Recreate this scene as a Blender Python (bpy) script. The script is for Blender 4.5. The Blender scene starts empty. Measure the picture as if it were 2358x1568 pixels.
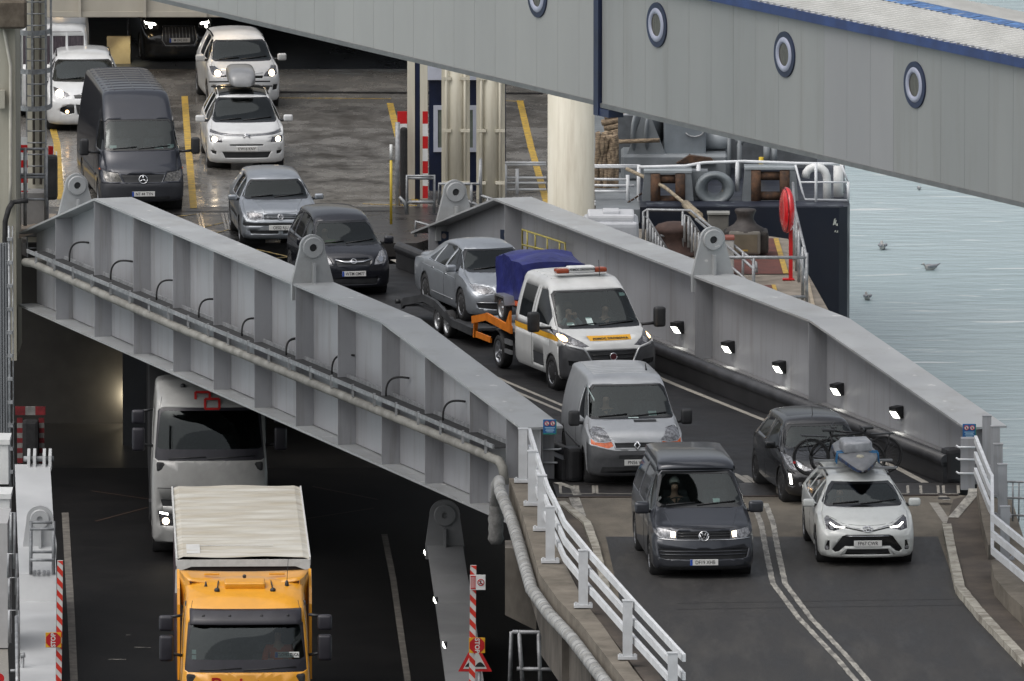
import bpy, bmesh, math, random
from mathutils import Vector, Matrix
from mathutils.bvhtree import BVHTree
random.seed(7)
R = math.radians
sc = bpy.context.scene
col = sc.collection
# ---------------------------------------------------------------- camera, world, sun, exposure
F, PIT, HC, CX, CY = 30000.0, R(7.5), 35.7, 1179.0, 784.0
cam = bpy.data.objects.new("camera", bpy.data.cameras.new("camera"))
col.objects.link(cam)
cam.location = (0, 0, HC)
cam.rotation_euler = (R(90) - PIT, 0, 0)
cam.data.sensor_width = 36
cam.data.lens = 36 * F / 2358.0
cam.data.clip_start = 5
cam.data.clip_end = 9000
sc.camera = cam
SUN_EL, SUN_AZ = R(60), R(232)
w = bpy.data.worlds.new("World")
sc.world = w
w.use_nodes = True
nt = w.node_tree
nt.nodes.clear()
wo = nt.nodes.new("ShaderNodeOutputWorld")
bg = nt.nodes.new("ShaderNodeBackground")
sky = nt.nodes.new("ShaderNodeTexSky")
sky.sky_type = 'NISHITA'
sky.sun_disc = False
sky.sun_elevation = SUN_EL
sky.sun_rotation = SUN_AZ
sky.air_density = 1.0
sky.dust_density = 6.0
sky.ozone_density = 1.0
hs = nt.nodes.new("ShaderNodeHueSaturation")
hs.inputs["Saturation"].default_value = 0.34
nt.links.new(sky.outputs[0], hs.inputs["Color"])
nt.links.new(hs.outputs[0], bg.inputs[0])
bg.inputs[1].default_value = 0.12
nt.links.new(bg.outputs[0], wo.inputs[0])
sun = bpy.data.objects.new("sun", bpy.data.lights.new("sun", 'SUN'))
col.objects.link(sun)
sun.data.energy = 0.9
sun.data.angle = R(110)
sun.data.color = (1, 0.985, 0.97)
sun.rotation_euler = (R(90) - SUN_EL, 0, R(180) - SUN_AZ + R(0))
sc.view_settings.view_transform = 'Standard'
sc.view_settings.look = 'None'
sc.view_settings.gamma = 1
sc.view_settings.exposure = 0.24
sc.view_settings.use_curve_mapping = False

# ---------------------------------------------------------------- pixel helpers (surveying the place from the picture)
def ray(px, py):
    u = (px - CX) / F
    v = (py - CY) / F
    return (u, math.cos(PIT) - v * math.sin(PIT), -math.sin(PIT) - v * math.cos(PIT))
def G(px, py, z=0.0):
    r = ray(px, py); t = (z - HC) / r[2]
    return Vector((r[0] * t, r[1] * t, z))
def V(px, py, Y):
    r = ray(px, py); t = Y / r[1]
    return Vector((r[0] * t, Y, HC + r[2] * t))
def PL(px, py, p0, psi):
    n = (math.cos(psi), math.sin(psi)); r = ray(px, py)
    t = (n[0] * p0[0] + n[1] * p0[1]) / (n[0] * r[0] + n[1] * r[1])
    return Vector((r[0] * t, r[1] * t, HC + r[2] * t))

# ---------------------------------------------------------------- materials
MATS = {}
def mat(name, c, rough=0.5, metal=0.0, var=0.12, scale=3.0, bump=0.0, bscale=30.0, coat=0.0, spec=0.5,
        c2=None, stretch=(1, 1, 1), emit=0.0, ecol=None, rvar=0.0, lo=0.4, hi=0.65, dirt=None, damt=.5, dsc=(5, 5, .35), speck=0):
    if name in MATS: return MATS[name]
    m = bpy.data.materials.new(name); m.use_nodes = True
    t = m.node_tree; b = t.nodes["Principled BSDF"]
    b.inputs["Roughness"].default_value = rough
    b.inputs["Metallic"].default_value = metal
    b.inputs["Specular IOR Level"].default_value = spec
    if coat: b.inputs["Coat Weight"].default_value = coat; b.inputs["Coat Roughness"].default_value = 0.06
    tc = t.nodes.new("ShaderNodeTexCoord"); mp = t.nodes.new("ShaderNodeMapping")
    mp.inputs["Scale"].default_value = stretch
    t.links.new(tc.outputs["Object"], mp.inputs[0])
    n = t.nodes.new("ShaderNodeTexNoise"); n.inputs["Scale"].default_value = scale
    n.inputs["Detail"].default_value = 6; n.inputs["Roughness"].default_value = 0.62
    t.links.new(mp.outputs[0], n.inputs["Vector"])
    rp = t.nodes.new("ShaderNodeValToRGB")
    if c2 is None:
        a = [max(0, x * (1 - var)) for x in c]; d = [min(1, x * (1 + var)) for x in c]
    else: a, d = c2, c
    rp.color_ramp.elements[0].position = lo; rp.color_ramp.elements[1].position = hi
    rp.color_ramp.elements[0].color = (*a, 1); rp.color_ramp.elements[1].color = (*d, 1)
    t.links.new(n.outputs["Fac"], rp.inputs[0]); out = rp.outputs[0]
    for kind in ((['d'] if dirt else []) + (['s'] if speck else [])):
        mp2 = t.nodes.new("ShaderNodeMapping"); mp2.inputs["Scale"].default_value = dsc if kind == 'd' else (1, 1, 1)
        t.links.new(tc.outputs["Object"], mp2.inputs[0]); n3 = t.nodes.new("ShaderNodeTexNoise"); n3.inputs["Scale"].default_value = 1.0 if kind == 'd' else 3.2
        n3.inputs["Detail"].default_value = 7; n3.inputs["Roughness"].default_value = .68 if kind == 'd' else .5; t.links.new(mp2.outputs[0], n3.inputs["Vector"])
        mr = t.nodes.new("ShaderNodeMapRange"); mr.inputs[1].default_value = .50 if kind == 'd' else .685; mr.inputs[2].default_value = .74 if kind == 'd' else .71; mr.inputs[4].default_value = damt if kind == 'd' else speck
        t.links.new(n3.outputs["Fac"], mr.inputs[0]); mx = t.nodes.new("ShaderNodeMix"); mx.data_type = 'RGBA'
        t.links.new(mr.outputs[0], mx.inputs[0]); t.links.new(out, mx.inputs[6]); mx.inputs[7].default_value = (*dirt, 1) if kind == 'd' else (.66, .66, .64, 1); out = mx.outputs[2]
    t.links.new(out, b.inputs["Base Color"])
    if rvar:
        mr = t.nodes.new("ShaderNodeMapRange"); mr.inputs[1].default_value = 0.35; mr.inputs[2].default_value = 0.65
        mr.inputs[3].default_value = max(0.02, rough - rvar); mr.inputs[4].default_value = rough + rvar
        t.links.new(n.outputs["Fac"], mr.inputs[0]); t.links.new(mr.outputs[0], b.inputs["Roughness"])
    if bump:
        n2 = t.nodes.new("ShaderNodeTexNoise"); n2.inputs["Scale"].default_value = bscale; n2.inputs["Detail"].default_value = 4
        t.links.new(mp.outputs[0], n2.inputs["Vector"])
        bp = t.nodes.new("ShaderNodeBump"); bp.inputs["Strength"].default_value = bump; bp.inputs["Distance"].default_value = 0.02
        t.links.new(n2.outputs["Fac"], bp.inputs["Height"]); t.links.new(bp.outputs[0], b.inputs["Normal"])
    if emit:
        b.inputs["Emission Color"].default_value = (*(ecol or c), 1); b.inputs["Emission Strength"].default_value = emit
    m.diffuse_color = (*c, 1)
    MATS[name] = m
    return m
def glass_mat(name, tint, refl=0.05):
    m = bpy.data.materials.new(name); m.use_nodes = True
    t = m.node_tree; t.nodes.clear()
    o = t.nodes.new("ShaderNodeOutputMaterial"); mx = t.nodes.new("ShaderNodeMixShader")
    tr = t.nodes.new("ShaderNodeBsdfTransparent"); tr.inputs[0].default_value = (*tint, 1)
    gl = t.nodes.new("ShaderNodeBsdfGlossy"); gl.inputs["Roughness"].default_value = 0.03
    gl.inputs[0].default_value = (.93, 1.0, .99, 1)
    fr = t.nodes.new("ShaderNodeFresnel"); fr.inputs[0].default_value = 1.42
    ad = t.nodes.new("ShaderNodeMath"); ad.inputs[1].default_value = refl
    t.links.new(fr.outputs[0], ad.inputs[0]); t.links.new(ad.outputs[0], mx.inputs[0])
    t.links.new(tr.outputs[0], mx.inputs[1]); t.links.new(gl.outputs[0], mx.inputs[2])
    t.links.new(mx.outputs[0], o.inputs[0])
    MATS[name] = m
    return m

# ---------------------------------------------------------------- object helpers
def tag(o, label=None, cat=None, group=None, kind=None):
    if label: o['label'] = label
    if cat: o['category'] = cat
    if group: o['group'] = group
    if kind: o['kind'] = kind
    return o
def thing(name, label, cat, loc=(0, 0, 0), rz=0.0, group=None, rx=0.0):
    o = bpy.data.objects.new(name, None); col.objects.link(o)
    o.location = loc; o.rotation_euler = (rx, 0, rz); o.empty_display_size = 0.3
    return tag(o, label, cat, group)
def obj(name, bm, m, parent=None, smooth=False, loc=None, rot=None, keep=False, flat_angle=None):
    me = bpy.data.meshes.new(name)
    bm.normal_update(); bm.to_mesh(me)
    if not keep: bm.free()
    for x in (m if isinstance(m, (list, tuple)) else [m]): me.materials.append(x)
    if smooth:
        me.polygons.foreach_set("use_smooth", [True] * len(me.polygons))
        if flat_angle: me.set_sharp_from_angle(angle=R(flat_angle))
    o = bpy.data.objects.new(name, me); col.objects.link(o)
    if parent: o.parent = parent
    if loc is not None: o.location = loc
    if rot is not None: o.rotation_euler = rot
    return o
def copy_tree(o, parent=None):
    c = o.copy(); col.objects.link(c)
    if parent: c.parent = parent
    for ch in list(o.children): copy_tree(ch, c)
    return c
def NB(): return bmesh.new()
def box(bm, c, s, rz=0, M=None):
    hx, hy, hz = s[0] / 2, s[1] / 2, s[2] / 2
    vs = []
    rm = Matrix.Rotation(rz, 3, 'Z')
    for dx, dy, dz in ((-1,-1,-1),(1,-1,-1),(1,1,-1),(-1,1,-1),(-1,-1,1),(1,-1,1),(1,1,1),(-1,1,1)):
        p = rm @ Vector((dx * hx, dy * hy, dz * hz)) + Vector(c)
        if M: p = M @ p
        vs.append(bm.verts.new(p))
    fs = [bm.faces.new([vs[i] for i in f]) for f in ((3,2,1,0),(4,5,6,7),(0,1,5,4),(1,2,6,5),(2,3,7,6),(3,0,4,7))]
    return vs, fs
def rbox(bm, c, s, r=0.02, seg=2, rz=0, ry=0, taper=None):
    b2 = NB(); vs, _ = box(b2, (0, 0, 0), s)
    if taper:
        for v in vs:
            if v.co.z > 0: v.co.x *= taper[0]; v.co.y *= taper[1]
    bmesh.ops.bevel(b2, geom=b2.edges[:] , offset=r, segments=seg, affect='EDGES', profile=0.6)
    M = Matrix.Translation(Vector(c)) @ Matrix.Rotation(rz, 4, 'Z') @ Matrix.Rotation(ry, 4, 'Y')
    merge(bm, b2, M)
def merge(bm, b2, M=Matrix.Identity(4)):
    mp = {v: bm.verts.new(M @ v.co) for v in b2.verts}
    for f in b2.faces:
        try:
            nf = bm.faces.new([mp[v] for v in f.verts]); nf.smooth = f.smooth; nf.material_index = f.material_index
        except ValueError: pass
    b2.free()
def frame(d):
    d = Vector(d).normalized()
    a = Vector((0, 0, 1)) if abs(d.z) < 0.9 else Vector((1, 0, 0))
    x = d.cross(a).normalized(); y = d.cross(x).normalized()
    return x, y
def tube(bm, pts, r, n=8, cap=True, radii=None):
    pts = [Vector(p) for p in pts]; rings = []
    for i, p in enumerate(pts):
        d = (pts[min(i + 1, len(pts) - 1)] - pts[max(i - 1, 0)])
        x, y = frame(d); rr = radii[i] if radii else r
        if rings:   # keep rings aligned
            px = rings[-1][1]; x = (px - d.normalized() * px.dot(d.normalized()));
            x = x.normalized() if x.length > 1e-6 else frame(d)[0]; y = d.normalized().cross(x)
        rings.append(([bm.verts.new(p + x * rr * math.cos(2 * math.pi * k / n) + y * rr * math.sin(2 * math.pi * k / n)) for k in range(n)], x))
    for a, b in zip(rings, rings[1:]):
        for k in range(n):
            f = bm.faces.new((a[0][k], a[0][(k + 1) % n], b[0][(k + 1) % n], b[0][k])); f.smooth = True
    if cap:
        bm.faces.new(rings[0][0][::-1]); bm.faces.new(rings[-1][0])
def bar(bm, p0, p1, w_, h_, up=(0, 0, 1)):
    """rectangular bar from p0 to p1, w_ across, h_ along 'up'"""
    p0, p1 = Vector(p0), Vector(p1); d = (p1 - p0).normalized(); up = Vector(up)
    s = d.cross(up).normalized(); u = s.cross(d).normalized()
    vs = [bm.verts.new(p + s * a * w_ / 2 + u * b * h_ / 2) for p in (p0, p1) for a, b in ((-1,-1),(1,-1),(1,1),(-1,1))]
    for f in ((0,1,2,3),(7,6,5,4),(0,4,5,1),(1,5,6,2),(2,6,7,3),(3,7,4,0)): bm.faces.new([vs[i] for i in f])
def lathe(bm, prof, n=24, M=Matrix.Identity(4), smooth=True):
    """prof: list of (r, z) turned about z"""
    rings = []
    for r, z in prof:
        if r < 1e-6: rings.append([bm.verts.new(M @ Vector((0, 0, z)))])
        else: rings.append([bm.verts.new(M @ Vector((r * math.cos(2*math.pi*k/n), r * math.sin(2*math.pi*k/n), z))) for k in range(n)])
    for a, b in zip(rings, rings[1:]):
        for k in range(n):
            q = [a[k % len(a)], a[(k + 1) % len(a)], b[(k + 1) % len(b)], b[k % len(b)]]
            q2 = []
            for v in q:
                if v not in q2: q2.append(v)
            if len(q2) > 2:
                try: f = bm.faces.new(q2); f.smooth = smooth
                except ValueError: pass
def prism(bm, poly, depth, M=Matrix.Identity(4)):
    """closed polygon in local xy extruded along local z by depth"""
    a = [bm.verts.new(M @ Vector((x, y, 0))) for x, y in poly]
    b = [bm.verts.new(M @ Vector((x, y, depth))) for x, y in poly]
    n = len(poly)
    bm.faces.new(a[::-1]); bm.faces.new(b)
    for i in range(n): bm.faces.new((a[i], a[(i+1) % n], b[(i+1) % n], b[i]))
def sheet(bm, pts):
    return bm.faces.new([bm.verts.new(p) for p in pts])
def slab(bm, pts, th):
    """polygon of 3d points (top), thickness th downwards"""
    a = [bm.verts.new(Vector(p)) for p in pts]; b = [bm.verts.new(Vector(p) - Vector((0, 0, th))) for p in pts]
    n = len(pts); bm.faces.new(a); bm.faces.new(b[::-1])
    for i in range(n): bm.faces.new((a[(i+1) % n], a[i], b[i], b[(i+1) % n]))
    bmesh.ops.recalc_face_normals(bm, faces=bm.faces[:])
def ribbon(bm, pts, width, z=0.0, jag=0.0):
    """flat painted strip following pts on the ground"""
    pts = [Vector((p[0], p[1], z if len(p) < 3 else p[2])) for p in pts]; prev = None
    for i, p in enumerate(pts):
        d = pts[min(i+1, len(pts)-1)] - pts[max(i-1, 0)]; d.z = 0; d.normalize()
        s = Vector((-d.y, d.x, 0)) * (width / 2)
        cur = (bm.verts.new(p + s * (1 + random.uniform(-jag, jag))), bm.verts.new(p - s * (1 + random.uniform(-jag, jag))))
        if prev: bm.faces.new((prev[0], prev[1], cur[1], cur[0]))
        prev = cur
def densify(pts, step):
    out = []
    for a, b in zip(pts, pts[1:]):
        a, b = Vector(a), Vector(b); n = max(1, int((b - a).length / step))
        out += [a.lerp(b, i / n) for i in range(n)]
    return out + [Vector(pts[-1])]
def circ(cx, cy, r, n=12, ry=None):
    return [(cx + r * math.cos(2*math.pi*k/n), cy + (ry or r) * math.sin(2*math.pi*k/n)) for k in range(n)]
def text(s, size, m, parent, M, name="lettering", depth=0.004, sx=1.0, bold=0.0):
    cu = bpy.data.curves.new(name, 'FONT'); cu.body = s; cu.size = size; cu.extrude = depth; cu.offset = bold
    cu.align_x = 'CENTER'; cu.align_y = 'CENTER'; cu.resolution_u = 3
    o = bpy.data.objects.new(name, cu); col.objects.link(o)
    bpy.context.view_layer.update()
    me = bpy.data.meshes.new_from_object(o.evaluated_get(bpy.context.evaluated_depsgraph_get()))
    bpy.data.objects.remove(o); bpy.data.curves.remove(cu)
    me.name = name
    for v in me.vertices: v.co.x *= sx
    me.transform(M)
    me.materials.clear(); me.materials.append(m)
    o = bpy.data.objects.new(name, me); col.objects.link(o)
    if parent: o.parent = parent
    return o
def pchip(xs, ys):
    """monotone cubic through (xs, ys), xs rising"""
    n = len(xs)
    if n == 1: return lambda x: ys[0]
    h = [xs[i+1] - xs[i] for i in range(n-1)]; dl = [(ys[i+1] - ys[i]) / h[i] for i in range(n-1)]
    m = [dl[0]] + [0.0] * (n - 2) + [dl[-1]]
    for i in range(1, n-1):
        if dl[i-1] * dl[i] > 0:
            w1, w2 = 2*h[i] + h[i-1], h[i] + 2*h[i-1]
            m[i] = (w1 + w2) / (w1 / dl[i-1] + w2 / dl[i])
    def f(x):
        if x <= xs[0]: return ys[0]
        if x >= xs[-1]: return ys[-1]
        i = 0
        while x > xs[i+1]: i += 1
        t = (x - xs[i]) / h[i]
        return ((1+2*t)*(1-t)**2*ys[i] + t*(1-t)**2*h[i]*m[i] + t*t*(3-2*t)*ys[i+1] + t*t*(t-1)*h[i]*m[i+1])
    return f
# ---------------------------------------------------------------- shared materials
RUBBER = mat("rubber", (.018, .018, .019), .75, var=.3, scale=9)
BLACKP = mat("black_plastic", (.022, .023, .025), .5, var=.25, scale=6)
GLOSSB = mat("gloss_black", (.010, .011, .012), .16, var=.2, spec=.6)
DARKIN = mat("cabin_trim", (.03, .031, .033), .8, var=.3, scale=8)
SEATM = mat("seat_cloth", (.06, .06, .065), .9, var=.3, scale=14)
CHROME = mat("chrome", (.62, .63, .65), .14, 1.0, var=.05)
ALLOY = mat("alloy", (.42, .43, .45), .3, .85, var=.12, scale=12)
LENS = mat("lamp_lens", (.26, .265, .28), .2, .2, var=.55, scale=22, coat=.3)
LENSD = mat("dark_lens", (.10, .10, .11), .1, .4, var=.6, scale=22, coat=1)
AMBER = mat("amber_lens", (.72, .13, .02), .2, var=.2, scale=20, coat=.6)
REDL = mat("red_lens", (.4, .01, .01), .2, var=.2, coat=.6)
GLASSW = glass_mat("windscreen_glass", (.45, .52, .51), .03)
GLASSD = glass_mat("dark_windscreen_glass", (.25, .29, .29), .01)
SIDEG = mat("tinted_glass", (.012, .014, .015), .05, var=.3, spec=.55)
PLATEW = mat("plate_white", (.70, .70, .68), .45, var=.06)
PLATET = mat("plate_black", (.015, .015, .016), .5)
EUBLUE = mat("plate_blue", (.02, .08, .42), .45)
LAMPW = mat("headlamp_warm", (1, .8, .5), emit=9, ecol=(1, .80, .55))
LAMPC = mat("headlamp_cool", (1, .95, .85), emit=10, ecol=(1, .97, .88))
LAMPO = mat("headlamp_amber", (1, .6, .25), emit=5, ecol=(1, .62, .30))
PAPER = mat("paper", (.5, .6, .58), .8, var=.05)
SKIN = mat("skin", (.50, .29, .21), .6, var=.1)
SILVB = mat("brushed_trim", (.38, .39, .40), .35, .7, var=.08)
CONC = mat("concrete", (.21, .185, .15), .9, c2=(.11, .095, .075), scale=1.6, bump=.35, bscale=14, lo=.3, hi=.7, dirt=(.045, .042, .03), damt=.6, dsc=(1, 1, 1))
GREYP = mat("galvanised", (.30, .31, .32), .5, .35, var=.25, scale=7)
WHITEP = mat("white_railing_paint", (.66, .68, .70), .45, var=.09, scale=2.5)

def paint(name, c, metal=0.0, rough=.28, var=.06): return mat(name, c, rough, metal, var=var, scale=2.2, coat=.6, dirt=tuple(.55*x + .02 for x in c), damt=.45, dsc=(1.5, 1.5, 1.2))

def inpoly(p, poly):
    x, y = p; r = False; n = len(poly)
    for i in range(n):
        x1, y1 = poly[i]; x2, y2 = poly[i-1]
        if (y1 > y) != (y2 > y) and x < (x2-x1)*(y-y1)/(y2-y1)+x1: r = not r
    return r
AXI = {'x': (1, 2), 'y': (0, 2), 'z': (0, 1)}
def carve(bm, poly, ax, cond):
    """cut the outline into the skin, take the faces inside it out and hand them back as a new bmesh"""
    i, j = AXI[ax]
    lo = (min(p[0] for p in poly) - .01, min(p[1] for p in poly) - .01); hi = (max(p[0] for p in poly) + .01, max(p[1] for p in poly) + .01)
    def near(f):
        a = [v.co[i] for v in f.verts]; b = [v.co[j] for v in f.verts]
        return max(a) > lo[0] and min(a) < hi[0] and max(b) > lo[1] and min(b) < hi[1]
    faces = [f for f in bm.faces if near(f) and cond(f)]
    n = len(poly)
    for k in range(n):
        a, b = poly[k], poly[(k+1) % n]
        d = (b[0]-a[0], b[1]-a[1])
        if abs(d[0]) + abs(d[1]) < 1e-7: continue
        co = Vector((0, 0, 0)); no = Vector((0, 0, 0))
        co[i], co[j] = a; no[i], no[j] = -d[1], d[0]
        g = set(faces)
        for f in faces: g.update(f.edges); g.update(f.verts)
        r = bmesh.ops.bisect_plane(bm, geom=list(g), dist=1e-5, plane_co=co, plane_no=no)
        faces = [x for x in r['geom'] if isinstance(x, bmesh.types.BMFace)]
    out = NB(); mp = {}; kill = []
    for f in faces:
        c = f.calc_center_median()
        if inpoly((c[i], c[j]), poly):
            kill.append(f); vs = []
            for v in f.verts:
                if v not in mp: mp[v] = out.verts.new(v.co)
                vs.append(mp[v])
            try: nf = out.faces.new(vs); nf.smooth = True
            except ValueError: pass
    bmesh.ops.delete(bm, geom=kill, context='FACES')
    out.normal_update()
    return out
def push(bm, d):
    bm.normal_update()
    for v in bm.verts: v.co -= v.normal * d
    return bm
def mir(poly): return [(-p[0], p[1]) for p in reversed(poly)]

class Veh: pass
def ring(zt, zb, zs, w, wt, crown, rr):
    rr = min(rr, max(.012, (zt - zb) * .8)); h = zb - zs
    p = [(0, zs), (w*.45, zs), (w*.78, zs), (w-.06, zs+.025), (w-.018, zs+.10), (w-.006, zs+h*.36), (w, zs+h*.62), (w-.006, zs+h*.82), (w-.03, zb)]
    a, b = (w-.03, zb), (wt, zt-rr)
    for t in (.2, .4, .6, .8): p.append((a[0]+(b[0]-a[0])*t + .018*math.sin(math.pi*t), a[1]+(b[1]-a[1])*t))
    p += [b, (wt-.12*rr, zt-.5*rr), (wt-.45*rr, zt-.15*rr - crown*.05)]
    for k in (.86, .7, .5, .25, 0): p.append(((wt-.45*rr)*k, zt - crown*k*k*.0 + crown*(1-k*k)))
    return p
def vehicle(name, label, cat, loc, yaw, S, group=None, pitch=0.0):
    """S: station list and feature lists; local x forward from the front axle, y to the car's left, z up"""
    v = Veh(); root = thing(name, label, cat, loc, R(yaw) - R(90), group)
    if pitch: root.rotation_mode = 'XYZ'; root.rotation_euler = (0, R(pitch), R(yaw) - R(90))
    v.root = root; st = sorted(S['st']); xs = [s[0] for s in st]
    fn = [pchip(xs, [s[k] for s in st]) for k in range(1, 6)]
    x1, x0 = xs[-1], xs[0]
    samp = []
    for a, b in zip(xs, xs[1:]):
        step = .075 if b > -1.3 else .16
        n = max(1, int(math.ceil((b-a)/step)))
        samp += [a + (b-a)*k/n for k in range(n)]
    samp.append(x1); samp = samp[::-1]
    W = max(s[4] for s in st); nz = S.get('nose', [(0, 0), (2, 0)])
    nfn = pchip([q[0] for q in nz], [q[1] for q in nz]); pr, pe = S.get('pr', .16), S.get('pe', 2.6); rpr = S.get('rpr', .12)
    fz = S.get('fz', .95)
    def disp(x, y, z):
        t = max(0, min(1, (x-(x1-fz))/fz)); t = t*t*(3-2*t)
        q = max(0, min(1, ((x0+.8)-x)/.8)); q = q*q*(3-2*q)
        return x + t*(-pr*(abs(y)/W)**pe + nfn(z)) + q*(rpr*(abs(y)/W)**3)
    bm = NB(); crown, rr = S.get('crown', .035), S.get('rr', .10)
    rings = []
    for x in samp:
        half = ring(*[f(x) for f in fn], crown, rr)
        full = half + [(-p[0], p[1]) for p in half[-2:0:-1]]
        rings.append([bm.verts.new((disp(x, y, z), y, z)) for y, z in full])
    n = len(rings[0])
    for a, b in zip(rings, rings[1:]):
        for k in range(n): bm.faces.new((a[k], a[(k+1) % n], b[(k+1) % n], b[k]))
    for rg, x in ((rings[0], x1), (rings[-1], x0)):
        half = ring(*[f(x) for f in fn], crown, rr); full = half + [(-p[0], p[1]) for p in half[-2:0:-1]]
        zc = (full[0][1] + half[-1][1]) / 2; prev = rg
        for s in (.86, .72, .58, .44, .3, .16):
            cur = [bm.verts.new((disp(x, y*s, zc+(z-zc)*s), y*s, zc+(z-zc)*s)) for y, z in full]
            for k in range(n): bm.faces.new((prev[k], prev[(k+1) % n], cur[(k+1) % n], cur[k]))
            prev = cur
        c = bm.verts.new((disp(x, 0, zc), 0, zc))
        for k in range(n): bm.faces.new((prev[k], prev[(k+1) % n], c))
    bmesh.ops.recalc_face_normals(bm, faces=bm.faces[:])
    bm.normal_update()
    bvh = BVHTree.FromBMesh(bm)
    def surf(y, z):
        h = bvh.ray_cast(Vector((6, y, z)), Vector((-1, 0, 0)))[0]; return h.x if h else x1
    def side(x, z, s=1):
        h = bvh.ray_cast(Vector((x, 4*s, z)), Vector((0, -s, 0)))[0]; return h.y if h else W*s
    def top(x, y):
        h = bvh.ray_cast(Vector((x, y, 6)), Vector((0, 0, -1)))[0]; return h.z if h else 1
    v.surf, v.side, v.top, v.x1, v.x0, v.W = surf, side, top, x1, x0, W
    PT = S['paint']
    # wheel arches
    rad, tw, wb = S['wheel'][:3]; track = S['wheel'][3] if len(S['wheel']) > 3 else W - tw/2 - .015
    arch = S.get('arch', rad + .055)
    for ax_ in (0, -wb):
        if ax_ - arch < x0 and S.get('cab'): continue
        for s in (1, -1):
            poly = [(ax_ + arch*math.cos(2*math.pi*k/14), rad + arch*math.sin(2*math.pi*k/14)) for k in range(14)]
            b = carve(bm, poly, 'y', lambda f, s=s: f.normal.y*s > .3)
            b.free()
            wells = NB(); M = Matrix.Translation((ax_, s*(W-.30), rad)) @ Matrix.Rotation(R(90), 4, 'X')
            lathe(wells, [(0, -.27), (arch+.01, -.27), (arch+.01, .27)] if s > 0 else [(0, .27), (arch+.01, .27), (arch+.01, -.27)], 20, M); obj("wheel_housing", wells, RUBBER, root)
    
    # windscreen with a black band round it
    ws = S.get('ws'); parts = {}
    if ws:
        y0, z0, y1, z1 = ws['p']; bd = ws.get('b', .05); bl = ws.get('bl', bd*1.4); bt = ws.get('bt', bd); xr = ws['x']
        cond = lambda f: f.normal.x > .12 and xr[0] < f.calc_center_median().x < xr[1]
        c = .07
        big = [(-y0+c, z0), (y0-c, z0), (y0, z0+c*.6), (y1+.01, z1-c), (y1-c, z1), (-y1+c, z1), (-y1-.01, z1-c), (-y0, z0+c*.6)]
        fr = carve(bm, big, 'x', cond)
        q0, w0, q1, w1 = y0-bd, z0+bl, y1-bd, z1-bt
        sm = [(-q0+c, w0), (q0-c, w0), (q0, w0+c*.6), (q1, w1-c), (q1-c, w1), (-q1+c, w1), (-q1, w1-c), (-q0, w0+c*.6)]
        gl = carve(fr, sm, 'x', lambda f: True)
        fo = obj("windscreen_surround", push(fr, .004), ws.get('frame', GLOSSB), root, True)
        obj("windscreen", push(gl, .008), S.get('glass', GLASSW), fo, True)
    # features cut out of the front, the sides and the top
    for ft in S.get('front', []):
        nm, m, poly, mr_ = ft[:4]; dep = ft[4] if len(ft) > 4 else .006; subs = ft[5] if len(ft) > 5 else []
        xmin = ft[6] if len(ft) > 6 else -.3
        for pl in ([poly, mir(poly)] if mr_ else [poly]):
            sgn = 1 if pl is poly else -1
            c = carve(bm, pl, 'x', lambda f: f.normal.x > .05 and f.calc_center_median().x > xmin)
            bits = []
            for sb in subs:
                sp = sb[2] if sgn > 0 else mir(sb[2])
                bits.append((sb[0], sb[1], carve(c, sp, 'x', lambda f: True), sb[3] if len(sb) > 3 else .0))
            o = obj(nm, push(c, dep), m, root, True)
            for bn, bmt, bb, bd_ in bits: obj(bn, push(bb, bd_), bmt, o, True)
    for ft in S.get('sides', []):
        nm, m, poly = ft[:3]; dep = ft[3] if len(ft) > 3 else .008
        for s in (1, -1):
            c = carve(bm, poly, 'y', lambda f, s=s: f.normal.y*s > .25)
            obj(nm, push(c, dep), m, root, True)
    for ft in S.get('tops', []):
        nm, m, poly = ft[:3]
        c = carve(bm, poly, 'z', lambda f: f.normal.z > .3)
        obj(nm, push(c, ft[3] if len(ft) > 3 else .005), m, root, True)
    for f in bm.faces: f.smooth = True
    body = obj("body", bm, [PT, DARKIN], root)
    body.data.set_sharp_from_angle(angle=R(42))
    sd = body.modifiers.new("skin", 'SOLIDIFY'); sd.thickness = .016; sd.offset = -1; sd.material_offset = 1; sd.use_rim = True; sd.material_offset_rim = 0
    v.body = body
    # trim lines
    for br in S.get('bars', []):
        nm, m, ax, pts, r, mr_ = br[:6]; off = br[6] if len(br) > 6 else 0
        def lift(p):
            if ax == 'x': return (surf(*p) + off, p[0], p[1])
            if ax == 'y': return (p[0], side(p[0], p[1], p[2] if len(p) > 2 else 1) + off*(p[2] if len(p) > 2 else 1), p[1])
            return (p[0], p[1], top(*p) + off)
        def fine(pp):
            o = []
            for a, c in zip(pp, pp[1:]):
                k = max(1, int(math.dist(a[:2], c[:2]) / .12)); o += [tuple(a[q] + (c[q]-a[q])*i/k for q in range(len(a))) for i in range(k)]
            return o + [tuple(pp[-1])]
        sets = [pts]
        if mr_:
            if ax == 'x': sets.append([(-p[0], p[1]) for p in pts])
            elif ax == 'y': sets.append([(p[0], p[1], -1) for p in pts])
            else: sets.append([(p[0], -p[1]) for p in pts])
        for ps in sets: b = NB(); tube(b, [lift(p) for p in fine(ps)], r, 6); obj(nm, b, m, root)
    # number plate
    pl = S.get('plate')
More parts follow.
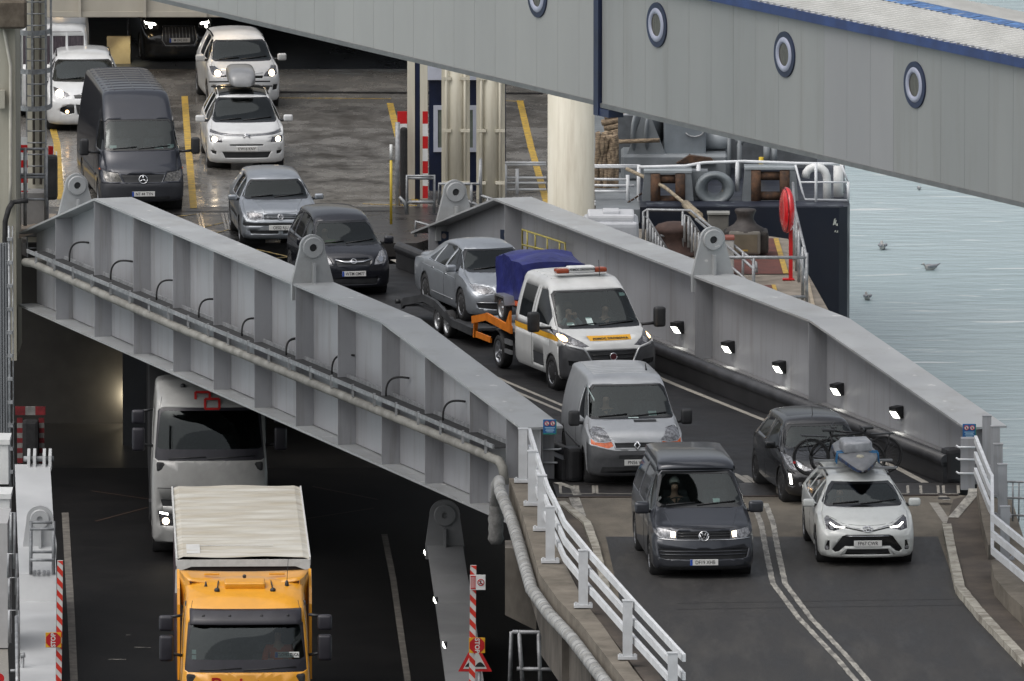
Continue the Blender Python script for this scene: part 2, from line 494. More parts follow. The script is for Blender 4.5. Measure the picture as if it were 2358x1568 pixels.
    if pl:
        z, tx = pl[:2]; eu = len(pl) > 2 and pl[2]; yo = pl[3] if len(pl) > 3 else 0
        px = max(surf(yo, z), surf(yo+.25, z), surf(yo-.25, z)) + .012; b = NB(); rbox(b, (px, yo, z), (.014, .52, .112), .004, 1)
        po = obj("number_plate", b, PLATEW, root)
        if eu:
            b = NB(); box(b, (px+.0075, yo-.238, z), (.003, .044, .108)); obj("plate_band", b, EUBLUE, po)
        text(tx, .098, PLATET, po, Matrix.Translation((px+.009, yo+(.02 if eu else 0), z-.001)) @ Matrix.Rotation(R(90), 4, 'Z') @ Matrix.Rotation(R(90), 4, 'X'), "plate_lettering", .001, S.get('psx', .84), .0004)
    # mirrors
    for q in S.get('mirror', []):
        mx, my, mz, sx, sy, sz, mm = q
        for s in (1, -1):
            b = NB(); rbox(b, (mx, s*my, mz), (sx, sy, sz), min(sx, sy, sz)*.36, 3); 
            o = obj("door_mirror", b, mm, root, True)
            b = NB(); tube(b, [(mx-.02, s*(my-sy*.35), mz-sz*.3), (mx-.05, s*(abs(side(mx-.1, mz-.08, s))-.03), mz-sz*.35)], .032, 8); obj("mirror_arm", b, BLACKP, o, True)
            b = NB(); rbox(b, (mx-sx*.46, s*my, mz), (.02, sy*.8, sz*.78), .005, 1); obj("mirror_glass", b, CHROME, o)
    # wheels
    rimst = S.get('rim', 5)
    for ax_ in (0, -wb):
        if S.get('one_axle') and ax_ != 0: continue
        for s in (1, -1): wheel(root, (ax_, s*track, rad), rad, tw, s, rimst, S.get('rimmat', ALLOY))
    # wipers
    if ws and S.get('wiper', True):
        y0, z0 = ws['p'][:2]
        for a, b_ in (((-.05, z0+.045), (y0*.82, z0+.10)), ((-y0*.75, z0+.045), (-.08, z0+.085))):
            b = NB(); pts = [a, ((a[0]+b_[0])/2, (a[1]+b_[1])/2), b_]
            tube(b, [(surf(*p)+.012, p[0], p[1]) for p in pts], .011, 5); obj("wiper", b, BLACKP, root)
    # cabin
    if ws:
        z0, z1 = ws['p'][1], ws['p'][3]; y0 = ws['p'][0]; xb = surf(0, z0+.03); xt = surf(0, z1-.03)
        b = NB(); rbox(b, (xb-.36, 0, z0-.13), (.62, 2*y0*.97, .2), .05, 2); obj("dashboard", b, DARKIN, root)
        sxp = S.get('seatx', xt-.28)
        for s in (1, -1):
            b = NB(); rbox(b, (sxp, s*.38, z0-.14), (.16, .48, .66), .06, 2, ry=R(-12)); rbox(b, (sxp-.09, s*.38, z0+.32), (.1, .26, .18), .04, 2); rbox(b, (sxp+.25, s*.38, z0-.45), (.5, .48, .16), .05, 2)
            obj("seat", b, SEATM, root)
        dr = S.get('driver', -1)
        b = NB(); M = Matrix.Translation((xb-.62, dr*.38, z0-.06)) @ Matrix.Rotation(R(-62), 4, 'Y')
        tor = [(M @ Vector((.19*math.cos(2*math.pi*k/20), .19*math.sin(2*math.pi*k/20), 0))) for k in range(21)]
        tube(b, tor, .014, 6); tube(b, [M @ Vector((-.19, 0, 0)), M @ Vector((.19, 0, 0))], .02, 6); tube(b, [M @ Vector((0, -.19, 0)), M @ Vector((0, .19, 0))], .02, 6)
        obj("steering_wheel", b, BLACKP, root)
        for (py, pz, pw, ph) in S.get('papers', []):
            b = NB(); xx = surf(py, pz)-.02
            nn = Vector((surf(py, pz-.02)-surf(py, pz+.02), 0, .04)).normalized(); 
            pts = [(surf(py+a, pz+c)-.016, py+a, pz+c) for a, c in ((-pw/2, -ph/2), (pw/2, -ph/2), (pw/2, ph/2), (-pw/2, ph/2))]
            sheet(b, pts); obj("windscreen_sticker", b, PAPER, root)
        v.seatx, v.z0 = sxp, z0
    return v
def wheel(root, c, rad, tw, s, style, rm, name="wheel"):
    M = Matrix.Translation(c) @ Matrix.Rotation(R(-90)*s, 4, 'X')   # local z -> outward
    h = tw/2; b = NB()
    lathe(b, [(rad*.66, h*.8), (rad*.72, h), (rad*.9, h), (rad*.975, h*.8), (rad, h*.45), (rad, -h*.45), (rad*.975, -h*.8), (rad*.9, -h), (rad*.6, -h)], 30, M)
    o = obj(name, b, RUBBER, root)
    b = NB()
    lathe(b, [(rad*.67, h*.95), (rad*.64, h*.9), (rad*.58, h*.1)], 30, M)
    lathe(b, [(0, h*.78), (rad*.13, h*.76), (rad*.16, h*.5)], 16, M)
    if style == 'steel':
        lathe(b, [(rad*.16, h*.5), (rad*.3, h*.5), (rad*.42, h*.72), (rad*.5, h*.72), (rad*.6, h*.3)], 24, M)
    elif style:
        for k in range(style):
            a = 2*math.pi*k/style; d = Vector((math.cos(a), math.sin(a), 0))
            bar(b, M @ (d*rad*.1 + Vector((0, 0, h*.6))), M @ (d*rad*.63 + Vector((0, 0, h*.78))), rad*.15, .03, up=M.to_3x3() @ Vector((0, 0, 1)))
    obj("rim", b, rm, o)
    b = NB(); lathe(b, [(0, h*.08), (rad*.6, h*.08)], 20, M); obj("brake_disc", b, RUBBER, o)
    return o
# badges, built flat in local yz and stood on the bonnet front
def badge(v, y, z, kind, r=.07, off=.012, m=None):
    m = m or CHROME; b = NB(); BR_ = mat('badge_red', (.07, .012, .016), .3); x = v.surf(y, z)
    sl = math.atan2(v.surf(y, z-.05) - v.surf(y, z+.05), .1)
    M = Matrix.Translation((x+off, y, z)) @ Matrix.Rotation(-sl, 4, 'Y') @ Matrix.Rotation(R(90), 4, 'Z') @ Matrix.Rotation(R(90), 4, 'X')
    P = lambda a, c: M @ Vector((a, c, 0))
    t = r*.12
    def line(pts, rr=t): tube(b, [P(a*r, c*r) for a, c in pts], rr, 6)
    def ell(rx, ry, cx=0, cy=0, rr=t): line([(cx + rx*math.cos(2*math.pi*k/24), cy + ry*math.sin(2*math.pi*k/24)) for k in range(25)], rr)
    if kind == 'vw':
        ell(.95, .95); line([(-.45, .82), (-.2, .1), (0, .5), (.2, .1), (.45, .82)]); line([(-.82, .4), (-.35, -.75), (0, .05), (.35, -.75), (.82, .4)])
    elif kind == 'star':
        ell(.95, .95)
        for a in (90, 210, 330): line([(0, 0), (.92*math.cos(R(a)), .92*math.sin(R(a)))], t*1.5)
    elif kind == 'chevron':
        for dy in (0, -.55): line([(-.9, -.35+dy), (0, .45+dy), (.9, -.35+dy)], t*1.7)
    elif kind == 'diamond':
        line([(0, 1.1), (.75, 0), (0, -1.1), (-.75, 0), (0, 1.1)], t*2.2)
    elif kind == 'ovals':
        ell(1.25, .9); ell(.42, .85, rr=t*.9); ell(.85, .36, 0, .35, t*.9)
    elif kind == 'bolt':
        ell(.9, .9); line([(-1.6, 0), (-.2, .12), (.2, -.12), (1.6, 0)], t*1.3)
    elif kind == 'disc':
        ell(.95, .95, rr=t*1.4)
    elif kind == 'oval':
        ell(1.4, .6)
    o = obj("badge", b, m, v.root)
    if kind == 'disc':
        b = NB(); prism(b, circ(0, 0, r*.9, 16), .01, M); d = obj("badge_face", b, BR_, o)
        for a in (-.5, -.17, .17, .5):
            pass
    return o
# ================================================================ SETTING
ASPH = mat("asphalt", (.036, .0345, .033), .66, c2=(.022, .0212, .0208), scale=.9, bump=.25, bscale=60, rvar=.12, stretch=(1.6, .35, 1), dirt=(.062, .058, .052), damt=.9, dsc=(1.1, .16, 1))
DECKA = mat("linkspan_asphalt", (.019, .0188, .0195), .55, c2=(.012, .012, .013), scale=.7, bump=.2, bscale=50, rvar=.14, spec=.3)
ROADC = mat("worn_concrete", (.170, .148, .115), .85, c2=(.105, .092, .073), scale=1.3, bump=.3, bscale=25, stretch=(1, .5, 1))
PAVE = mat("pavement_concrete", (.105, .085, .068), .9, c2=(.058, .048, .04), scale=.9, bump=.3, bscale=18)
SHIPD = mat("ship_deck_steel", (.175, .166, .152), .22, c2=(.115, .109, .10), scale=1.1, bump=.35, bscale=3, rvar=.14, stretch=(1.0, .7, 1), lo=.3, hi=.7)
DARKS = mat("dark_ship_steel", (.030, .032, .036), .5, var=.35, scale=1.2)
GIRD = mat("grey_girder_paint", (.335, .342, .360), .42, c2=(.295, .30, .315), scale=.55, bump=.05, bscale=5, rvar=.08, dirt=(.15, .135, .115), damt=.5)
GIRDT = mat("grey_flange_paint", (.37, .385, .39), .4, c2=(.31, .32, .325), scale=.8, bump=.06, bscale=6, rvar=.1, dirt=(.20, .19, .17), damt=.5, dsc=(1.2, 1.2, 1.2), speck=.55)
CREAM = mat("cream_steel_paint", (.66, .63, .53), .5, c2=(.56, .53, .43), scale=.8, stretch=(2, 2, .35), dirt=(.28, .22, .14), damt=.4)
NAVY = mat("navy_paint", (.010, .019, .060), .4, c2=(.006, .011, .034), scale=1.2, bump=.1, bscale=4)
BLUEP = mat("blue_trim_paint", (.018, .045, .155), .4, c2=(.010, .026, .10), scale=2)
CLAD = mat("grey_cladding", (.250, .258, .252), .42, c2=(.216, .224, .220), scale=.35, stretch=(1, 1, .25), rvar=.06, dirt=(.17, .165, .15), damt=.4, dsc=(2.5, 2.5, .22))
CLADP = mat("pale_cladding", (.262, .264, .266), .42, c2=(.235, .238, .242), scale=.5, stretch=(1, 1, .25))
ROOFW = mat("white_roof_sheet", (.55, .55, .525), .45, c2=(.45, .45, .425), scale=1.4, stretch=(1, .3, 1))
YELL = mat("yellow_road_paint", (.56, .36, .035), .55, c2=(.30, .20, .05), scale=5)
WLINE = mat("white_road_paint", (.44, .42, .37), .6, c2=(.15, .142, .128), scale=4, stretch=(1.6, .45, 1), lo=.40, hi=.62)
OLINE = mat("faded_white_paint", (.34, .32, .28), .6, c2=(.20, .185, .16), scale=6, lo=.3, hi=.6)
RUST = mat("rusty_steel", (.115, .058, .030), .85, c2=(.035, .022, .016), scale=5, bump=.3, bscale=25)
DECKGREY = mat("grey_deck_paint", (.20, .22, .235), .5, c2=(.14, .155, .165), scale=1.6)
REDWALK = mat("red_walkway_coat", (.125, .040, .030), .85, c2=(.085, .030, .024), scale=3)
REDP = mat("red_paint", (.50, .012, .014), .35, var=.12, scale=3)
WHT = mat("white_paint", (.68, .69, .68), .45, var=.07, scale=3)
ROPE = mat("rope_fibre", (.36, .28, .19), .95, c2=(.13, .095, .065), scale=9, bump=.6, bscale=30, stretch=(1, 1, 4))
BLUESIGN = mat("blue_sign_face", (.02, .115, .30), .45, var=.1)
GREENS = mat("teal_sign_edge", (.02, .20, .16), .45)
def sea_mat():
    m = bpy.data.materials.new("sea_water"); m.use_nodes = True; t = m.node_tree; b = t.nodes["Principled BSDF"]
    b.inputs["Roughness"].default_value = .16; b.inputs["IOR"].default_value = 1.33
    tc = t.nodes.new("ShaderNodeTexCoord"); mp = t.nodes.new("ShaderNodeMapping"); mp.inputs["Scale"].default_value = (.55, 1.5, 1)
    t.links.new(tc.outputs["Object"], mp.inputs[0])
    n = t.nodes.new("ShaderNodeTexNoise"); n.inputs["Scale"].default_value = 1.0; n.inputs["Detail"].default_value = 6; n.inputs["Roughness"].default_value = .6; n.inputs["Distortion"].default_value = .25
    t.links.new(mp.outputs[0], n.inputs["Vector"])
    bp = t.nodes.new("ShaderNodeBump"); bp.inputs["Strength"].default_value = .22; bp.inputs["Distance"].default_value = .30
    t.links.new(n.outputs["Fac"], bp.inputs["Height"]); t.links.new(bp.outputs[0], b.inputs["Normal"])
    n2 = t.nodes.new("ShaderNodeTexNoise"); n2.inputs["Scale"].default_value = .05; n2.inputs["Detail"].default_value = 3
    t.links.new(mp.outputs[0], n2.inputs["Vector"])
    rp = t.nodes.new("ShaderNodeValToRGB"); rp.color_ramp.elements[0].color = (.41, .515, .535, 1); rp.color_ramp.elements[1].color = (.48, .575, .592, 1)
    rp.color_ramp.elements[0].position = .35; rp.color_ramp.elements[1].position = .65
    t.links.new(n2.outputs["Fac"], rp.inputs[0])
    mp3 = t.nodes.new("ShaderNodeMapping"); mp3.inputs["Scale"].default_value = (.34, 1.3, 1); t.links.new(tc.outputs["Object"], mp3.inputs[0])
    n3 = t.nodes.new("ShaderNodeTexNoise"); n3.inputs["Scale"].default_value = 1.0; n3.inputs["Detail"].default_value = 4; n3.inputs["Roughness"].default_value = .5; n3.inputs["Distortion"].default_value = .3; t.links.new(mp3.outputs[0], n3.inputs["Vector"])
    mr = t.nodes.new("ShaderNodeMapRange"); mr.inputs[1].default_value = .62; mr.inputs[2].default_value = .70; mr.inputs[4].default_value = .75; t.links.new(n3.outputs["Fac"], mr.inputs[0])
    mx = t.nodes.new("ShaderNodeMix"); mx.data_type = 'RGBA'; mx.inputs[7].default_value = (.80, .84, .84, 1); t.links.new(mr.outputs[0], mx.inputs[0]); t.links.new(rp.outputs[0], mx.inputs[6]); t.links.new(mx.outputs[2], b.inputs["Base Color"])  # near-white streaks mixed into the colour as glints on the ripples
    return m
SEAZ = -10.0
b = NB(); sheet(b, [(-3000, 60, SEAZ), (3000, 60, SEAZ), (3000, 6000, SEAZ), (-3000, 6000, SEAZ)])
tag(obj("sea", b, sea_mat()), kind='structure')

# ---------------------------------------------------------------- linkspan frame: L runs from the quay hinge (0) to the ship (35.5)
PSI = R(18); TD = Vector((math.sin(PSI), -math.cos(PSI), 0)); ND = Vector((math.cos(PSI), math.sin(PSI), 0))
G0 = G(1197, 1112); SHIFT = Vector((8.6, .05, 0))
def LP(L, o, z, base=None): return (base or G0) - TD * L + ND * o + Vector((0, 0, z))
def Lof(px, py, o=0, base=None):
    p0 = (base or G0) + ND * o; q = PL(px, py, p0, PSI); return -(q - p0).dot(TD), q.z
TOP = [(-.1, 1.09), (9.04, 2.06), (29.6, 2.16), (35.5, .74)]
def ztop(L):
    for (a, za), (c, zc) in zip(TOP, TOP[1:]):
        if L <= c: return za + (zc-za)*(L-a)/(c-a)
    return TOP[-1][1]
ZB = -.85; ROOFW.node_tree.nodes["Principled BSDF"].inputs["Roughness"].default_value = .5
def girder(name, label, base, mirror, stiff, lugs, Lend=-.1):
    g = thing(name, label, "bridge girder", base)
    def P(L, o, z): return LP(L, o, z, base) - base
    b = NB(); w0 = .40
    Ls = sorted(set([TOP[0][0], TOP[1][0], TOP[2][0], TOP[3][0]] + [1+i for i in range(35)]))
    prof = [(L, ztop(L)-.02) for L in Ls] + [(L, ZB+.02) for L in Ls[::-1]]
    for o in (w0, w0+.03):
        f = [b.verts.new(P(L, o, z)) for L, z in prof]; b.faces.new(f if o > w0 else f[::-1])
    bmesh.ops.triangulate(b, faces=b.faces[:]); obj("web_plate", b, GIRD, g)
    b = NB()
    for (a, za), (c, zc) in zip(TOP, TOP[1:]):
        q = [P(a, 0, za), P(a, .85, za), P(c, .85, zc), P(c, 0, zc)]; slab(b, q, .045)
    obj("top_flange", b, GIRDT, g)
    b = NB(); slab(b, [P(-.1, -.02, ZB), P(-.1, .87, ZB), P(35.5, .87, ZB), P(35.5, -.02, ZB)], .045); obj("bottom_flange", b, GIRDT, g)
    for L in stiff:
        for o0, o1 in ((.02, .398), (.432, .83)):
            b = NB(); z1 = ztop(L)-.05
            q = [P(L-.01, o0, ZB), P(L-.01, o1, ZB), P(L-.01, o1, z1), P(L-.01, o0, z1)]
            d = -TD*.02
            a = [b.verts.new(p) for p in q]; c = [b.verts.new(p+d) for p in q]
            b.faces.new(a); b.faces.new(c[::-1])
            for i in range(4): b.faces.new((a[(i+1)%4], a[i], c[i], c[(i+1)%4]))
            bmesh.ops.recalc_face_normals(b, faces=b.faces[:]); obj("stiffener", b, GIRD, g)
    for (L, o, sc_) in lugs:
        zt = ztop(L); H = .68*sc_; bw = .42*sc_; r = .25*sc_
        pts = [(-bw, -.35), (bw, -.35), (bw, 0)] + [(r*math.cos(R(a)), H + r*math.sin(R(a))) for a in range(-8, 190, 12)] + [(-bw, 0)]
        M = Matrix.Translation(P(L, o, zt)) @ Matrix.Rotation(PSI, 4, 'Z') @ Matrix.Rotation(R(90), 4, 'X')
        b = NB(); prism(b, pts, .10, M); lo = obj("lifting_lug", b, GIRDT, g)
        b = NB(); M2 = M @ Matrix.Translation((0, H, .10)); lathe(b, [(.075*sc_, .0), (.075*sc_, .05), (.19*sc_, .05), (.205*sc_, .035), (.205*sc_, -.01)], 28, M2, False); obj("pin_boss", b, GIRDT, lo)
        b = NB(); lathe(b, [(0, .005), (.074*sc_, .005)], 16, M2); obj("pin_hole", b, BLACKP, lo)
        b = NB(); box(b, (0, .19*sc_, .17), (.05, .40*sc_, .14), M=M); obj("gusset", b, GIRDT, lo)
    return g, P
lxs = [126, 215, 305, 396, 489, 583, 678, 775, 876, 976, 1079, 1163]
stiffL = [Lof(x, 600)[0] for x in lxs]
lugL = [(Lof(715, 645, .4)[0], .42, 1.06), (Lof(168, 480, .4)[0]+.3, .55, 1.02)]
gl, PG = girder("linkspan_girder", "long grey steel girder on the near left with upright stiffeners and a pipe along it", G0, False, stiffL, lugL)
G1 = G0 + SHIFT
rstiff = [a for a in (Lof(1860, 800, .0, G1)[0], Lof(1598, 700, 0, G1)[0], Lof(1160, 560, 0, G1)[0], Lof(985, 560, 0, G1)[0])]
gr, PR_ = girder("linkspan_girder", "long grey steel girder on the sea side with five small lamps on its inner face", G1, True, rstiff,
                 [(Lof(1636, 640, .4, G1)[0], .42, 1.06), (Lof(1035, 505, .4, G1)[0]+.3, .6, 1.05)])
# pipe, cable tray and cables on the near girder
pp = [Lof(x, y, -.16) for x, y in ((58, 604), (78, 607), (400, 750), (830, 928), (1100, 1040), (1150, 1062))]
b = NB(); pts = [LP(L, -.16, z) for L, z in pp]; pts += [LP(pp[-1][0]-.22, -.16, pp[-1][1]-.10), LP(pp[-1][0]-.30, -.14, pp[-1][1]-.42)]
tube(b, [LP(pp[0][0], .3, pp[0][1])] + pts, .092, 14)
pipe = tag(obj("drain_pipe", b, mat("pipe_lagging", (.29, .285, .262), .7, c2=(.18, .175, .158), scale=2.2)), "thick pale pipe running the length of the near left girder", "pipe")
for i in range(1, 30):
    pass
tr = thing("cable_tray", "narrow grey cable tray of two rails above the pipe on the near girder", "cable tray", LP(18, -.1, .6))
def trz(L): return zt0[1] + (zt1[1]-zt0[1])*(L-zt0[0])/(zt1[0]-zt0[0])
zt0 = Lof(75, 577, -.1); zt1 = Lof(1150, 1028, -.1)
for o in (-.22, .22):
    b = NB(); bar(b, LP(zt0[0], o, trz(zt0[0])) - tr.location, LP(zt1[0], o, trz(zt1[0])) - tr.location, .035, .08); obj("tray_rail", b, GREYP, tr)
b = NB(); bar(b, LP(zt0[0], 0, trz(zt0[0])-.03) - tr.location, LP(zt1[0], 0, trz(zt1[0])-.03) - tr.location, .36, .015); obj("tray_bed", b, DARKIN, tr)
L = zt1[0] + .5
while L < zt0[0]:
    b = NB(); box(b, LP(L, -.22, trz(L)-.06) - tr.location, (.05, .05, .26)); obj("tray_bracket", b, GREYP, tr); L += 1.45
for x0_, y0_, x1_, y1_ in ((228-0, 565, 0, 0),):
    pass
for zx, zy, ex, ey in ((508, 568, 632, 432), (810, 702, 950, 570), (1145, 850, 1252, 708), (1455, 980, 1545, 845), (1770, 1115, 1843, 985), (2095, 1255, 2148, 1130)):
    q = [(zx/2.24*.7051, (600+zy/2.24)*.7051), (ex/2.24*.7051, (600+ey/2.24)*.7051)]
    a, c = Lof(*q[0], .0), Lof(*q[1], .3)
    b = NB(); P0 = LP(a[0], .0, a[1]); P3 = LP(c[0], .36, c[1]); P1 = P0 + Vector((-.02, 0, (P3.z-P0.z)*.75+.1)); P2 = P3.lerp(P0, .6); P2.z = P3.z+.03
    tube(b, [P0*(1-t)**3 + P1*3*t*(1-t)**2 + P2*3*t*t*(1-t) + P3*t**3 for t in [i/12 for i in range(13)]], .022, 6)
    tag(obj("cable", b, RUBBER), "black cable looping from the tray up to the girder plate", "cable", "cables looping out of the tray")
for zx, zy, ex, ey in ((78, 1245, 132, 1135), (412, 1390, 556, 1257), (808, 1555, 956, 1423)):
    q = [((900+zx/2.24)*.7051, (600+zy/2.24)*.7051), ((900+ex/2.24)*.7051, (600+ey/2.24)*.7051)]
    a, c = Lof(*q[0], .0), Lof(*q[1], .3)
    b = NB(); P0 = LP(a[0], .0, a[1]); P3 = LP(c[0], .36, c[1]); P1 = P0 + Vector((-.02, 0, (P3.z-P0.z)*.75+.1)); P2 = P3.lerp(P0, .6); P2.z = P3.z+.03
    tube(b, [P0*(1-t)**3 + P1*3*t*(1-t)**2 + P2*3*t*t*(1-t) + P3*t**3 for t in [i/12 for i in range(13)]], .022, 6)
    tag(obj("cable", b, RUBBER), "black cable looping from the tray up to the girder plate", "cable", "cables looping out of the tray")
a, c = Lof(1020, 968, 0), Lof(1065, 925, .3); b = NB(); P0 = LP(a[0], .0, a[1]); P3 = LP(c[0], .36, c[1]); P1 = P0 + Vector((-.02, 0, (P3.z-P0.z)*.75+.1)); P2 = P3.lerp(P0, .6); P2.z = P3.z+.03
tube(b, [P0*(1-t)**3 + P1*3*t*(1-t)**2 + P2*3*t*t*(1-t) + P3*t**3 for t in [i/12 for i in range(13)]], .022, 6)
tag(obj("cable", b, RUBBER), "black cable looping from the tray up to the girder plate", "cable", "cables looping out of the tray")

# linkspan roadway
def flat(name, pts, m, z, th=None, kind='structure'):
    b = NB()
    pts = [Vector((p[0], p[1], z)) for p in pts]
    if th: slab(b, pts, th)
    else: sheet(b, pts)
    f = obj(name, b, m); return tag(f, kind=kind)
far_l, far_r = LP(35.6, .43, 0), LP(35.6, .4, 0, G1)
near_l, near_r = LP(-.05, .43, 0), LP(-.05, .4, 0, G1)
flat("linkspan_road", [near_l, near_r, far_r, far_l], DECKA, 0, .45)
for base, o0, nm in ((G0, .86, "kerb_rail"), (G1, -.02, "kerb_rail")):
    s = 1 if base is G0 else -1; t_ = thing(nm, "black padded bumper rail along the foot of the %s girder" % ("near left" if s > 0 else "sea side"), "bumper rail", LP(18, o0, 0, base))
    b = NB(); slab(b, [LP(-.05, o0, .42, base)-t_.location, LP(-.05, o0+s*.42, .42, base)-t_.location, LP(35.2, o0+s*.42, .42, base)-t_.location, LP(35.2, o0, .42, base)-t_.location], .41); obj("upstand", b, mat("black_upstand", (.016, .016, .018), .55, var=.3, scale=2), t_)
    b = NB(); tube(b, [LP(-.05, o0+s*.34, .44, base)-t_.location, LP(35.2, o0+s*.34, .44, base)-t_.location], .13, 12); obj("rubber_tube", b, mat("worn_rubber", (.035, .036, .04), .45, var=.3, scale=2), t_)
    if s < 0:
        b = NB(); rbox(b, LP(.12, o0-.18, .34, base)-t_.location, (.34, .4, .66), .08, 2, PSI); obj("end_fender", b, mat("black_upstand", (.016,)*3), t_)
        zb0 = Lof(1700, 847, .3, G1)[1]-.05; print("ZBAND", zb0); b = NB(); bar(b, LP(-.05, .30, zb0-.2, base)-t_.location, LP(35.2, .30, zb0-.2, base)-t_.location, .16, .4); obj("lower_panel", b, mat("dark_grey_panel", (.17, .17, .175), .45, var=.1, scale=1), t_)  # panel in a darker grey than the girder face
    else:
        b = NB(); rbox(b, LP(-.05, o0+.2, .34, base)-t_.location, (.28, .4, .66), .07, 2, PSI); obj("end_fender", b, mat("black_upstand", (.016,)*3), t_)
# painted lines
def line(name, px, width, m, z=.006, jag=0.0, step=.5, dz=0.0):
    pts = [G(x, y, dz) + Vector((0, 0, z)) for x, y in px]; b = NB(); ribbon(b, densify(pts, step), width, z + dz, jag); return tag(obj(name, b, m), kind='structure')
line("lane_line", [(905, 598), (960, 626), (1100, 690), (1560, 888), (1765, 970)], .13, OLINE)
line("lane_line", [(1765, 970), (2060, 1075), (2150, 1122), (2180, 1152)], .15, OLINE)
line("lane_line", [(1140, 868), (1300, 936), (1480, 1010)], .10, OLINE)
line("lane_line", [(1140, 882), (1300, 950), (1470, 1022)], .10, OLINE)
line("lane_line", [(1690, 1090), (1725, 1112), (1745, 1140)], .12, OLINE, jag=.4)
line("lane_line", [(1716, 1095), (1752, 1118), (1768, 1140)], .12, OLINE, jag=.4)
# hinge joint plates at the quay end
hz = [(1272, 1112), (2214, 1112), (2208, 1142), (1283, 1146)]
flat("joint_plate", [G(*p) for p in hz], mat("dark_joint_steel", (.030, .028, .027), .5, var=.4, scale=6), .008)
for k, (x0_, x1_) in enumerate(((1290, 1322), (1330, 1366), (1374, 1480), (1500, 1560), (1790, 1860), (1992, 2033), (2040, 2090), (2120, 2160), (2172, 2206))):
    for xx in (x0_, x1_):
        line("joint_mark", [(xx, 1119), (xx+1, 1137)], .055, OLINE, .013)
    line("joint_mark", [(x0_, 1138), (x1_, 1138)], .06, OLINE, .013)
line("joint_edge", [(1284, 1146), (2206, 1141)], .10, mat("brown_rust_edge", (.06, .04, .03), .8), .014)
# quay road
q0 = [G(1240, 1146), G(2212, 1140), G(2330, 1150), G(2480, 1640), G(1540, 1640), G(1450, 1512), G(1352, 1392), G(1306, 1300)]
flat("quay_road", q0, ROADC, 0, .6)
flat("asphalt_road", [G(1395, 1236), G(2160, 1236), G(2200, 1350), G(2250, 1420), G(2440, 1620), G(1480, 1620), G(1420, 1350)], ASPH, .005)
flat("pavement", [G(2180, 1206, .1), G(2195, 1150, .1), G(2245, 1135, .1), G(2270, 1200, .1), G(2285, 1300, .1), G(2420, 1445, .1), G(2440, 1620, .1), G(2405, 1590, .1), G(2212, 1348, .1)], PAVE, .10, .1)
flat("pavement", [G(1288, 1150, .1), G(1335, 1190, .1), G(1395, 1360, .1), G(1475, 1480, .1), G(1570, 1640, .1), G(1536, 1640, .1), G(1440, 1508, .1), G(1348, 1390, .1), G(1303, 1300, .1), G(1255, 1180, .1), G(1240, 1150, .1)], PAVE, .10, .1)
def kerb(px, w_, zt, m, nm="kerb"):
    pts = densify([G(x, y, zt) for x, y in px], .4); b = NB()
    for a, c in zip(pts, pts[1:]): bar(b, a - Vector((0, 0, zt/2-.01)), c - Vector((0, 0, zt/2-.01)), w_*random.uniform(.93, 1.07), zt+.02)
    return tag(obj(nm, b, m), kind='structure')
KERBW = mat("worn_white_kerb", (.44, .42, .36), .75, c2=(.20, .18, .15), scale=3.5, lo=.36, hi=.62, bump=.3)
kerb([(2180, 1208), (2190, 1260), (2211, 1352), (2260, 1412), (2410, 1570)], .17, .12, KERBW)
kerb([(1293, 1156), (1338, 1192), (1352, 1204), (1372, 1260), (1395, 1355)], .15, .12, KERBW)
line("lane_line", [(2242, 1138), (2240, 1152), (2195, 1205)], .2, WLINE, .112)
line("lane_line", [(1283, 1112), (1322, 1126), (1330, 1142)], .16, WLINE, .014)
line("lane_line", [(2150, 1158), (2182, 1205)], .17, OLINE, .008)
line("lane_line", [(1322, 1146), (1338, 1190)], .2, WLINE, .008)
for dx in (0, 28):
    line("centre_line", [(1735+dx, 1160), (1752+dx, 1205), (1768+dx, 1290), (1780+dx, 1345), (1840+dx, 1425), (1925+dx, 1515), (1990+dx, 1590)], .105, WLINE, .011, .12, .15)
for y in (1392, 1406):
    line("road_joint", [(1560, y-2), (2225, y-12)], .022, mat("tar_joint", (.008, .008, .008), .7), .010)
flat("manhole_cover", [G(2160, 1158), G(2185, 1158), G(2190, 1163), G(2160, 1163)], RUBBER, .112)

# ---------------------------------------------------------------- near quay parapet, wall, railing
par_out = [(1172, 1100), (1200, 1174), (1222, 1250), (1243, 1322), (1283, 1378), (1336, 1434), (1417, 1539), (1497, 1640)]
par_in = [(1236, 1106), (1253, 1178), (1276, 1248), (1302, 1300), (1345, 1385), (1388, 1440), (1455, 1536), (1535, 1640)]
pt = thing("quay_parapet", "stained brown concrete quay wall with a broad coping below the near white railing", "concrete wall", G(1240, 1300))
b = NB(); o = Vector(pt.location)
A = [G(x, y, .22) - o for x, y in par_out]; C_ = [G(x, y, .22) - o for x, y in par_in]
for i in range(len(A)-1): slab(b, [A[i], A[i+1], C_[i+1], C_[i]], .42)
obj("coping", b, CONC, pt)
DCON = mat("dark_concrete", (.15, .135, .115), .9, c2=(.06, .053, .045), scale=1.0, bump=.3, bscale=9, stretch=(1, 1, .4))
b = NB()
for i in range(1, len(A)-1):
    a0, a1 = A[i].lerp(C_[i], .06) + Vector((0, 0, -.42)), A[i+1].lerp(C_[i+1], .06) + Vector((0, 0, -.42)); c0, c1 = C_[i] + Vector((0, 0, -.42)), C_[i+1] + Vector((0, 0, -.42))
    slab(b, [a0, a1, c1, c0], 4.6 if i >= 4 else (1.1 if i == 3 else .75))
obj("wall", b, DCON, pt)
for x, y in ((1318, 1400), (1385, 1475), (1450, 1560)):
    b = NB(); c = G(x, y, .22) - o; box(b, c + Vector((-.02, 0, -2.75)), (.34, .42, 4.6)); obj("buttress", b, DCON, pt)
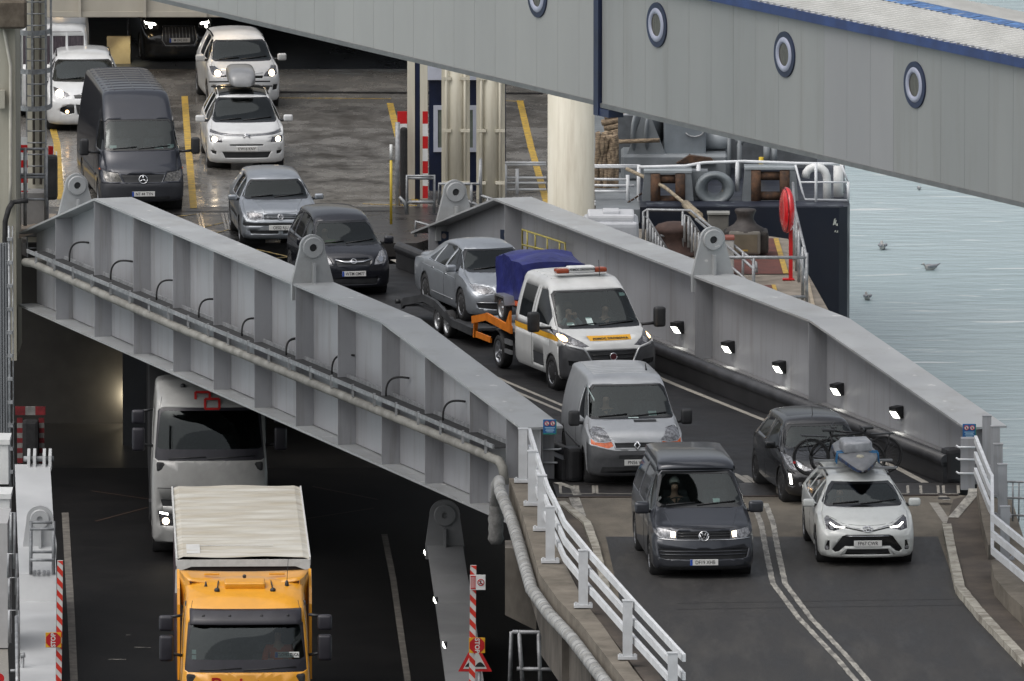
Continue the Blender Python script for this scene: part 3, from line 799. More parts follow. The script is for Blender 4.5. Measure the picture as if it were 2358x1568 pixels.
Yc = G(1215, 1225, .22).y; q = [V(1163, 1262, Yc)-o, V(1235, 1262, Yc)-o, V(1235, 1452, Yc)-o, V(1163, 1416, Yc)-o]; b = NB(); a_ = [b.verts.new(p) for p in q]; c_ = [b.verts.new(p + Vector((0, 1.0, 0))) for p in q]; b.faces.new(a_); b.faces.new(c_[::-1]); [b.faces.new((a_[(i+1) % 4], a_[i], c_[i], c_[(i+1) % 4])) for i in range(4)]; bmesh.ops.recalc_face_normals(b, faces=b.faces[:]); obj("corbel", b, DCON, pt)
# white railing
def railing(name, label, posts, height, pm, rails, post_mb, rail_pts, rw, rh, zb=0.0, pr=None, rm=None):
    t_ = thing(name, label, "railing", posts[0])
    for p in posts:
        b = NB(); post_mb(b, Vector(p) - t_.location, height); obj("post", b, pm, t_)
    for h in rails:
        b = NB(); q = [Vector(p) - t_.location + Vector((0, 0, h)) for p in rail_pts]
        for a, c in zip(q, q[1:]):
            if rw: bar(b, a, c, rw, rh)
        if not rw: tube(b, q, rh, 8)
        obj("rail", b, rm or pm, t_)
    return t_
def ipost(b, p, h):
    box(b, p + Vector((0, -.07, h/2)), (.17, .02, h)); box(b, p + Vector((0, .07, h/2)), (.17, .02, h)); box(b, p + Vector((0, 0, h/2)), (.02, .12, h))
    box(b, p + Vector((0, 0, .025)), (.34, .3, .05)); box(b, p + Vector((0, 0, h+.004)), (.19, .18, .012))
    for dx in (-.13, .13): box(b, p + Vector((dx, -.1, .07)), (.045, .045, .06))
posts = [(1204, 1109), (1226, 1162), (1248, 1220), (1267, 1294), (1343, 1397), (1445, 1516), (1549, 1640)]
inner = [(1219, 1105), (1245, 1190), (1262, 1240), (1288, 1294), (1300, 1322), (1360, 1397), (1462, 1514), (1575, 1640)]
railing("guard_railing", "white three rail railing with broad posts along the near quay wall", [G(x, y, .24) for x, y in posts], 1.03, mat("grey_white_post", (.52, .535, .55), .45, var=.08), (.94, .62, .3), ipost,
        [G(x, y, .24) for x, y in inner], .06, .13, rm=WHITEP)
# lagged pipe that drops beside the quay wall
b = NB(); pp_ = [(1143, 1140, -.15), (1142, 1118, .05), (1150, 1108, .12), (1160, 1130, .06), (1168, 1180, -.05), (1190, 1260, -.12), (1213, 1322, -.14), (1238, 1375, -.14), (1290, 1440, -.14), (1360, 1525, -.14), (1440, 1625, -.14)]
eg = [G(x, y, .22) for x, y in par_out]; cp = [eg[0] + Vector((-.24, -.25, -.5)), eg[0] + Vector((-.24, -.3, -.1)), eg[0] + Vector((-.19, -.6, .02)), eg[0] + Vector((-.17, -1.4, -.06))] + [p + Vector((-.15, -.08, -.27)) for p in eg[1:]]; tube(b, densify(cp, .3), .115, 14)
lp = tag(obj("lagged_pipe", b, mat("grey_lagging", (.36, .365, .36), .75, c2=(.22, .22, .21), scale=3, bump=.4, bscale=20)), "grey lagged pipe curving down along the outside of the quay wall", "pipe")
dn = densify(cp[3:], .42)
for a, c in zip(dn, dn[1:]):
    d = (c-a).normalized(); b = NB(); tube(b, [a - d*.012, a + d*.012], .121, 14); obj("pipe_band", b, GREYP, lp)
b = NB(); pv = G(1142, 1135, -.1); tube(b, [pv + Vector((0, 0, -1.0+.1*k)) for k in range(10)], .13, 12, radii=[.10, .16, .14, .15, .14, .16, .13, .13, .12, .12])
tag(obj("pipe_wrapping", b, mat("tape_wrap", (.16, .16, .155), .8, var=.3, scale=6, bump=.5)), "crumpled dark wrapping round the short pipe below the girder end", "pipe wrap")
# end post and sign at the near girder
def sign_plate(name, label, p, wd, ht, m, parent=None):
    t_ = thing(name, label, "sign", p)
    b = NB(); rbox(b, (0, 0, ht/2), (wd, .02, ht), .006, 1); obj("panel", b, m, t_)
    return t_
for px, lab in ((1266, "small blue notice with two round symbols on the end of the near girder"), (2232, "small blue notice with two round symbols on the end post of the sea side girder")):
    y = 1000 if px < 2000 else 1010
    base = V(px, y, (G0.y - .35) if px < 2000 else G1.y - .35); s = sign_plate("safety_notice", lab, base, .26, .29, BLUESIGN)
    b = NB(); box(b, (0, -.0135, .012), (.26, .006, .024)); box(b, (.122, -.0135, .145), (.016, .006, .27)); obj("border", b, GREENS, s)
    for dx in (-.055, .055):
        M = Matrix.Translation((dx, -.012, .215)) @ Matrix.Rotation(R(90), 4, 'X')
        b = NB(); prism(b, circ(0, 0, .048, 16), .004, M); d = obj("symbol_disc", b, WHT, s)
        b = NB(); tube(b, [M @ Vector((.043*math.cos(2*math.pi*k/16), .043*math.sin(2*math.pi*k/16), .005)) for k in range(17)], .006, 5); tube(b, [M @ Vector((-.03, .03, .005)), M @ Vector((.03, -.03, .005))], .005, 5); obj("symbol_ring", b, REDP, d)
        b = NB(); box(b, (dx, -.018, .21), (.016, .003, .045)); obj("symbol_figure", b, PLATET, d)
    b = NB()
    for k, wd in enumerate((.19, .15, .17, .13)): box(b, (0, -.0135, .13-.027*k), (wd, .006, .012))
    obj("small_print", b, mat("notice_print", (.35, .55, .7), .5), s)
ep = thing("end_post", "grey steel end post with rungs at the quay end of the sea side girder", "post", G(2228, 1126))
b = NB(); box(b, (0, 0, .5), (.27, .25, 1.0)); obj("post", b, GIRD, ep)
for z in (.33, .60, .86 - .02):
    b = NB(); tube(b, [(-.22, -.1, z+.02), (-.18, -.17, z), (.14, -.17, z)], .02, 8); obj("rung", b, WHITEP, ep)
ep = thing("end_post", "grey steel end post with rungs at the quay end of the near left girder", "post", G(1262, 1100))
b = NB(); box(b, (0, 0, .48), (.24, .25, .96)); obj("post", b, GIRD, ep)
for z in (.32, .58):
    b = NB(); tube(b, [(-.1, -.17, z), (.2, -.17, z), (.25, -.1, z)], .02, 8); obj("rung", b, WHITEP, ep)
# bulkhead lamps on the sea side girder
lampm = mat("lamp_glow", (1, 1, .92), emit=7, ecol=(1, 1, .90))
lw = [((1569, 752), "beside the recovery truck"), ((1686, 797), "second below the recovery truck"), ((1804, 843), "in the middle of the row"), ((1937, 894), "just past the upright stiffener"), ((2074, 947), "lowest, closest to the quay")]
for i, ((px, py), lab) in enumerate(lw):
    L, z = Lof(px, py, .38, G1); base = LP(L, .38, z, G1)
    t_ = thing("bulkhead_lamp", "lit black hooded lamp on the sea side girder, " + lab, "lamp", base, PSI+R(26), "lamps along the sea side girder")
    b = NB(); vs = [b.verts.new(p) for p in ((0, -.11, .12), (0, .11, .12), (0, .11, -.14), (0, -.11, -.14), (-.24, -.11, .10), (-.24, .11, .10), (-.09, .11, -.13), (-.09, -.11, -.13), (-.22, -.11, .03), (-.22, .11, .03))]
    for f in ((0,1,5,4), (4,5,9,8), (0,4,8,7,3), (1,2,6,9,5), (2,3,7,6), (0,3,2,1)): b.faces.new([vs[k] for k in f])
    bmesh.ops.recalc_face_normals(b, faces=b.faces[:]); bmesh.ops.bevel(b, geom=b.edges[:], offset=.012, segments=2, affect='EDGES'); obj("housing", b, BLACKP, t_)
    b = NB(); sheet(b, [(-.213, -.09, .022), (-.213, .09, .022), (-.10, .09, -.12), (-.10, -.09, -.12)]); b.normal_update()
    for v_ in b.verts: v_.co += Vector((-.012, 0, -.006))
    obj("lens", b, lampm, t_)
    ld = bpy.data.lights.new("lamp_bulb", 'SPOT'); ld.energy = 22; ld.spot_size = R(110); ld.shadow_soft_size = .06; ld.color = (1, .98, .88)
    lo = bpy.data.objects.new("lamp_bulb", ld); col.objects.link(lo); lo.parent = t_; lo.location = (-.24, 0, -.06); lo.rotation_euler = (0, R(25), 0)
# sea side railing, parapet and fence by the water
pt = thing("quay_parapet", "stained brown concrete wall under the far white railing by the water", "concrete wall", G(2290, 1200))
o = Vector(pt.location)
A = [G(x, y, .38)-o for x, y in ((2250, 1115), (2262, 1200), (2276, 1255))]; C_ = [G(x, y, .38)-o for x, y in ((2290, 1115), (2305, 1200), (2318, 1240))]
b = NB()
for i in range(2): slab(b, [A[i], A[i+1], C_[i+1], C_[i]], .7)
obj("wall", b, CONC, pt)
A = [G(x, y, .42)-o for x, y in ((2282, 1290), (2290, 1330), (2320, 1365), (2400, 1440), (2440, 1500))]; C_ = [G(x, y, .42)-o for x, y in ((2330, 1270), (2345, 1320), (2390, 1365), (2440, 1420), (2480, 1480))]
b = NB()
for i in range(4): slab(b, [A[i], A[i+1], C_[i+1], C_[i]], .9)
obj("coping", b, CONC, pt)
rp_ = [(2252, 1075), (2285, 1160), (2290, 1168), (2291, 1260), (2400, 1360), (2440, 1420)]
posts = [(2272, 1075), (2292, 1100), (2298, 1142), (2308, 1190), (2314, 1290), (2420, 1385)]
railing("guard_railing", "white three rail railing with grey posts beside the water on the right", [G(x, y, .4) for x, y in posts], 1.0, GIRD, (.86, .55, .24), ipost, [G(x-6, y+38, .4) for x, y in rp_[:4]] + [G(2400, 1394, .4), G(2440, 1440, .4)], .06, .13, rm=WHITEP)
fn_ = thing("mesh_fence", "low grey bar fence beyond the right hand railing by the water", "fence", G(2312, 1180, .1))
o = Vector(fn_.location)
for k in range(9):
    b = NB(); p = G(2318+k*14, 1200+k*.5, .1)-o; tube(b, [p, p + Vector((0, 0, .75))], .018, 6); obj("bar", b, GREYP, fn_)
for z in (.12, .45, .76):
    b = NB(); tube(b, [G(2312, 1200, .1)-o + Vector((0, 0, z)), G(2440, 1204, .1)-o + Vector((0, 0, z))], .022, 6); obj("rail", b, GREYP, fn_)
# ================================================================ SHIP
def z2(x, y): return ((900+x/2.24)*.7051, y/2.24*.7051)
def z3(x, y): return ((1850+x/2.24)*.7051, y/2.24*.7051)
def z7(x, y): return ((1800+x/2.24)*.7051, (600+y/2.24)*.7051)
YS = 294.5
def wbox(b, x0, x1, y0, y1, z0, z1): box(b, ((x0+x1)/2, (y0+y1)/2, (z0+z1)/2), (x1-x0, y1-y0, z1-z0))
flat("ship_deck", [(-14, YS, 0), (2.2, YS, 0), (2.2, 323, 0), (-14, 323, 0)], SHIPD, .004, .5)
flat("ship_flap", [G(60, 560), G(960, 560), (0.5, YS, 0), (-13, YS, 0)], mat("flap_steel", (.040, .037, .035), .32, c2=(.02, .019, .019), scale=1.2, bump=.2, bscale=6, rvar=.1), .003, .3)
b = NB(); slab(b, [(-14, 323, 0), (2.2, 323, 0), (2.2, 350, 2.3), (-14, 350, 2.3)], .3)
tag(obj("ship_ramp", b, mat("blue_grey_ramp", (.070, .078, .088), .35, c2=(.045, .05, .058), scale=.8, rvar=.1)), kind='structure')
for px0, px1, w_ in (([(120, 290), (131, 330), (140, 460)], 0, .16), ([(425, 222), (433, 330), (446, 480)], 0, .16), ([(898, 238), (930, 372), (958, 470)], 0, .16), ([(1197, 232), (1223, 340), (1262, 478)], 0, .16)):
    line("lane_marking", px0, w_, YELL, .010)
line("lane_marking", [(640, 226), (900, 228)], .07, YELL, .010); line("lane_marking", [(835, 470), (960, 474)], .07, YELL, .010)
line("lane_marking", [(1150, 232), (1200, 234)], .07, YELL, .010)
for a, c in (((400, 500), (470, 492)), ((395, 540), (520, 512)), ((560, 520), (470, 545)), ((520, 508), (600, 530)), ((590, 575), (700, 600)), ((600, 600), (700, 588)), ((560, 560), (660, 548)), ((640, 520), (560, 503))):
    line("hatch_marking", [a, c], .07, mat("worn_yellow_paint", (.26, .18, .05), .5, c2=(.06, .05, .03), scale=6, lo=.35, hi=.55), .012)
for x in (455, 462, 512, 520):
    line("hinge_strip", [(x, 492), (x+9, 531)], .05, mat("bare_steel", (.40, .36, .32), .22, .8, var=.3, scale=8), .014)
line("hinge_strip", [(480, 533), (530, 534)], .06, mat("bare_steel", (1, 1, 1)), .014)
line("deck_seam", [(385, 488), (900, 486)], .12, mat("black_seam", (.012, .011, .011), .4), .013)
line("deck_seam", [(640, 213), (1250, 216)], .35, mat("black_seam", (.012, .011, .011), .4), .012)
hull = thing("ferry_stern", "dark steel stern of the ferry with a beige header over the vehicle deck", "ship", (-6, YS, 0)); o = Vector(hull.location)
YL = 312.5; zl = V(300, 40, YL).z
b = NB(); wbox(b, -14.4+6, 6+6, YL-YS, YL-YS+.4, zl, zl+2.4); hd = obj("header_panel", b, mat("beige_ship_paint", (.42, .39, .33), .5, c2=(.33, .31, .26), scale=.7, stretch=(1, 1, .3)), hull)
b = NB()
for x in (60, 180, 330, 470): wbox(b, V(x, 0, YL).x+6, V(x, 0, YL).x+6.07, YL-YS-.12, YL-YS, zl+.02, zl+2.4)
wbox(b, -8.4, 12, YL-YS-.05, YL-YS, zl+.02, zl+.14); obj("header_rib", b, mat("beige_ship_paint", (1,)*3), hull)
b = NB(); wbox(b, -8.4, 12, 26, 58, zl+.05+.6, zl+.4+.6); obj("deck_roof", b, DARKS, hull)
b = NB(); wbox(b, -8.6, -8.4, 5, 58, -.6, zl+.1); wbox(b, 12, 12.3, 8, 58, -.6, zl+.1); wbox(b, -8.6, 12.3, 58, 58.3, -.6, zl+.1); obj("garage_wall", b, DARKS, hull)
# lower vehicle hold
ZL = -4.8
b = NB(); wbox(b, -8.9, -8.6, -12, 60, ZL-1, -.5); wbox(b, 8.1, 8.4, -8, 60, ZL-1, -.5); wbox(b, -8.6, 8.1, 60, 60.3, ZL, -.5); obj("hold_wall", b, DARKS, hull)
b = NB(); wbox(b, -8.5, V(345, 1000, 293).x+6, 293.2-YS, 293.4-YS, ZL, -.6); obj("hold_bulkhead", b, mat("bulkhead_paint", (.050, .048, .043), .6, c2=(.035, .033, .03), scale=1.2), hull)
b = NB(); xa, xb_ = V(284, 1000, 290).x, V(352, 1000, 290).x; wbox(b, xa+6, xb_+6, 289.6-YS, 292.8-YS, ZL, -.6); obj("hold_pillar", b, mat("dark_pillar", (.014, .016, .019), .5), hull)
ld = bpy.data.lights.new("hold_lamp", 'POINT'); ld.energy = 70; ld.color = (1, .86, .62); ld.shadow_soft_size = .05
lo = bpy.data.objects.new("hold_lamp", ld); col.objects.link(lo); lo.parent = hull; lo.location = (xa+6+.12, 293.06-YS, -4.15)
for px, Y, en, sz in ((137, 322, 55, .16), (484, 315.5, 30, .14)):
    ld = bpy.data.lights.new("garage_lamp", 'POINT'); ld.energy = en; ld.color = (1, .70, .36); ld.shadow_soft_size = sz
    lo = bpy.data.objects.new("garage_lamp", ld); col.objects.link(lo); lo.parent = hull; lo.location = (V(px, 0, Y).x+6, Y-YS, 2.62)
for x0_, x1_, y0_, y1_, Y in ((246, 300, 84, 150, 323.7),):
    pa, pb = V(x0_, y0_, Y), V(x1_, y1_, Y); b = NB(); wbox(b, pa.x+6, pb.x+6, Y-YS, Y-YS+.15, pb.z-.3, pa.z); obj("added_glow_panel", b, mat("added_glow_panel_yellow", (.62, .54, .34), .4, c2=(.5, .42, .25), scale=2), hull)  # made-up panel added to show as a warm bright patch inside the ship
    ld = bpy.data.lights.new("added_glow_panel_spot", 'SPOT'); ld.energy = 34; ld.color = (1, .86, .55); ld.spot_size = R(52); ld.spot_blend = .8; ld.shadow_soft_size = .05  # spot added to light that panel
    lo = bpy.data.objects.new("added_glow_panel_spot", ld); col.objects.link(lo); lo.parent = hull; lo.location = (pb.x+6-.1, Y-YS-.7, pa.z+.6); lo.rotation_euler = (R(25), 0, 0)
# lower road and linkspan
flat("lower_road", [(-16, 120, ZL), (8, 120, ZL), (8, 286, ZL), (-16, 286, ZL)], mat("shade_darkened_asphalt", (.0095, .009, .009), .6, c2=(.006, .0058, .006), scale=1.1, bump=.2, bscale=40, spec=.12), ZL, .4)  # base darkened to put the shade of the lower level into the asphalt
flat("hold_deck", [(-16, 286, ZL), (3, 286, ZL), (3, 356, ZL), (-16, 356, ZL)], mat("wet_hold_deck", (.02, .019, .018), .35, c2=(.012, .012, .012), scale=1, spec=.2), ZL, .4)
def gl_line(px, w_, m, nm="lane_line"):
    b = NB(); ribbon(b, densify([G(x, y, ZL+.007) for x, y in px], 1.0), w_, ZL+.007); return tag(obj(nm, b, m), kind='structure')
DIRTL = mat("dirty_lane_paint", (.17, .155, .135), .7, c2=(.09, .082, .072), scale=4); gl_line([(150, 1180), (157, 1300), (164, 1420), (172, 1600)], .15, DIRTL); gl_line([(885, 1230), (905, 1330), (922, 1450), (945, 1610)], .13, DIRTL)
gl_line([(250, 1518), (290, 1518)], .05, WLINE, "paint_scrap"); gl_line([(310, 1490), (347, 1491)], .03, WLINE, "paint_scrap"); gl_line([(290, 1462), (300, 1462)], .04, WLINE, "paint_scrap")
gl_line([(210, 1130), (350, 1150)], .06, mat("dim_orange_line", (.045, .024, .015), .6)); gl_line([(220, 1200), (340, 1168)], .06, mat("dim_orange_line", (1,)*3)); gl_line([(700, 1195), (860, 1170)], .05, mat("dim_orange_line", (1,)*3)); gl_line([(720, 1120), (870, 1150)], .05, mat("dim_orange_line", (1,)*3))
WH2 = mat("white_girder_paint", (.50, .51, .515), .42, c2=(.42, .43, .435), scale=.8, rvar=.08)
def low_girder(name, label, prof, lug, WH2=WH2, GIRD=GIRD):
    """prof: (x left px, x right px, y px, z) down the top of the girder towards the quay"""
    pts = [(G(a, y, z), G(c, y, z)) for a, c, y, z in prof]; g = thing(name, label, "bridge girder", (pts[0][0]+pts[-1][1])/2); o = Vector(g.location)
    b = NB()
    for (a, c), (a2, c2) in zip(pts, pts[1:]): slab(b, [a-o, c-o, c2-o, a2-o], .06)
    obj("top_flange", b, WH2, g)
    b = NB()
    for (a, c), (a2, c2) in zip(pts, pts[1:]):
        m1, m2 = a.lerp(c, .5)-o, a2.lerp(c2, .5)-o
        for dx in (-.04, .04):
            q = [m1 + Vector((dx, 0, -.06)), m2 + Vector((dx, 0, -.06)), Vector((m2.x+dx, m2.y, ZL-.6-o.z)), Vector((m1.x+dx, m1.y, ZL-.6-o.z))]; sheet(b, q)
    obj("web_plate", b, GIRD, g)
    x, y, z, s = lug; M = Matrix.Translation(G(x, y, z)-o) @ Matrix.Rotation(R(2), 4, 'Z') @ Matrix.Rotation(R(90), 4, 'X')
    H, bw, r = .52*s, .34*s, .27*s
    b = NB(); prism(b, [(-bw, -.3), (bw, -.3), (bw, 0)] + [(r*math.cos(R(a)), H + r*math.sin(R(a))) for a in range(-8, 190, 12)] + [(-bw, 0)], .10, M); lo = obj("lifting_lug", b, WH2, g)
    b = NB(); M2 = M @ Matrix.Translation((0, H, .10)); lathe(b, [(.06, .0), (.06, .05), (.18*s, .05), (.195*s, .035), (.195*s, -.01)], 28, M2, False); obj("pin_boss", b, WH2, lo)
    b = NB(); box(b, (0, .12, .17), (.05, .38*s, .14), M=M); obj("gusset", b, WH2, lo)
    return g
g1 = low_girder("lower_girder", "white topped lower deck girder at the bottom left beside the striped boom", [(34, 115.5, 1069, -1.9), (41, 126, 1250, -2.75), (44, 130, 1322, -3.1), (45, 130, 1385, -3.62), (46, 128, 1600, -3.62)], (92, 1252, -2.75, 1.0))
g2 = low_girder("lower_girder", "grey lower deck girder in the shadow behind the triangular warning sign", [(983, 1065, 1250, -2.74), (993, 1076, 1322, -3.1), (1003, 1090, 1390, -3.55), (1030, 1118, 1600, -3.62)], (1024, 1252, -2.75, 1.15), mat("shaded_girder_paint", (.20, .203, .207), .45, var=.1, scale=1), mat("shaded_girder_web", (.12, .12, .125), .5, var=.1))  # girder paint copied darker, the shadow it stands in put into the colour
t_ = thing("clevis", "grey steel clevis at the far tip of the white lower girder", "shackle", G(88, 1068, -1.9)); o = Vector(t_.location)
for x in (-.22, -.1, .1, .22):
    b = NB(); prism(b, [(-.3, -.1), (.3, -.1), (.22, .2), (0, .32), (-.22, .2)], .06, Matrix.Translation((x, 0, 0)) @ Matrix.Rotation(R(90), 4, 'Z') @ Matrix.Rotation(R(90), 4, 'X')); obj("clevis_plate", b, WH2, t_)
b = NB(); tube(b, [(-.3, 0, .1), (.32, 0, .1)], .06, 10); obj("pin", b, GREYP, t_)
t_ = thing("girder_guard", "galvanised guard frame round the lifting lug on the lower left girder", "guard rail", G(97, 1320, -3.1)); o = Vector(t_.location)
for x in (71, 123):
    b = NB(); p = G(x, 1322, -3.1)-o; tube(b, [p, p+Vector((0, .2, 1.05))], .035, 8); obj("post", b, GREYP, t_)
for h, dy in ((1.02, .2), (.93, -.1), (.42, .2), (.3, -.1)):
    b = NB(); tube(b, [G(70, 1322, -3.1)-o+Vector((0, dy, h)), G(125, 1322, -3.1)-o+Vector((0, dy, h))], .03, 8); obj("rail", b, GREYP, t_)
for x in (79, 89, 101, 111):
    b = NB(); p = G(x, 1318, -3.08); box(b, p-o, (.05, .3, .06), 0); obj("foot_block", b, GREYP, t_)
# striped frame in the dark beside the clevis
SHADR = mat("shade_dark_red", (.17, .010, .014), .6, var=.3, scale=6); SHADW = mat("shade_dark_white", (.20, .195, .185), .7, var=.25, scale=6)  # red and white darkened in the colour for the shade under the deck
def stripes(m1, m2, name, label, cat, p, w_, h, n, th=.03, rz=0, vertical=True, parent_post=None):
    t_ = thing(name, label, cat, p, rz)
    for k in range(n):
        b = NB(); box(b, (0, 0, h*(k+.5)/n), (w_, th, h/n)); obj("red_band" if k % 2 == 0 else "white_band", b, m1 if k % 2 == 0 else m2, t_)
    return t_
p = V(46, 1066, 283); stripes(SHADR, SHADW, "striped_post", "red and white banded post, left one of the frame in the dark by the clevis", "hazard post", p, .12, 1.0, 9)
p = V(96, 1066, 283); stripes(SHADR, SHADW, "striped_post", "red and white banded post, right one of the frame in the dark by the clevis", "hazard post", p, .12, 1.0, 9)
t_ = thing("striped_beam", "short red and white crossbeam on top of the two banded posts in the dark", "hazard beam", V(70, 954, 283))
for x, m_ in ((-.22, SHADR), (0, SHADW), (.22, SHADR)):
    b = NB(); box(b, (x, 0, .08), (.22, .1, .18)); obj("red_band" if m_ is SHADR else "white_band", b, m_, t_)
t_ = tag(obj("fender_block", (lambda b: (rbox(b, (0, 0, 0), (.36, .3, .95), .08, 2), b)[1])(NB()), RUBBER, loc=V(71, 1015, 282.8)), "black rubber fender block between the banded posts in the dark", "fender")
# lower lamps
for k, (x, y) in enumerate(((979, 1272), (1001, 1381), (1022, 1484))):
    p = V(x, y, 262-k*7); t_ = thing("bulkhead_lamp", "tiny lit white lamp on the lower right girder, " + ("highest of the three", "middle one of the three", "lowest of the three")[k], "lamp", p, 0, "lamps on the lower right girder")
    b = NB(); rbox(b, (.03, 0, 0), (.07, .07, .12), .015, 1); obj("housing", b, BLACKP, t_)
    b = NB(); sheet(b, [(-.02, -.037, .07), (.04, -.037, -.07), (.01, -.037, -.07), (-.03, -.037, .0)]); obj("lens", b, lampm, t_)

# ================================================================ GANGWAY
GA = R(25.2); GT = Vector((math.sin(GA), -math.cos(GA), 0)); GN = Vector((math.cos(GA), math.sin(GA), 0))   # GT towards viewer/right, GN into the building
GB = V(1382, 243, 237)
gw = thing("passenger_gangway", "long raised grey passenger walkway with blue trimmed round windows and white roof", "footbridge", GB)
def gpos(px, py=None):     # distance along the wall from a picture column
    r = ray(px, 300); n = GN; t = (n.x*GB.x + n.y*GB.y)/(n.x*r[0]+n.y*r[1]); return (Vector((r[0]*t, r[1]*t, 0)) - Vector((GB.x, GB.y, 0))).dot(GT)
def gzat(px, py):
    r = ray(px, py); t = (GN.x*GB.x + GN.y*GB.y)/(GN.x*r[0]+GN.y*r[1]); return HC + r[2]*t - GB.z
HW = gzat(2010, 77) - 0.0; ZW0 = gzat(2010, 393)
def gp(s, o, z): return GT*s + GN*o + Vector((0, 0, z))
s_end = gpos(2358) + 14; s_far = gpos(300) - 6; WID = 3.25
pan = .907
b = NB(); b2 = NB(); b3 = NB()
def panel(bm_, s0, s1, o, z0, z1, th=.02):
    vs = [bm_.verts.new(gp(*q)) for q in ((s0, o, z0), (s1, o, z0), (s1, o, z1), (s0, o, z1), (s0, o+th, z0), (s1, o+th, z0), (s1, o+th, z1), (s0, o+th, z1))]
    for f in ((0,1,2,3), (7,6,5,4), (0,4,5,1), (1,5,6,2), (2,6,7,3), (3,7,4,0)): bm_.faces.new([vs[k] for k in f])
pale = (gpos(1945), gpos(2035))
s = .12
while s < s_end: panel(b2 if pale[0]-.3 < s+.5 < pale[1]+.2 else (b if s < pale[0] else b3), s+.003, min(s_end, s+pan)-.003, -.02, ZW0+.07, HW); s += pan
s = -.12
bl = NB()
while s > s_far: panel(bl, s-pan+.003, s-.003, .06, ZW0+.07, HW); s -= pan
for q in (b, b2, b3, bl): bmesh.ops.recalc_face_normals(q, faces=q.faces[:])
obj("wall_cladding", b, CLAD, gw); obj("wall_cladding", b3, CLAD, gw); obj("pale_cladding", b2, CLADP, gw); obj("wall_cladding", bl, mat("far_cladding", (.30, .305, .295), .42, c2=(.265, .27, .262), scale=.35, stretch=(1, 1, .25)), gw)
core = NB(); panel(core, s_far, s_end, .10, ZW0, HW+.02, WID-.2); bmesh.ops.recalc_face_normals(core, faces=core.faces[:]); obj("tube_core", core, mat("dark_backing", (.10, .10, .10), .6), gw)
b = NB(); panel(b, .1, s_end, -.05, ZW0-.01, ZW0+.07, .2); panel(b, s_far, -.1, .03, ZW0-.01, ZW0+.07, .2); bmesh.ops.recalc_face_normals(b, faces=b.faces[:]); obj("sill_channel", b, mat("dark_channel", (.13, .135, .135), .4, .2), gw)
b = NB(); panel(b, -.10, .10, -.09, ZW0-.16, HW+.3, .25); panel(b, -.10, .5, -.07, ZW0-.16, ZW0-.02, .3); bmesh.ops.recalc_face_normals(b, faces=b.faces[:]); obj("joint_frame", b, NAVY, gw)
for x, y in ((1516, 57), (1810, 125), (2110, 195), (1232, -10), (2415, 268)):
    s, z = gpos(x), gzat(x, y); oo = -.02 if s > 0 else .06
    M = Matrix.Translation(gp(s, oo, z)) @ Matrix.Rotation(GA, 4, 'Z') @ Matrix.Rotation(R(-90), 4, 'Y')
    M = Matrix(((GT.x, 0, -GN.x, gp(s, oo, z).x), (GT.y, 0, -GN.y, gp(s, oo, z).y), (0, 1, 0, gp(s, oo, z).z), (0, 0, 0, 1)))
    b = NB(); lathe(b, [(.308, .028), (.406, .028), (.411, .0)], 40, M, False); wn = obj("porthole", b, NAVY, gw)
    b = NB(); lathe(b, [(.205, .024), (.224, .05), (.257, .054), (.287, .05), (.310, .03)], 40, M); obj("porthole_ring", b, mat("pale_ring", (.30, .32, .40), .35, var=.06), wn)
    b = NB(); lathe(b, [(0, .018), (.21, .018)], 32, M); obj("porthole_glass", b, mat("smoky_glass", (.045, .042, .032), .08, c2=(.08, .075, .06), scale=5, stretch=(3, 3, .6)), wn)
# roof
b = NB(); panel(b, .1, s_end, -.14, HW-.01, HW+.155, .2); bmesh.ops.recalc_face_normals(b, faces=b.faces[:]); obj("fascia", b, BLUEP, gw)
RH = .17
def roofz(o): return HW+.11 + RH*(1-abs(o-WID/2)/(WID/2+.1))
for side_, (o0, o1) in enumerate(((-.12, WID/2), (WID/2, WID+.12))):
    b = NB(); s = .1
    prev = None
    k = 0
    while s < s_end:
        for ds, dz in ((0, 0), (.03, .05), (.10, .05), (.13, 0), (.23, 0)):
            c = (b.verts.new(gp(s+ds, o0, roofz(o0)+dz)), b.verts.new(gp(s+ds, o1, roofz(o1)+dz)))
            if prev: b.faces.new((prev[0], c[0], c[1], prev[1]))
            prev = c
        s += .235
    bmesh.ops.recalc_face_normals(b, faces=b.faces[:]); obj("roof_sheet", b, ROOFW, gw)
b = NB(); s = .1
while s < s_end:
    q = [gp(s, WID/2-.24, roofz(WID/2-.24)+.05), gp(s+.55, WID/2-.24, roofz(WID/2-.24)+.05), gp(s+.55, WID/2+.24, roofz(WID/2+.24)+.05), gp(s, WID/2+.24, roofz(WID/2+.24)+.05)]
    mdl = [(q[0]+q[3])/2 + Vector((0, 0, .03)), (q[1]+q[2])/2 + Vector((0, 0, .03))]
    sheet(b, [q[0], q[1], mdl[1], mdl[0]]); sheet(b, [mdl[0], mdl[1], q[2], q[3]]); s += .6
obj("ridge_cap", b, mat("ridge_blue", (.10, .24, .52), .4, c2=(.045, .11, .27), scale=4), gw)
b = NB(); s = .1
while s < s_end:
    for dz in (.0,): box(b, gp(s+.13, -.1, HW+.165), (.05, .05, .04), 0)
    s += .275
obj("roof_bolt", b, GREYP, gw)["kind"] = "stuff"

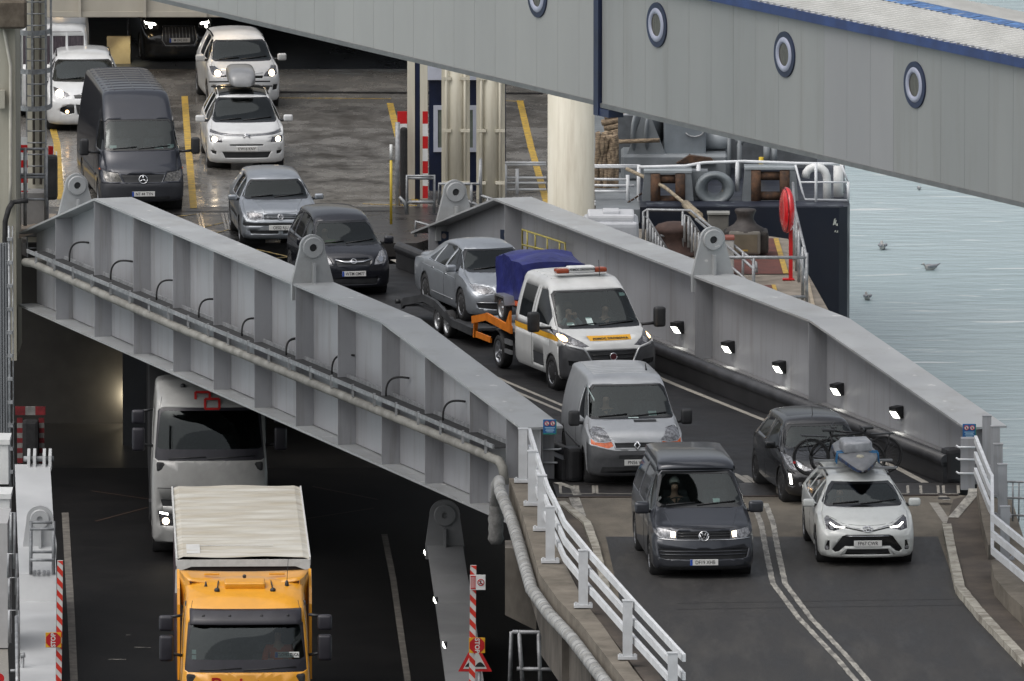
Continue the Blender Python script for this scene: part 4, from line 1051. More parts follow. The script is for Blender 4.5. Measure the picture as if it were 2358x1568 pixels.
# columns, cabin and rails on the stern
def rcol(name, label, px0, px1, ytop, ybot, Y, m, zb=-.2, ztop_=None, flanges=True):
    a, c = V(px0, ybot, Y), V(px1, ybot, Y); xc = (a.x+c.x)/2; w_ = c.x-a.x
    t_ = thing(name, label, "column", (xc, Y, zb)); H = (ztop_ if ztop_ is not None else V(px0, ytop, Y).z + 1.2) - zb
    b = NB(); lathe(b, [(0, 0), (w_*.37 if flanges else w_/2, 0), (w_*.37 if flanges else w_/2, H), (0, H)], 36); obj("shaft", b, m, t_)
    if flanges:
        for s_ in (-1, 1):
            b = NB(); box(b, (s_*w_*.44, 0, H/2), (w_*.12, .22, H)); obj("flange", b, CREAM, t_)
            b = NB(); tube(b, [(s_*w_*.33, -w_*.36, 0), (s_*w_*.33, -w_*.36, H)], .035, 8); obj("conduit", b, CREAM, t_)
            for k in range(int(H/1.2)):
                b = NB(); box(b, (s_*w_*.33, -w_*.38, .6+k*1.2), (.22, .05, .07)); obj("clamp", b, CREAM, t_)
    return t_
rcol("support_column", "thick round cream column holding up the walkway behind the girder peak", 1261, 1369, 220, 500, 289, CREAM, -10, 5.5, False)
rcol("ribbed_column", "cream column with side flanges left of the other ribbed one, in front of the blue cabin", 1017, 1082, 160, 478, 296, CREAM)
rcol("ribbed_column", "cream column with side flanges, right one beside the white ship rail", 1097, 1163, 180, 478, 296, CREAM)
a, c = V(938, 470, 296), V(985, 470, 296)
t_ = thing("portal_post", "square cream post with a navy stripe down its middle behind the striped board", "post", ((a.x+c.x)/2, 296, -.1)); w_ = c.x-a.x
for x, ww, m_ in ((-.31, .37, CREAM), (0, .26, NAVY), (.31, .37, CREAM)):
    b = NB(); box(b, (x*w_, .05 if m_ is NAVY else 0, 2.6), (ww*w_, .3, 5.2)); obj("navy_stripe" if m_ is NAVY else "post_flange", b, m_, t_)
a, c = V(988, 470, 297.5), V(1165, 470, 297.5); zt_ = V(1000, 183, 297.5).z
t_ = thing("control_cabin", "navy cabin with a framed window behind the cream columns", "cabin", ((a.x+c.x)/2, 297.5, 0)); w_ = c.x-a.x
b = NB(); box(b, (0, 1, zt_/2), (w_, 2, zt_)); obj("wall", b, NAVY, t_)
b = NB(); box(b, (0, .95, zt_+.2), (w_+.1, 2.1, .4)); obj("white_top", b, mat("cabin_white", (.55, .58, .68), .5, var=.06), t_)
wa, wb_ = V(*z2(1155, 770), 297.5), V(*z2(1475, 1110), 297.5); o = Vector(t_.location); cx_ = (wa.x+wb_.x)/2-o.x; cz_ = (wa.z+wb_.z)/2
b = NB(); ww, hh = wb_.x-wa.x, wa.z-wb_.z
for q, s_ in (((cx_, -.02, cz_+hh/2-.05), (ww, .05, .1)), ((cx_, -.02, cz_-hh/2+.05), (ww, .05, .1)), ((cx_-ww/2+.05, -.02, cz_), (.1, .05, hh-.2)), ((cx_+ww/2-.05, -.02, cz_), (.1, .05, hh-.2))): box(b, q, s_)
wf = obj("window_frame", b, mat("cabin_white", (1,)*3), t_)
b = NB(); box(b, (cx_, -.005, cz_), (ww-.2, .03, hh-.2)); obj("window_pane", b, mat("grey_pane", (.20, .22, .20), .15, c2=(.12, .15, .12), scale=3), wf)
for x0_, lab in ((905, "left of the striped cream post"), (1083, "right of the navy striped post")):
    p = V(*z2(x0_+(22 if x0_ < 1000 else 12), 1450), 295.6); stripes(REDP, WHT, "hazard_board", "red and white banded board " + lab, "hazard board", p, .22 if x0_ < 1000 else .12, 2.0, 7)
t_ = tag(obj("fender_block", (lambda b: (rbox(b, (0, 0, 0), (.17, .2, 2.0), .06, 2), b)[1])(NB()), RUBBER, loc=V(*z2(938, 1250), 295.4)), "black fender strip on the banded board by the cream post", "fender")
b = NB(); p = V(*z2(893, 1500), 294.8); tube(b, [p, p+Vector((0, 0, 1.9))], .055, 8); tag(obj("grey_pole", b, GREYP), "plain dark grey pole beside the left banded board", "pole")
b = NB(); p = V(*z2(845, 1640), 290); tube(b, [p, p+Vector((0, 0, 1.45))], .03, 8); yp = tag(obj("marker_pole", b, mat("yellow_pole", (.55, .40, .04), .5, var=.1)), "thin yellow marker pole with a pale tip at the edge of the ship deck", "pole")
b = NB(); tube(b, [p+Vector((0, 0, 1.45)), p+Vector((0, 0, 1.8))], .032, 8); obj("pole_tip", b, WHT, yp)
def tubes_thing(name, label, cat, paths, r, m, pname="rail", group=None):
    c = Vector(paths[0][0]); t_ = thing(name, label, cat, c, 0, group)
    for p in paths:
        rr, nm = r, pname
        b = NB(); tube(b, [Vector(q)-c for q in p], rr, 8); obj(nm, b, m, t_)
    return t_
def Zv(f, pts, Y): return [V(*f(*p), Y) for p in pts]
# grey handrails by the far lug
Y = 288
tubes_thing("walkway_handrail", "galvanised handrail cage at the far end of the sea side girder", "handrail",
    [Zv(z2, p, Y) for p in ([(962, 1568), (962, 1285), (1160, 1285), (1160, 1560)], [(970, 1300), (1160, 1305)], [(962, 1478), (1160, 1478)], [(1195, 1500), (1195, 1345), (1490, 1345), (1500, 1160)], [(1275, 1345), (1275, 1400)], [(1432, 1345), (1432, 1540)], [(1500, 1160), (1500, 1500)], [(1340, 1445), (1455, 1490), (1550, 1560)], [(1500, 1430), (1650, 1480)], [(1552, 1450), (1552, 1520)], [(905, 1440), (945, 1480), (960, 1568)])], .035, GREYP)
p0, p1, p2, p3, p4 = (V(*q, 286) for q in ((957, 545), (957, 510), (1000, 522), (1010, 532), (1011, 548)))
tubes_thing("end_handrail", "short bent galvanised handrail at the far tip of the sea side girder", "handrail", [[p0, p1, p2, p3, p4]], .03, GREYP)
# yellow guard frame on the sea girder's inner face
def z6(x, y): return ((900+x/2.24)*.7051, (600+y/2.24)*.7051)
t_ = thing("yellow_guard", "yellow guard frame fixed on the inner face of the sea side girder", "guard frame", LP(*[Lof(*z6(1960, 430), .2, G1)[0], .2, .8], G1)); o = Vector(t_.location)
def yg(x, y): L, z = Lof(*z6(x, y), .22, G1); return LP(L, .22, z, G1)-o
for p in ([(1805, 500), (1805, 335), (2118, 435), (2118, 560)], [(1805, 445), (2118, 520)], [(1842, 345), (1842, 500)], [(1900, 365), (1900, 500)], [(1988, 395), (1988, 520)], [(2078, 425), (2078, 545)]):
    b = NB(); tube(b, [yg(*q) for q in p], .022, 6); obj("bar", b, mat("yellow_bar", (.42, .36, .10), .5, var=.15), t_)
for x, y in ((1225, 395), (1680, 385)):
    L, z = Lof(*z6(x, y), .30, G1); s_ = sign_plate("dark_notice", "small dark blue notice on the sea side girder " + ("left of the silver saloon's roof" if x < 1500 else "beside the yellow guard frame"), LP(L, .33, z-.16, G1), .32, .3, mat("dark_notice_face", (.012, .022, .045), .4))
    s_.rotation_euler = (0, 0, PSI-R(90)+R(40)); b = NB(); prism(b, circ(0, 0, .06, 14), .004, Matrix.Translation((0, -.011, .2)) @ Matrix.Rotation(R(90), 4, 'X')); obj("symbol_disc", b, mat("notice_grey", (.16, .13, .12), .5), s_)
# white ship rails left and right of the thick column
def rail_block(name, label, f, posts, rails, Y, m, r=.03):
    c = V(*f(*posts[0][0]), Y); t_ = thing(name, label, "ship railing", c)
    for p in posts:
        b = NB(); tube(b, [q-c for q in Zv(f, p, Y)], r*1.4, 8); obj("post", b, m, t_)
    for p in rails:
        b = NB(); tube(b, [q-c for q in Zv(f, p, Y)], r if len(p) > 2 else r*.9, 8); obj("rail", b, m, t_)
    return t_
rail_block("ship_railing", "white ship railing between the ribbed columns and the thick column", z2, [[(1680, 1200), (1680, 1480)], [(1766, 1235), (1766, 1480)]], [[(1680, 1190), (1980, 1190)], [(1680, 1205), (1980, 1205)], [(1680, 1300), (1980, 1300)], [(1680, 1338), (1980, 1338)], [(1680, 1386), (1980, 1386)], [(1680, 1467), (1980, 1467)]], 297, WHITEP)
rail_block("ship_railing", "white gate like ship railing right of the thick column", z3, [[(528, 1205), (528, 1560)], [(448, 1280), (448, 1500)]], [[(205, 1210), (530, 1210)], [(205, 1222), (530, 1222)], [(205, 1310), (435, 1312)], [(205, 1355), (495, 1357)], [(205, 1398), (435, 1400)], [(205, 1475), (435, 1478)], [(205, 1495), (430, 1498)]], 293.6, WHITEP)
rail_block("ship_railing", "long curved white ship railing in front of the mooring winches", z3, [[(965, 1200), (965, 1510)], [(1250, 1182), (1250, 1400)]], [[(530, 1222), (870, 1214), (1000, 1190), (1300, 1180), (1700, 1195), (1890, 1198), (2000, 1200)]], 293.0, WHITEP, .035)
rail_block("ship_railing", "white bent rail frame round the gooseneck vent at the hull corner", z3, [[(1825, 1190), (1825, 1520)], [(2062, 1330), (2062, 1468)]], [[(1675, 1205), (1725, 1400), (1745, 1458), (2060, 1466)], [(1712, 1333), (2062, 1333)], [(2015, 1210), (2060, 1330)]], 292.4, WHITEP, .024)
rail_block("ship_railing", "short white rail high up by the rope pile", z3, [[(398, 830), (398, 1048)], [(462, 830), (462, 1048)], [(370, 1000), (370, 1050)]], [[(370, 1050), (490, 1050)], [(370, 838), (490, 838)]], 303, WHITEP, .022)
# hull corner of the ferry's mooring deck
hx0, hx1 = V(1474, 480, 291.5).x, V(1958, 480, 291.5).x; hzt = V(1700, 477, 291.5).z
t_ = thing("mooring_hull", "navy blue hull corner of the ferry with a scuffed upper edge", "ship hull", (hx1, 291.5, 0)); o = Vector(t_.location)
b = NB(); b2 = NB()
pf = [(hx0, 291.5), (hx1-.25, 291.5), (hx1-.06, 291.62), (hx1, 291.9), (hx1+.1, 330), (hx0, 330)]
vs = [[b.verts.new(Vector((x, y, z))-o) for x, y in pf] for z in (hzt, SEAZ-1)]
b.faces.new(vs[0])
for i in range(len(pf)): b.faces.new((vs[0][(i+1) % 6], vs[0][i], vs[1][i], vs[1][(i+1) % 6]))
bmesh.ops.recalc_face_normals(b, faces=b.faces[:]); obj("hull_plate", b, mat("navy_hull", (.0045, .0068, .015), .38, c2=(.008, .011, .021), scale=.9, bump=.12, bscale=2.5, rvar=.1), t_)
b = NB(); box(b, ((hx0+hx1)/2-o.x, .6, hzt-.03), (hx1-hx0-.3, 1.0, .08)); obj("bulwark_top", b, mat("scuffed_navy", (.012, .016, .03), .5, c2=(.10, .115, .13), scale=2.2, lo=.34, hi=.44), t_)
for zx, zy, ww, hh in ((2075, 285, .09, .12), (2090, 300, .05, .06), (2075, 262, .05, .05), (2078, 347, .04, .05), (2094, 350, .035, .05)):
    p = V(*z7(zx, zy), 291.5)-o; b = NB(); prism(b, [(-ww/2, -hh/2), (0, -hh*.3), (ww/2, -hh/2), (ww*.3, 0), (ww/2, hh/2), (-ww*.2, hh*.4)], .006, Matrix.Translation(p) @ Matrix.Rotation(R(90), 4, 'X')); obj("draught_mark", b, mat("faded_mark", (.42, .44, .40), .7, var=.3, scale=20), t_)
md = flat("mooring_deck", [(1.9, 291.9, 0), (hx1, 291.9, 0), (hx1, 330, 0), (1.9, 330, 0)], DECKGREY, hzt-.1, .3)
# roller fairleads
for (x0_, x1_, y0_, y1_, r0, r1, ry0, ry1, lab) in ((548, 935, 1262, 1530, 668, 868, 1272, 1508, "left rusty roller fairlead in a grey frame with a rope through it"), (1282, 1700, 1238, 1500, 1385, 1632, 1248, 1490, "right rusty roller fairlead in a grey tapered frame")):
    c = V(*z3((x0_+x1_)/2, y1_), 292.6); t_ = thing("roller_fairlead", lab, "fairlead", c); P = lambda x, y: V(*z3(x, y), 292.6)-c
    top_, bt = P((x0_+x1_)/2, y0_).z, 0
    w0_ = P(x1_, y1_).x; w1_ = P(r1+45, y0_).x; wi = P(r1, y0_).x
    for s_ in (-1, 1):
        b = NB(); prism(b, [(s_*w0_, 0), (s_*wi, 0), (s_*wi, top_), (s_*w1_, top_)][::s_], .55, Matrix.Translation((0, .55, 0)) @ Matrix.Rotation(R(90), 4, 'X')); bmesh.ops.recalc_face_normals(b, faces=b.faces[:]); obj("cheek_plate", b, DECKGREY, t_)
        b = NB(); tube(b, [(s_*(wi-.11), .02, .02), (s_*(wi-.11), .02, top_-.03)], .115, 14); obj("roller", b, RUST, t_)
    b = NB(); box(b, (0, .28, top_+.02), (w1_*2.05, .6, .05)); obj("top_plate", b, mat("light_deck_paint", (.30, .33, .345), .5, var=.1), t_)
    for z in (.2, top_-.16):
        b = NB(); tube(b, [(-wi+.2, .1, z), (wi-.2, .1, z)], .10, 12); obj("roller", b, RUST, t_)
# mooring chock
c = V(*z3(1085, 1500), 292.6); t_ = thing("mooring_chock", "grey rounded mooring chock with an oval hole between the two roller fairleads", "chock", c)
b = NB(); H = V(*z3(1085, 1262), 292.6).z - c.z; cz = V(*z3(1085, 1385), 292.6).z - c.z; W_ = (V(*z3(1235, 1400), 292.6).x - V(*z3(945, 1400), 292.6).x)/2
nn = 32; prof = [(1.0, .30), (1.0, .05), (.93, -.03), (.8, -.04), (.66, .03), (.52, .16), (.46, .35), (.46, .6)]
rings = []
for k in range(nn):
    a = 2*math.pi*k/nn; ca, sa = math.cos(a), math.sin(a)
    rings.append([b.verts.new((W_*f*ca*(1 if f > .7 else .85), d, cz + (cz*1.0 if sa < 0 else (H-cz))*f*sa)) for f, d in prof])
for k in range(nn):
    for i in range(len(prof)-1): f = b.faces.new((rings[k][i], rings[(k+1) % nn][i], rings[(k+1) % nn][i+1], rings[k][i+1])); f.smooth = True
bmesh.ops.recalc_face_normals(b, faces=b.faces[:]); obj("chock_ring", b, mat("chock_paint", (.22, .25, .265), .4, c2=(.15, .17, .18), scale=2), t_)
b = NB(); box(b, (-W_*.9, .5, H*.5), (.5, .5, H)); obj("chock_base", b, DECKGREY, t_)
# winch gear behind
c = V(*z3(620, 1190), 298); t_ = thing("mooring_winch", "big grey mooring winch with drum flanges, motor casing and tank under the walkway", "winch", c); P = lambda x, y: V(*z3(x, y), 298)-c
for x, r in ((545, .62), (640, .60)):
    q = P(x, 960); b = NB(); lathe(b, [(0, -.04), (r*.9, -.04), (r, 0), (r*.9, .04), (0, .04)], 28, Matrix.Translation((q.x, 0, q.z)) @ Matrix.Rotation(R(68), 4, 'Z') @ Matrix.Rotation(R(90), 4, 'X')); obj("drum_flange", b, DECKGREY, t_)
a, d = P(710, 860), P(1020, 1170); b = NB(); rbox(b, ((a.x+d.x)/2, .3, (a.z+d.z)/2), (d.x-a.x, 1.2, a.z-d.z), .05, 2); obj("motor_casing", b, mat("winch_casing", (.18, .205, .225), .45, var=.08), t_)
a, d = P(1020, 960), P(1190, 1105); b = NB(); tube(b, [(a.x, .3, (a.z+d.z)/2), (d.x, .3, (a.z+d.z)/2)], (a.z-d.z)/2, 20); obj("tank", b, mat("tank_paint", (.34, .37, .39), .4, var=.06), t_)
a, d = P(400, 1110), P(1180, 1300); b = NB(); rbox(b, ((a.x+d.x)/2, .2, (a.z+d.z)/2), (d.x-a.x, 1.6, a.z-d.z), .06, 1); obj("bed_frame", b, DECKGREY, t_)
b = NB(); q = P(440, 1120); prism(b, [(0, 0), (.9, 0), (.55, .9), (.35, .9)], .12, Matrix.Translation((q.x, -.3, q.z)) @ Matrix.Rotation(R(90), 4, 'X')); obj("bearing_bracket", b, DECKGREY, t_)
b = NB(); q = P(960, 1150); prism(b, [(-.5, 0), (.4, 0), (.3, .12), (-.2, .18)], .4, Matrix.Translation((q.x, -.4, q.z-.05)) @ Matrix.Rotation(R(90), 4, 'X')); obj("rusty_cover", b, RUST, t_)
b = NB(); q = P(935, 940); tube(b, [Vector((q.x, -.35, q.z)) + Vector((.22*math.cos(k*math.pi/8), 0, .15*math.sin(k*math.pi/8))) for k in range(9, 17)], .02, 6); obj("hand_wheel", b, GREYP, t_)
b = NB(); q = P(680, 1000); d = P(380, 1010); tube(b, [(d.x, -.7, d.z), (q.x, -.7, q.z)], .05, 8); obj("winch_rope", b, ROPE, t_)
for (x0_, x1_, y0_, y1_, Y, n, lab) in ((212, 372, 985, 1410, 296, 15, "hanging bundle of old brown mooring rope right of the thick column"), (1310, 1440, 1040, 1180, 300, 9, "dark bundle of hanging rope under the walkway behind the curved rail"), (1545, 1620, 1100, 1230, 300, 6, "small dark hank of rope hanging near the yellow post")):
    c = V(*z3((x0_+x1_)/2, y1_), Y); b = NB()
    for k in range(n):
        x = x0_ + (x1_-x0_)*(k+.5)/n; p = V(*z3(x, y1_+random.uniform(-12, 12)), Y)-c; q = V(*z3(x+random.uniform(-6, 6), y0_+random.uniform(-25, 20)), Y)-c
        pts = [p.lerp(q, t/6) + Vector((random.uniform(-.02, .02), random.uniform(-.1, .1), 0)) for t in range(7)]; tube(b, pts, .055, 7)
    tag(obj("rope_bundle", b, ROPE, loc=c), lab, "rope")
c = V(*z3(430, 1040), 304); b = NB()
for k in range(8):
    z = .07+.13*k; tube(b, [(-.5+random.uniform(-.06, .06), 0, z), (-.1, -.12, z+.09), (.25, -.1, z-.02), (.6+random.uniform(-.06, .06), .05, z+.05)], .075, 8)
tag(obj("rope_coil", b, ROPE, loc=c), "heap of coiled brown rope behind the short high rail", "rope")
for x, y0_, y1_, r, m_, lab in ((1190, 1000, 1290, .045, DECKGREY, "slim grey vertical pipe left of the lamp bracket on the mooring deck"), (1265, 1010, 1390, .06, DECKGREY, "grey forked vertical pipe on the mooring deck"), (1465, 1060, 1200, .08, DECKGREY, "thick grey vertical pipe left of the paired pipes"), (1520, 1070, 1200, .07, DECKGREY, "thick grey vertical pipe right of the paired pipes"), (1425, 1150, 1235, .06, mat("yellow_post_paint", (.60, .42, .02), .5), "short bright yellow post behind the curved white rail"), (1990, 1205, 1470, .12, WHT, "plain white upright pipe right of the gooseneck vent"), (2020, 1210, 1410, .05, GREYP, "thin dark pipe on the outermost corner of the mooring deck")):
    p = V(*z3(x, y1_), 297 if x < 1600 else 293.5); q = V(*z3(x, y0_), 297 if x < 1600 else 293.5); b = NB(); tube(b, [p, q], r, 10)
    if x == 1265: tube(b, [p.lerp(q, .85), q+Vector((.16, 0, .05))], .04, 8); tube(b, [p.lerp(q, .85), q+Vector((-.1, 0, .05))], .04, 8)
    tag(obj("deck_pipe" if m_ is not MATS.get("yellow_post_paint") else "deck_post", b, m_), lab, "pipe" if m_ is not MATS.get("yellow_post_paint") else "post")
b = NB(); tube(b, [V(*z3(*p), 292.9) for p in ((1748, 1300), (1755, 1262), (1775, 1238), (1805, 1224), (1835, 1222), (1865, 1232), (1890, 1255), (1903, 1290), (1906, 1330), (1906, 1520))], .095, 14)
tag(obj("gooseneck_vent", b, WHT), "white swan neck vent pipe at the hull corner", "vent pipe")
b = NB(); c = V(*z3(1200, 1350), 299); wbox(b, -2.6, 2.0, 0, .3, -.5, 1.6); obj_ = tag(obj("deck_bulwark", b, mat("dark_grey_bulwark", (.10, .11, .12), .5, var=.25, scale=2), loc=c), "dark grey bulwark plate behind the mooring gear", "bulwark")  # plate in an uneven dark grey
b = NB(); pts = [V(*z3(440, 1235), 293.4), V(*z3(560, 1290), 293), V(*z3(720, 1370), 292.4), V(*z3(880, 1500), 291.2), V(*z7(1000, 165), 290), V(*z7(1060, 215), 288), V(*z7(1130, 285), 286.5)]
tube(b, densify(pts, .25), .042, 10); tube(b, [V(*z7(985, 150), 290.2), V(*z7(1020, 185), 289.6), V(*z7(1080, 235), 288)], .10, 10)
tag(obj("mooring_line", b, mat("pale_rope", (.42, .36, .26), .95, c2=(.22, .18, .13), scale=14, bump=.6, bscale=30)), "thick pale mooring rope from the left fairlead down to the quay hook", "rope")
b = NB(); ch = [V(*z3(x, y), 293.2) for x, y in ((245, 1520), (330, 1525), (420, 1500), (500, 1450), (560, 1408))]
for a, c in zip(densify(ch, .09), densify(ch, .09)[1:]): tube(b, [a, a.lerp(c, .8)], .022, 5)
tag(obj("chain", b, RUST), "sagging rusty chain across the foot of the gate like rail", "chain")

# dolphin platform beside the linkspan
t_ = flat("quay_platform", [G(1380, 520), G(1760, 540), G(1815, 548), G(1935, 760), G(1960, 800), G(1700, 780)], mat("platform_concrete", (.26, .23, .19), .9, c2=(.15, .13, .105), scale=1.2, bump=.2), -.02, .9)
def flatp(nm, pts, m, z): return flat(nm, [G(*z7(*p)) for p in pts], m, z)
flatp("red_walkway", [(1545, 398), (1640, 398), (1745, 658), (1300, 660), (1300, 560)], REDWALK, .0)
flatp("red_walkway", [(1505, 742), (1612, 740), (1650, 835), (1560, 835)], REDWALK, .0)
flatp("edge_stripe", [(1626, 398), (1662, 400), (1738, 656), (1698, 658)], YELL, .006); flatp("edge_stripe", [(1610, 738), (1640, 738), (1672, 838), (1648, 838)], YELL, .006)
flatp("platform_edge", [(1860, 690), (1885, 700), (1945, 960), (1915, 950)], mat("tan_edge", (.38, .32, .24), .9, var=.15), .01)
c = G(*z7(1420, 520)); t_ = thing("capstan_hook", "dark brown mooring capstan over a khaki control box on the red walkway", "capstan", c); s_ = 105/1.0
b = NB(); lathe(b, [(.42, .54), (.40, .60), (.26, .68), (.185, .79), (.195, .89), (.24, .98), (.225, 1.02), (0, 1.03)], 28); obj("capstan_head", b, mat("capstan_iron", (.050, .043, .040), .6, c2=(.025, .02, .018), scale=5, bump=.3), t_)
b = NB(); rbox(b, (0.02, .1, .30), (.98, .8, .50), .08, 2); obj("gear_case", b, mat("greasy_case", (.030, .026, .022), .7, c2=(.012, .011, .01), scale=4, bump=.4), t_)
b = NB(); rbox(b, (-.02, -.36, .31), (.70, .12, .52), .05, 2); d = obj("control_box", b, mat("dark_box_rim", (.16, .15, .13), .6), t_)
b = NB(); box(b, (-.02, -.425, .30), (.56, .01, .40)); obj("box_door", b, mat("khaki_door", (.125, .105, .072), .6, var=.12), d)
b = NB(); box(b, (-.02, -.432, .15), (.14, .006, .035)); obj("door_sticker", b, YELL, d)
b = NB()
for k in range(9): x = -.16+.05*k; tube(b, [(x, -.3, .14), (x+.01, -.33, .0), (x+.05+.03*k, -.35, -.02)], .012, 5)
obj("cable_tail", b, RUBBER, t_)
c = G(*z7(905, 520)); t_ = thing("rust_bollard", "squat rusty bollard behind the stair handrails", "bollard", c)
b = NB(); lathe(b, [(.5, 0), (.5, .06), (.36, .1), (.33, .4), (.44, .52), (.46, .6), (.38, .68), (.2, .73), (0, .74)], 28); obj("bollard_body", b, mat("bollard_rust", (.085, .05, .04), .85, c2=(.05, .03, .025), scale=4, bump=.2), t_)
c = G(*z7(1222, 480)); t_ = thing("junction_cabinet", "plain grey steel cabinet left of the capstan", "cabinet", c)
b = NB(); rbox(b, (0, 0, .4), (.46, .35, .8), .02, 1); obj("cabinet_body", b, mat("old_grey_box", (.145, .14, .125), .6, var=.15), t_); b = NB(); box(b, (0, -.02, .82), (.5, .42, .04)); obj("cabinet_lid", b, mat("pale_lid", (.24, .24, .22), .6), t_)
c = G(*z7(1270, 655)); t_ = thing("white_chest", "white chest with a dull red lid in front of the capstan", "chest", c)
b = NB(); rbox(b, (0, 0, .38), (.40, .4, .76), .02, 1); obj("chest_body", b, mat("chest_white", (.42, .42, .40), .6, var=.08), t_); b = NB(); rbox(b, (0, 0, .79), (.42, .44, .07), .01, 1); obj("chest_lid", b, mat("dull_red", (.22, .07, .05), .7), t_)
c = G(*z7(1752, 700)); t_ = thing("lifebuoy_station", "red lifebuoy housing on a red post at the platform edge", "lifebuoy", c)
b = NB(); box(b, (.0, 0, .55), (.085, .07, 1.1)); obj("post", b, REDP, t_); b = NB(); box(b, (-.05, 0, .01), (.26, .2, .03)); obj("foot_plate", b, REDP, t_)
zc = .55+.98; b = NB(); M = Matrix.Translation((-.10, .02, 1.52)) @ Matrix.Rotation(R(-80), 4, 'Z') @ Matrix.Rotation(R(90), 4, 'X') @ Matrix.Scale(.80, 4)
lathe(b, [(0, .10), (.22, .12), (.42, .115), (.58, .05), (.63, -.0), (.60, -.08), (.5, -.14), (.2, -.16), (0, -.16)], 32, M); lb = obj("buoy_case", b, mat("glossy_red", (.56, .014, .018), .22, var=.1, coat=.5), t_)
b = NB(); tube(b, [M @ Vector((.60*math.cos(2*math.pi*k/32), .60*math.sin(2*math.pi*k/32), .045)) for k in range(33)], .012, 5); obj("case_seam", b, mat("seam_dark_red", (.12, .004, .006), .4), lb)
# platform handrails
T = lambda pts, Y: [V(*z7(*p), Y) for p in pts]
tubes_thing("platform_handrail", "tall leaning galvanised rail down the outer edge of the platform", "handrail", [[G(*z7(1768, 470))+Vector((0, 0, 1.45)), G(*z7(1780, 570))+Vector((0, 0, 1.2)), G(*z7(1868, 895))+Vector((0, 0, 1.05))], [G(*z7(1770, 490))+Vector((0, 0, .6)), G(*z7(1860, 870))+Vector((0, 0, .5))]] + [[G(*z7(x, y)), G(*z7(x, y))+Vector((0, 0, 1.15))] for x, y in ((1778, 560), (1795, 640), (1812, 720), (1840, 850), (1868, 895))], .034, GREYP)
tubes_thing("platform_handrail", "galvanised rail across the near end of the platform beside the right lug", "handrail", [[G(*z7(1285, 895))+Vector((0, 0, 1.05)), G(*z7(1868, 895))+Vector((0, 0, 1.05))], [G(*z7(1285, 905))+Vector((0, 0, .2)), G(*z7(1868, 895))+Vector((0, 0, .2))], [G(*z7(1480, 895)), G(*z7(1480, 895))+Vector((0, 0, 1.05))], [G(*z7(1868, 895)), G(*z7(1868, 895))+Vector((0, 0, 1.05))]], .036, GREYP)
st_ = []
for (xa, ya, xb__, yb) in ((705, 255, 885, 540), (1005, 245, 1105, 390)):
    for k in range(9 if xa < 900 else 4): t0 = k/(9 if xa < 900 else 4); x, y = xa+(xb__-xa)*t0, ya+(yb-ya)*t0; st_.append([V(*z7(x, y), 285), V(*z7(x, min(560, y+220)), 285)])
    st_.append([V(*z7(xa-30, ya+180), 285), V(*z7(xa-25, ya-20), 285), V(*z7(xa, ya-3), 285), V(*z7(xb__, yb), 285)])
st_.append([V(*z7(672, 430), 285.4), V(*z7(675, 205), 285.4), V(*z7(700, 190), 285.4), V(*z7(1020, 195), 285.4), V(*z7(1060, 230), 285), V(*z7(1500, 580), 281), V(*z7(1505, 650), 281)])
st_.append([V(*z7(705, 190), 285.4), V(*z7(705, 450), 285.4)]); st_.append([V(*z7(962, 195), 285.4), V(*z7(962, 520), 285.4)]); st_.append([V(*z7(800, 378), 285.4), V(*z7(985, 380), 285.4)])
st_.append([V(*z7(1060, 260), 284.6), V(*z7(1400, 550), 281), V(*z7(1500, 640), 280.6)]); st_.append([V(*z7(1405, 500), 281), V(*z7(1400, 735), 281)]); st_.append([V(*z7(1235, 540), 281), V(*z7(1400, 680), 280), V(*z7(1480, 755), 280)])
tubes_thing("stair_handrail", "long galvanised stair handrails with many uprights stepping down to the platform", "handrail", st_, .03, GREYP)
# grey cabinet behind the girder
a, c = V(1343, 560, 279), V(1471, 560, 279); zt_ = V(1400, 502, 279).z
t_ = thing("service_pod", "pale grey rounded equipment pod with a raised lid behind the sea side girder", "equipment housing", ((a.x+c.x)/2, 279.5, -.4)); w_ = c.x-a.x
b = NB(); rbox(b, (0, 0, (zt_+.4)/2-.05), (w_, 1.6, zt_+.4), .12, 3); obj("pod_body", b, mat("pod_grey", (.42, .435, .46), .4, var=.06), t_)
b = NB(); rbox(b, (0, -.1, zt_+.40), (w_*.84, 1.2, .16), .05, 2); obj("pod_lid", b, mat("pod_lid_white", (.52, .53, .55), .4, var=.05), t_)
b = NB(); rbox(b, (0, -.2, zt_+.51), (w_*.3, .5, .09), .03, 2); obj("lid_hatch", b, mat("pod_lid_white", (1,)*3), t_)
b = NB(); box(b, (w_*.3, -.8, .25), (w_*.22, .03, .2)); obj("pod_vent", b, DARKIN, t_)

# ================================================================ LEFT EDGE
YT = 283.0
a = V(-80, 300, YT); c = V(36, 300, YT)
t_ = thing("tower_wall", "cream painted steel tower at the left edge with a thin conduit", "tower", (c.x, YT, -2)); o = Vector(t_.location)
b = NB(); wbox(b, a.x-c.x, 0, 0, 3, 0, 12); obj("wall", b, mat("tower_cream", (.40, .385, .32), .55, c2=(.31, .295, .24), scale=.8, stretch=(2, 2, .3)), t_)
q = [(8, 60), (14, 95), (24, 150), (24, 420), (22, 480)]; b = NB(); tube(b, [V(x, y, YT-.08)-o for x, y in q], .035, 8); obj("conduit", b, mat("pale_conduit", (.48, .46, .40), .5), t_)
b = NB(); p = V(22, 32, YT-.2)-o; rbox(b, p, (.75, .4, .62), .05, 1); obj("rusty_bracket", b, mat("dull_bracket", (.12, .10, .075), .85, c2=(.07, .055, .04), scale=4, bump=.3), t_)
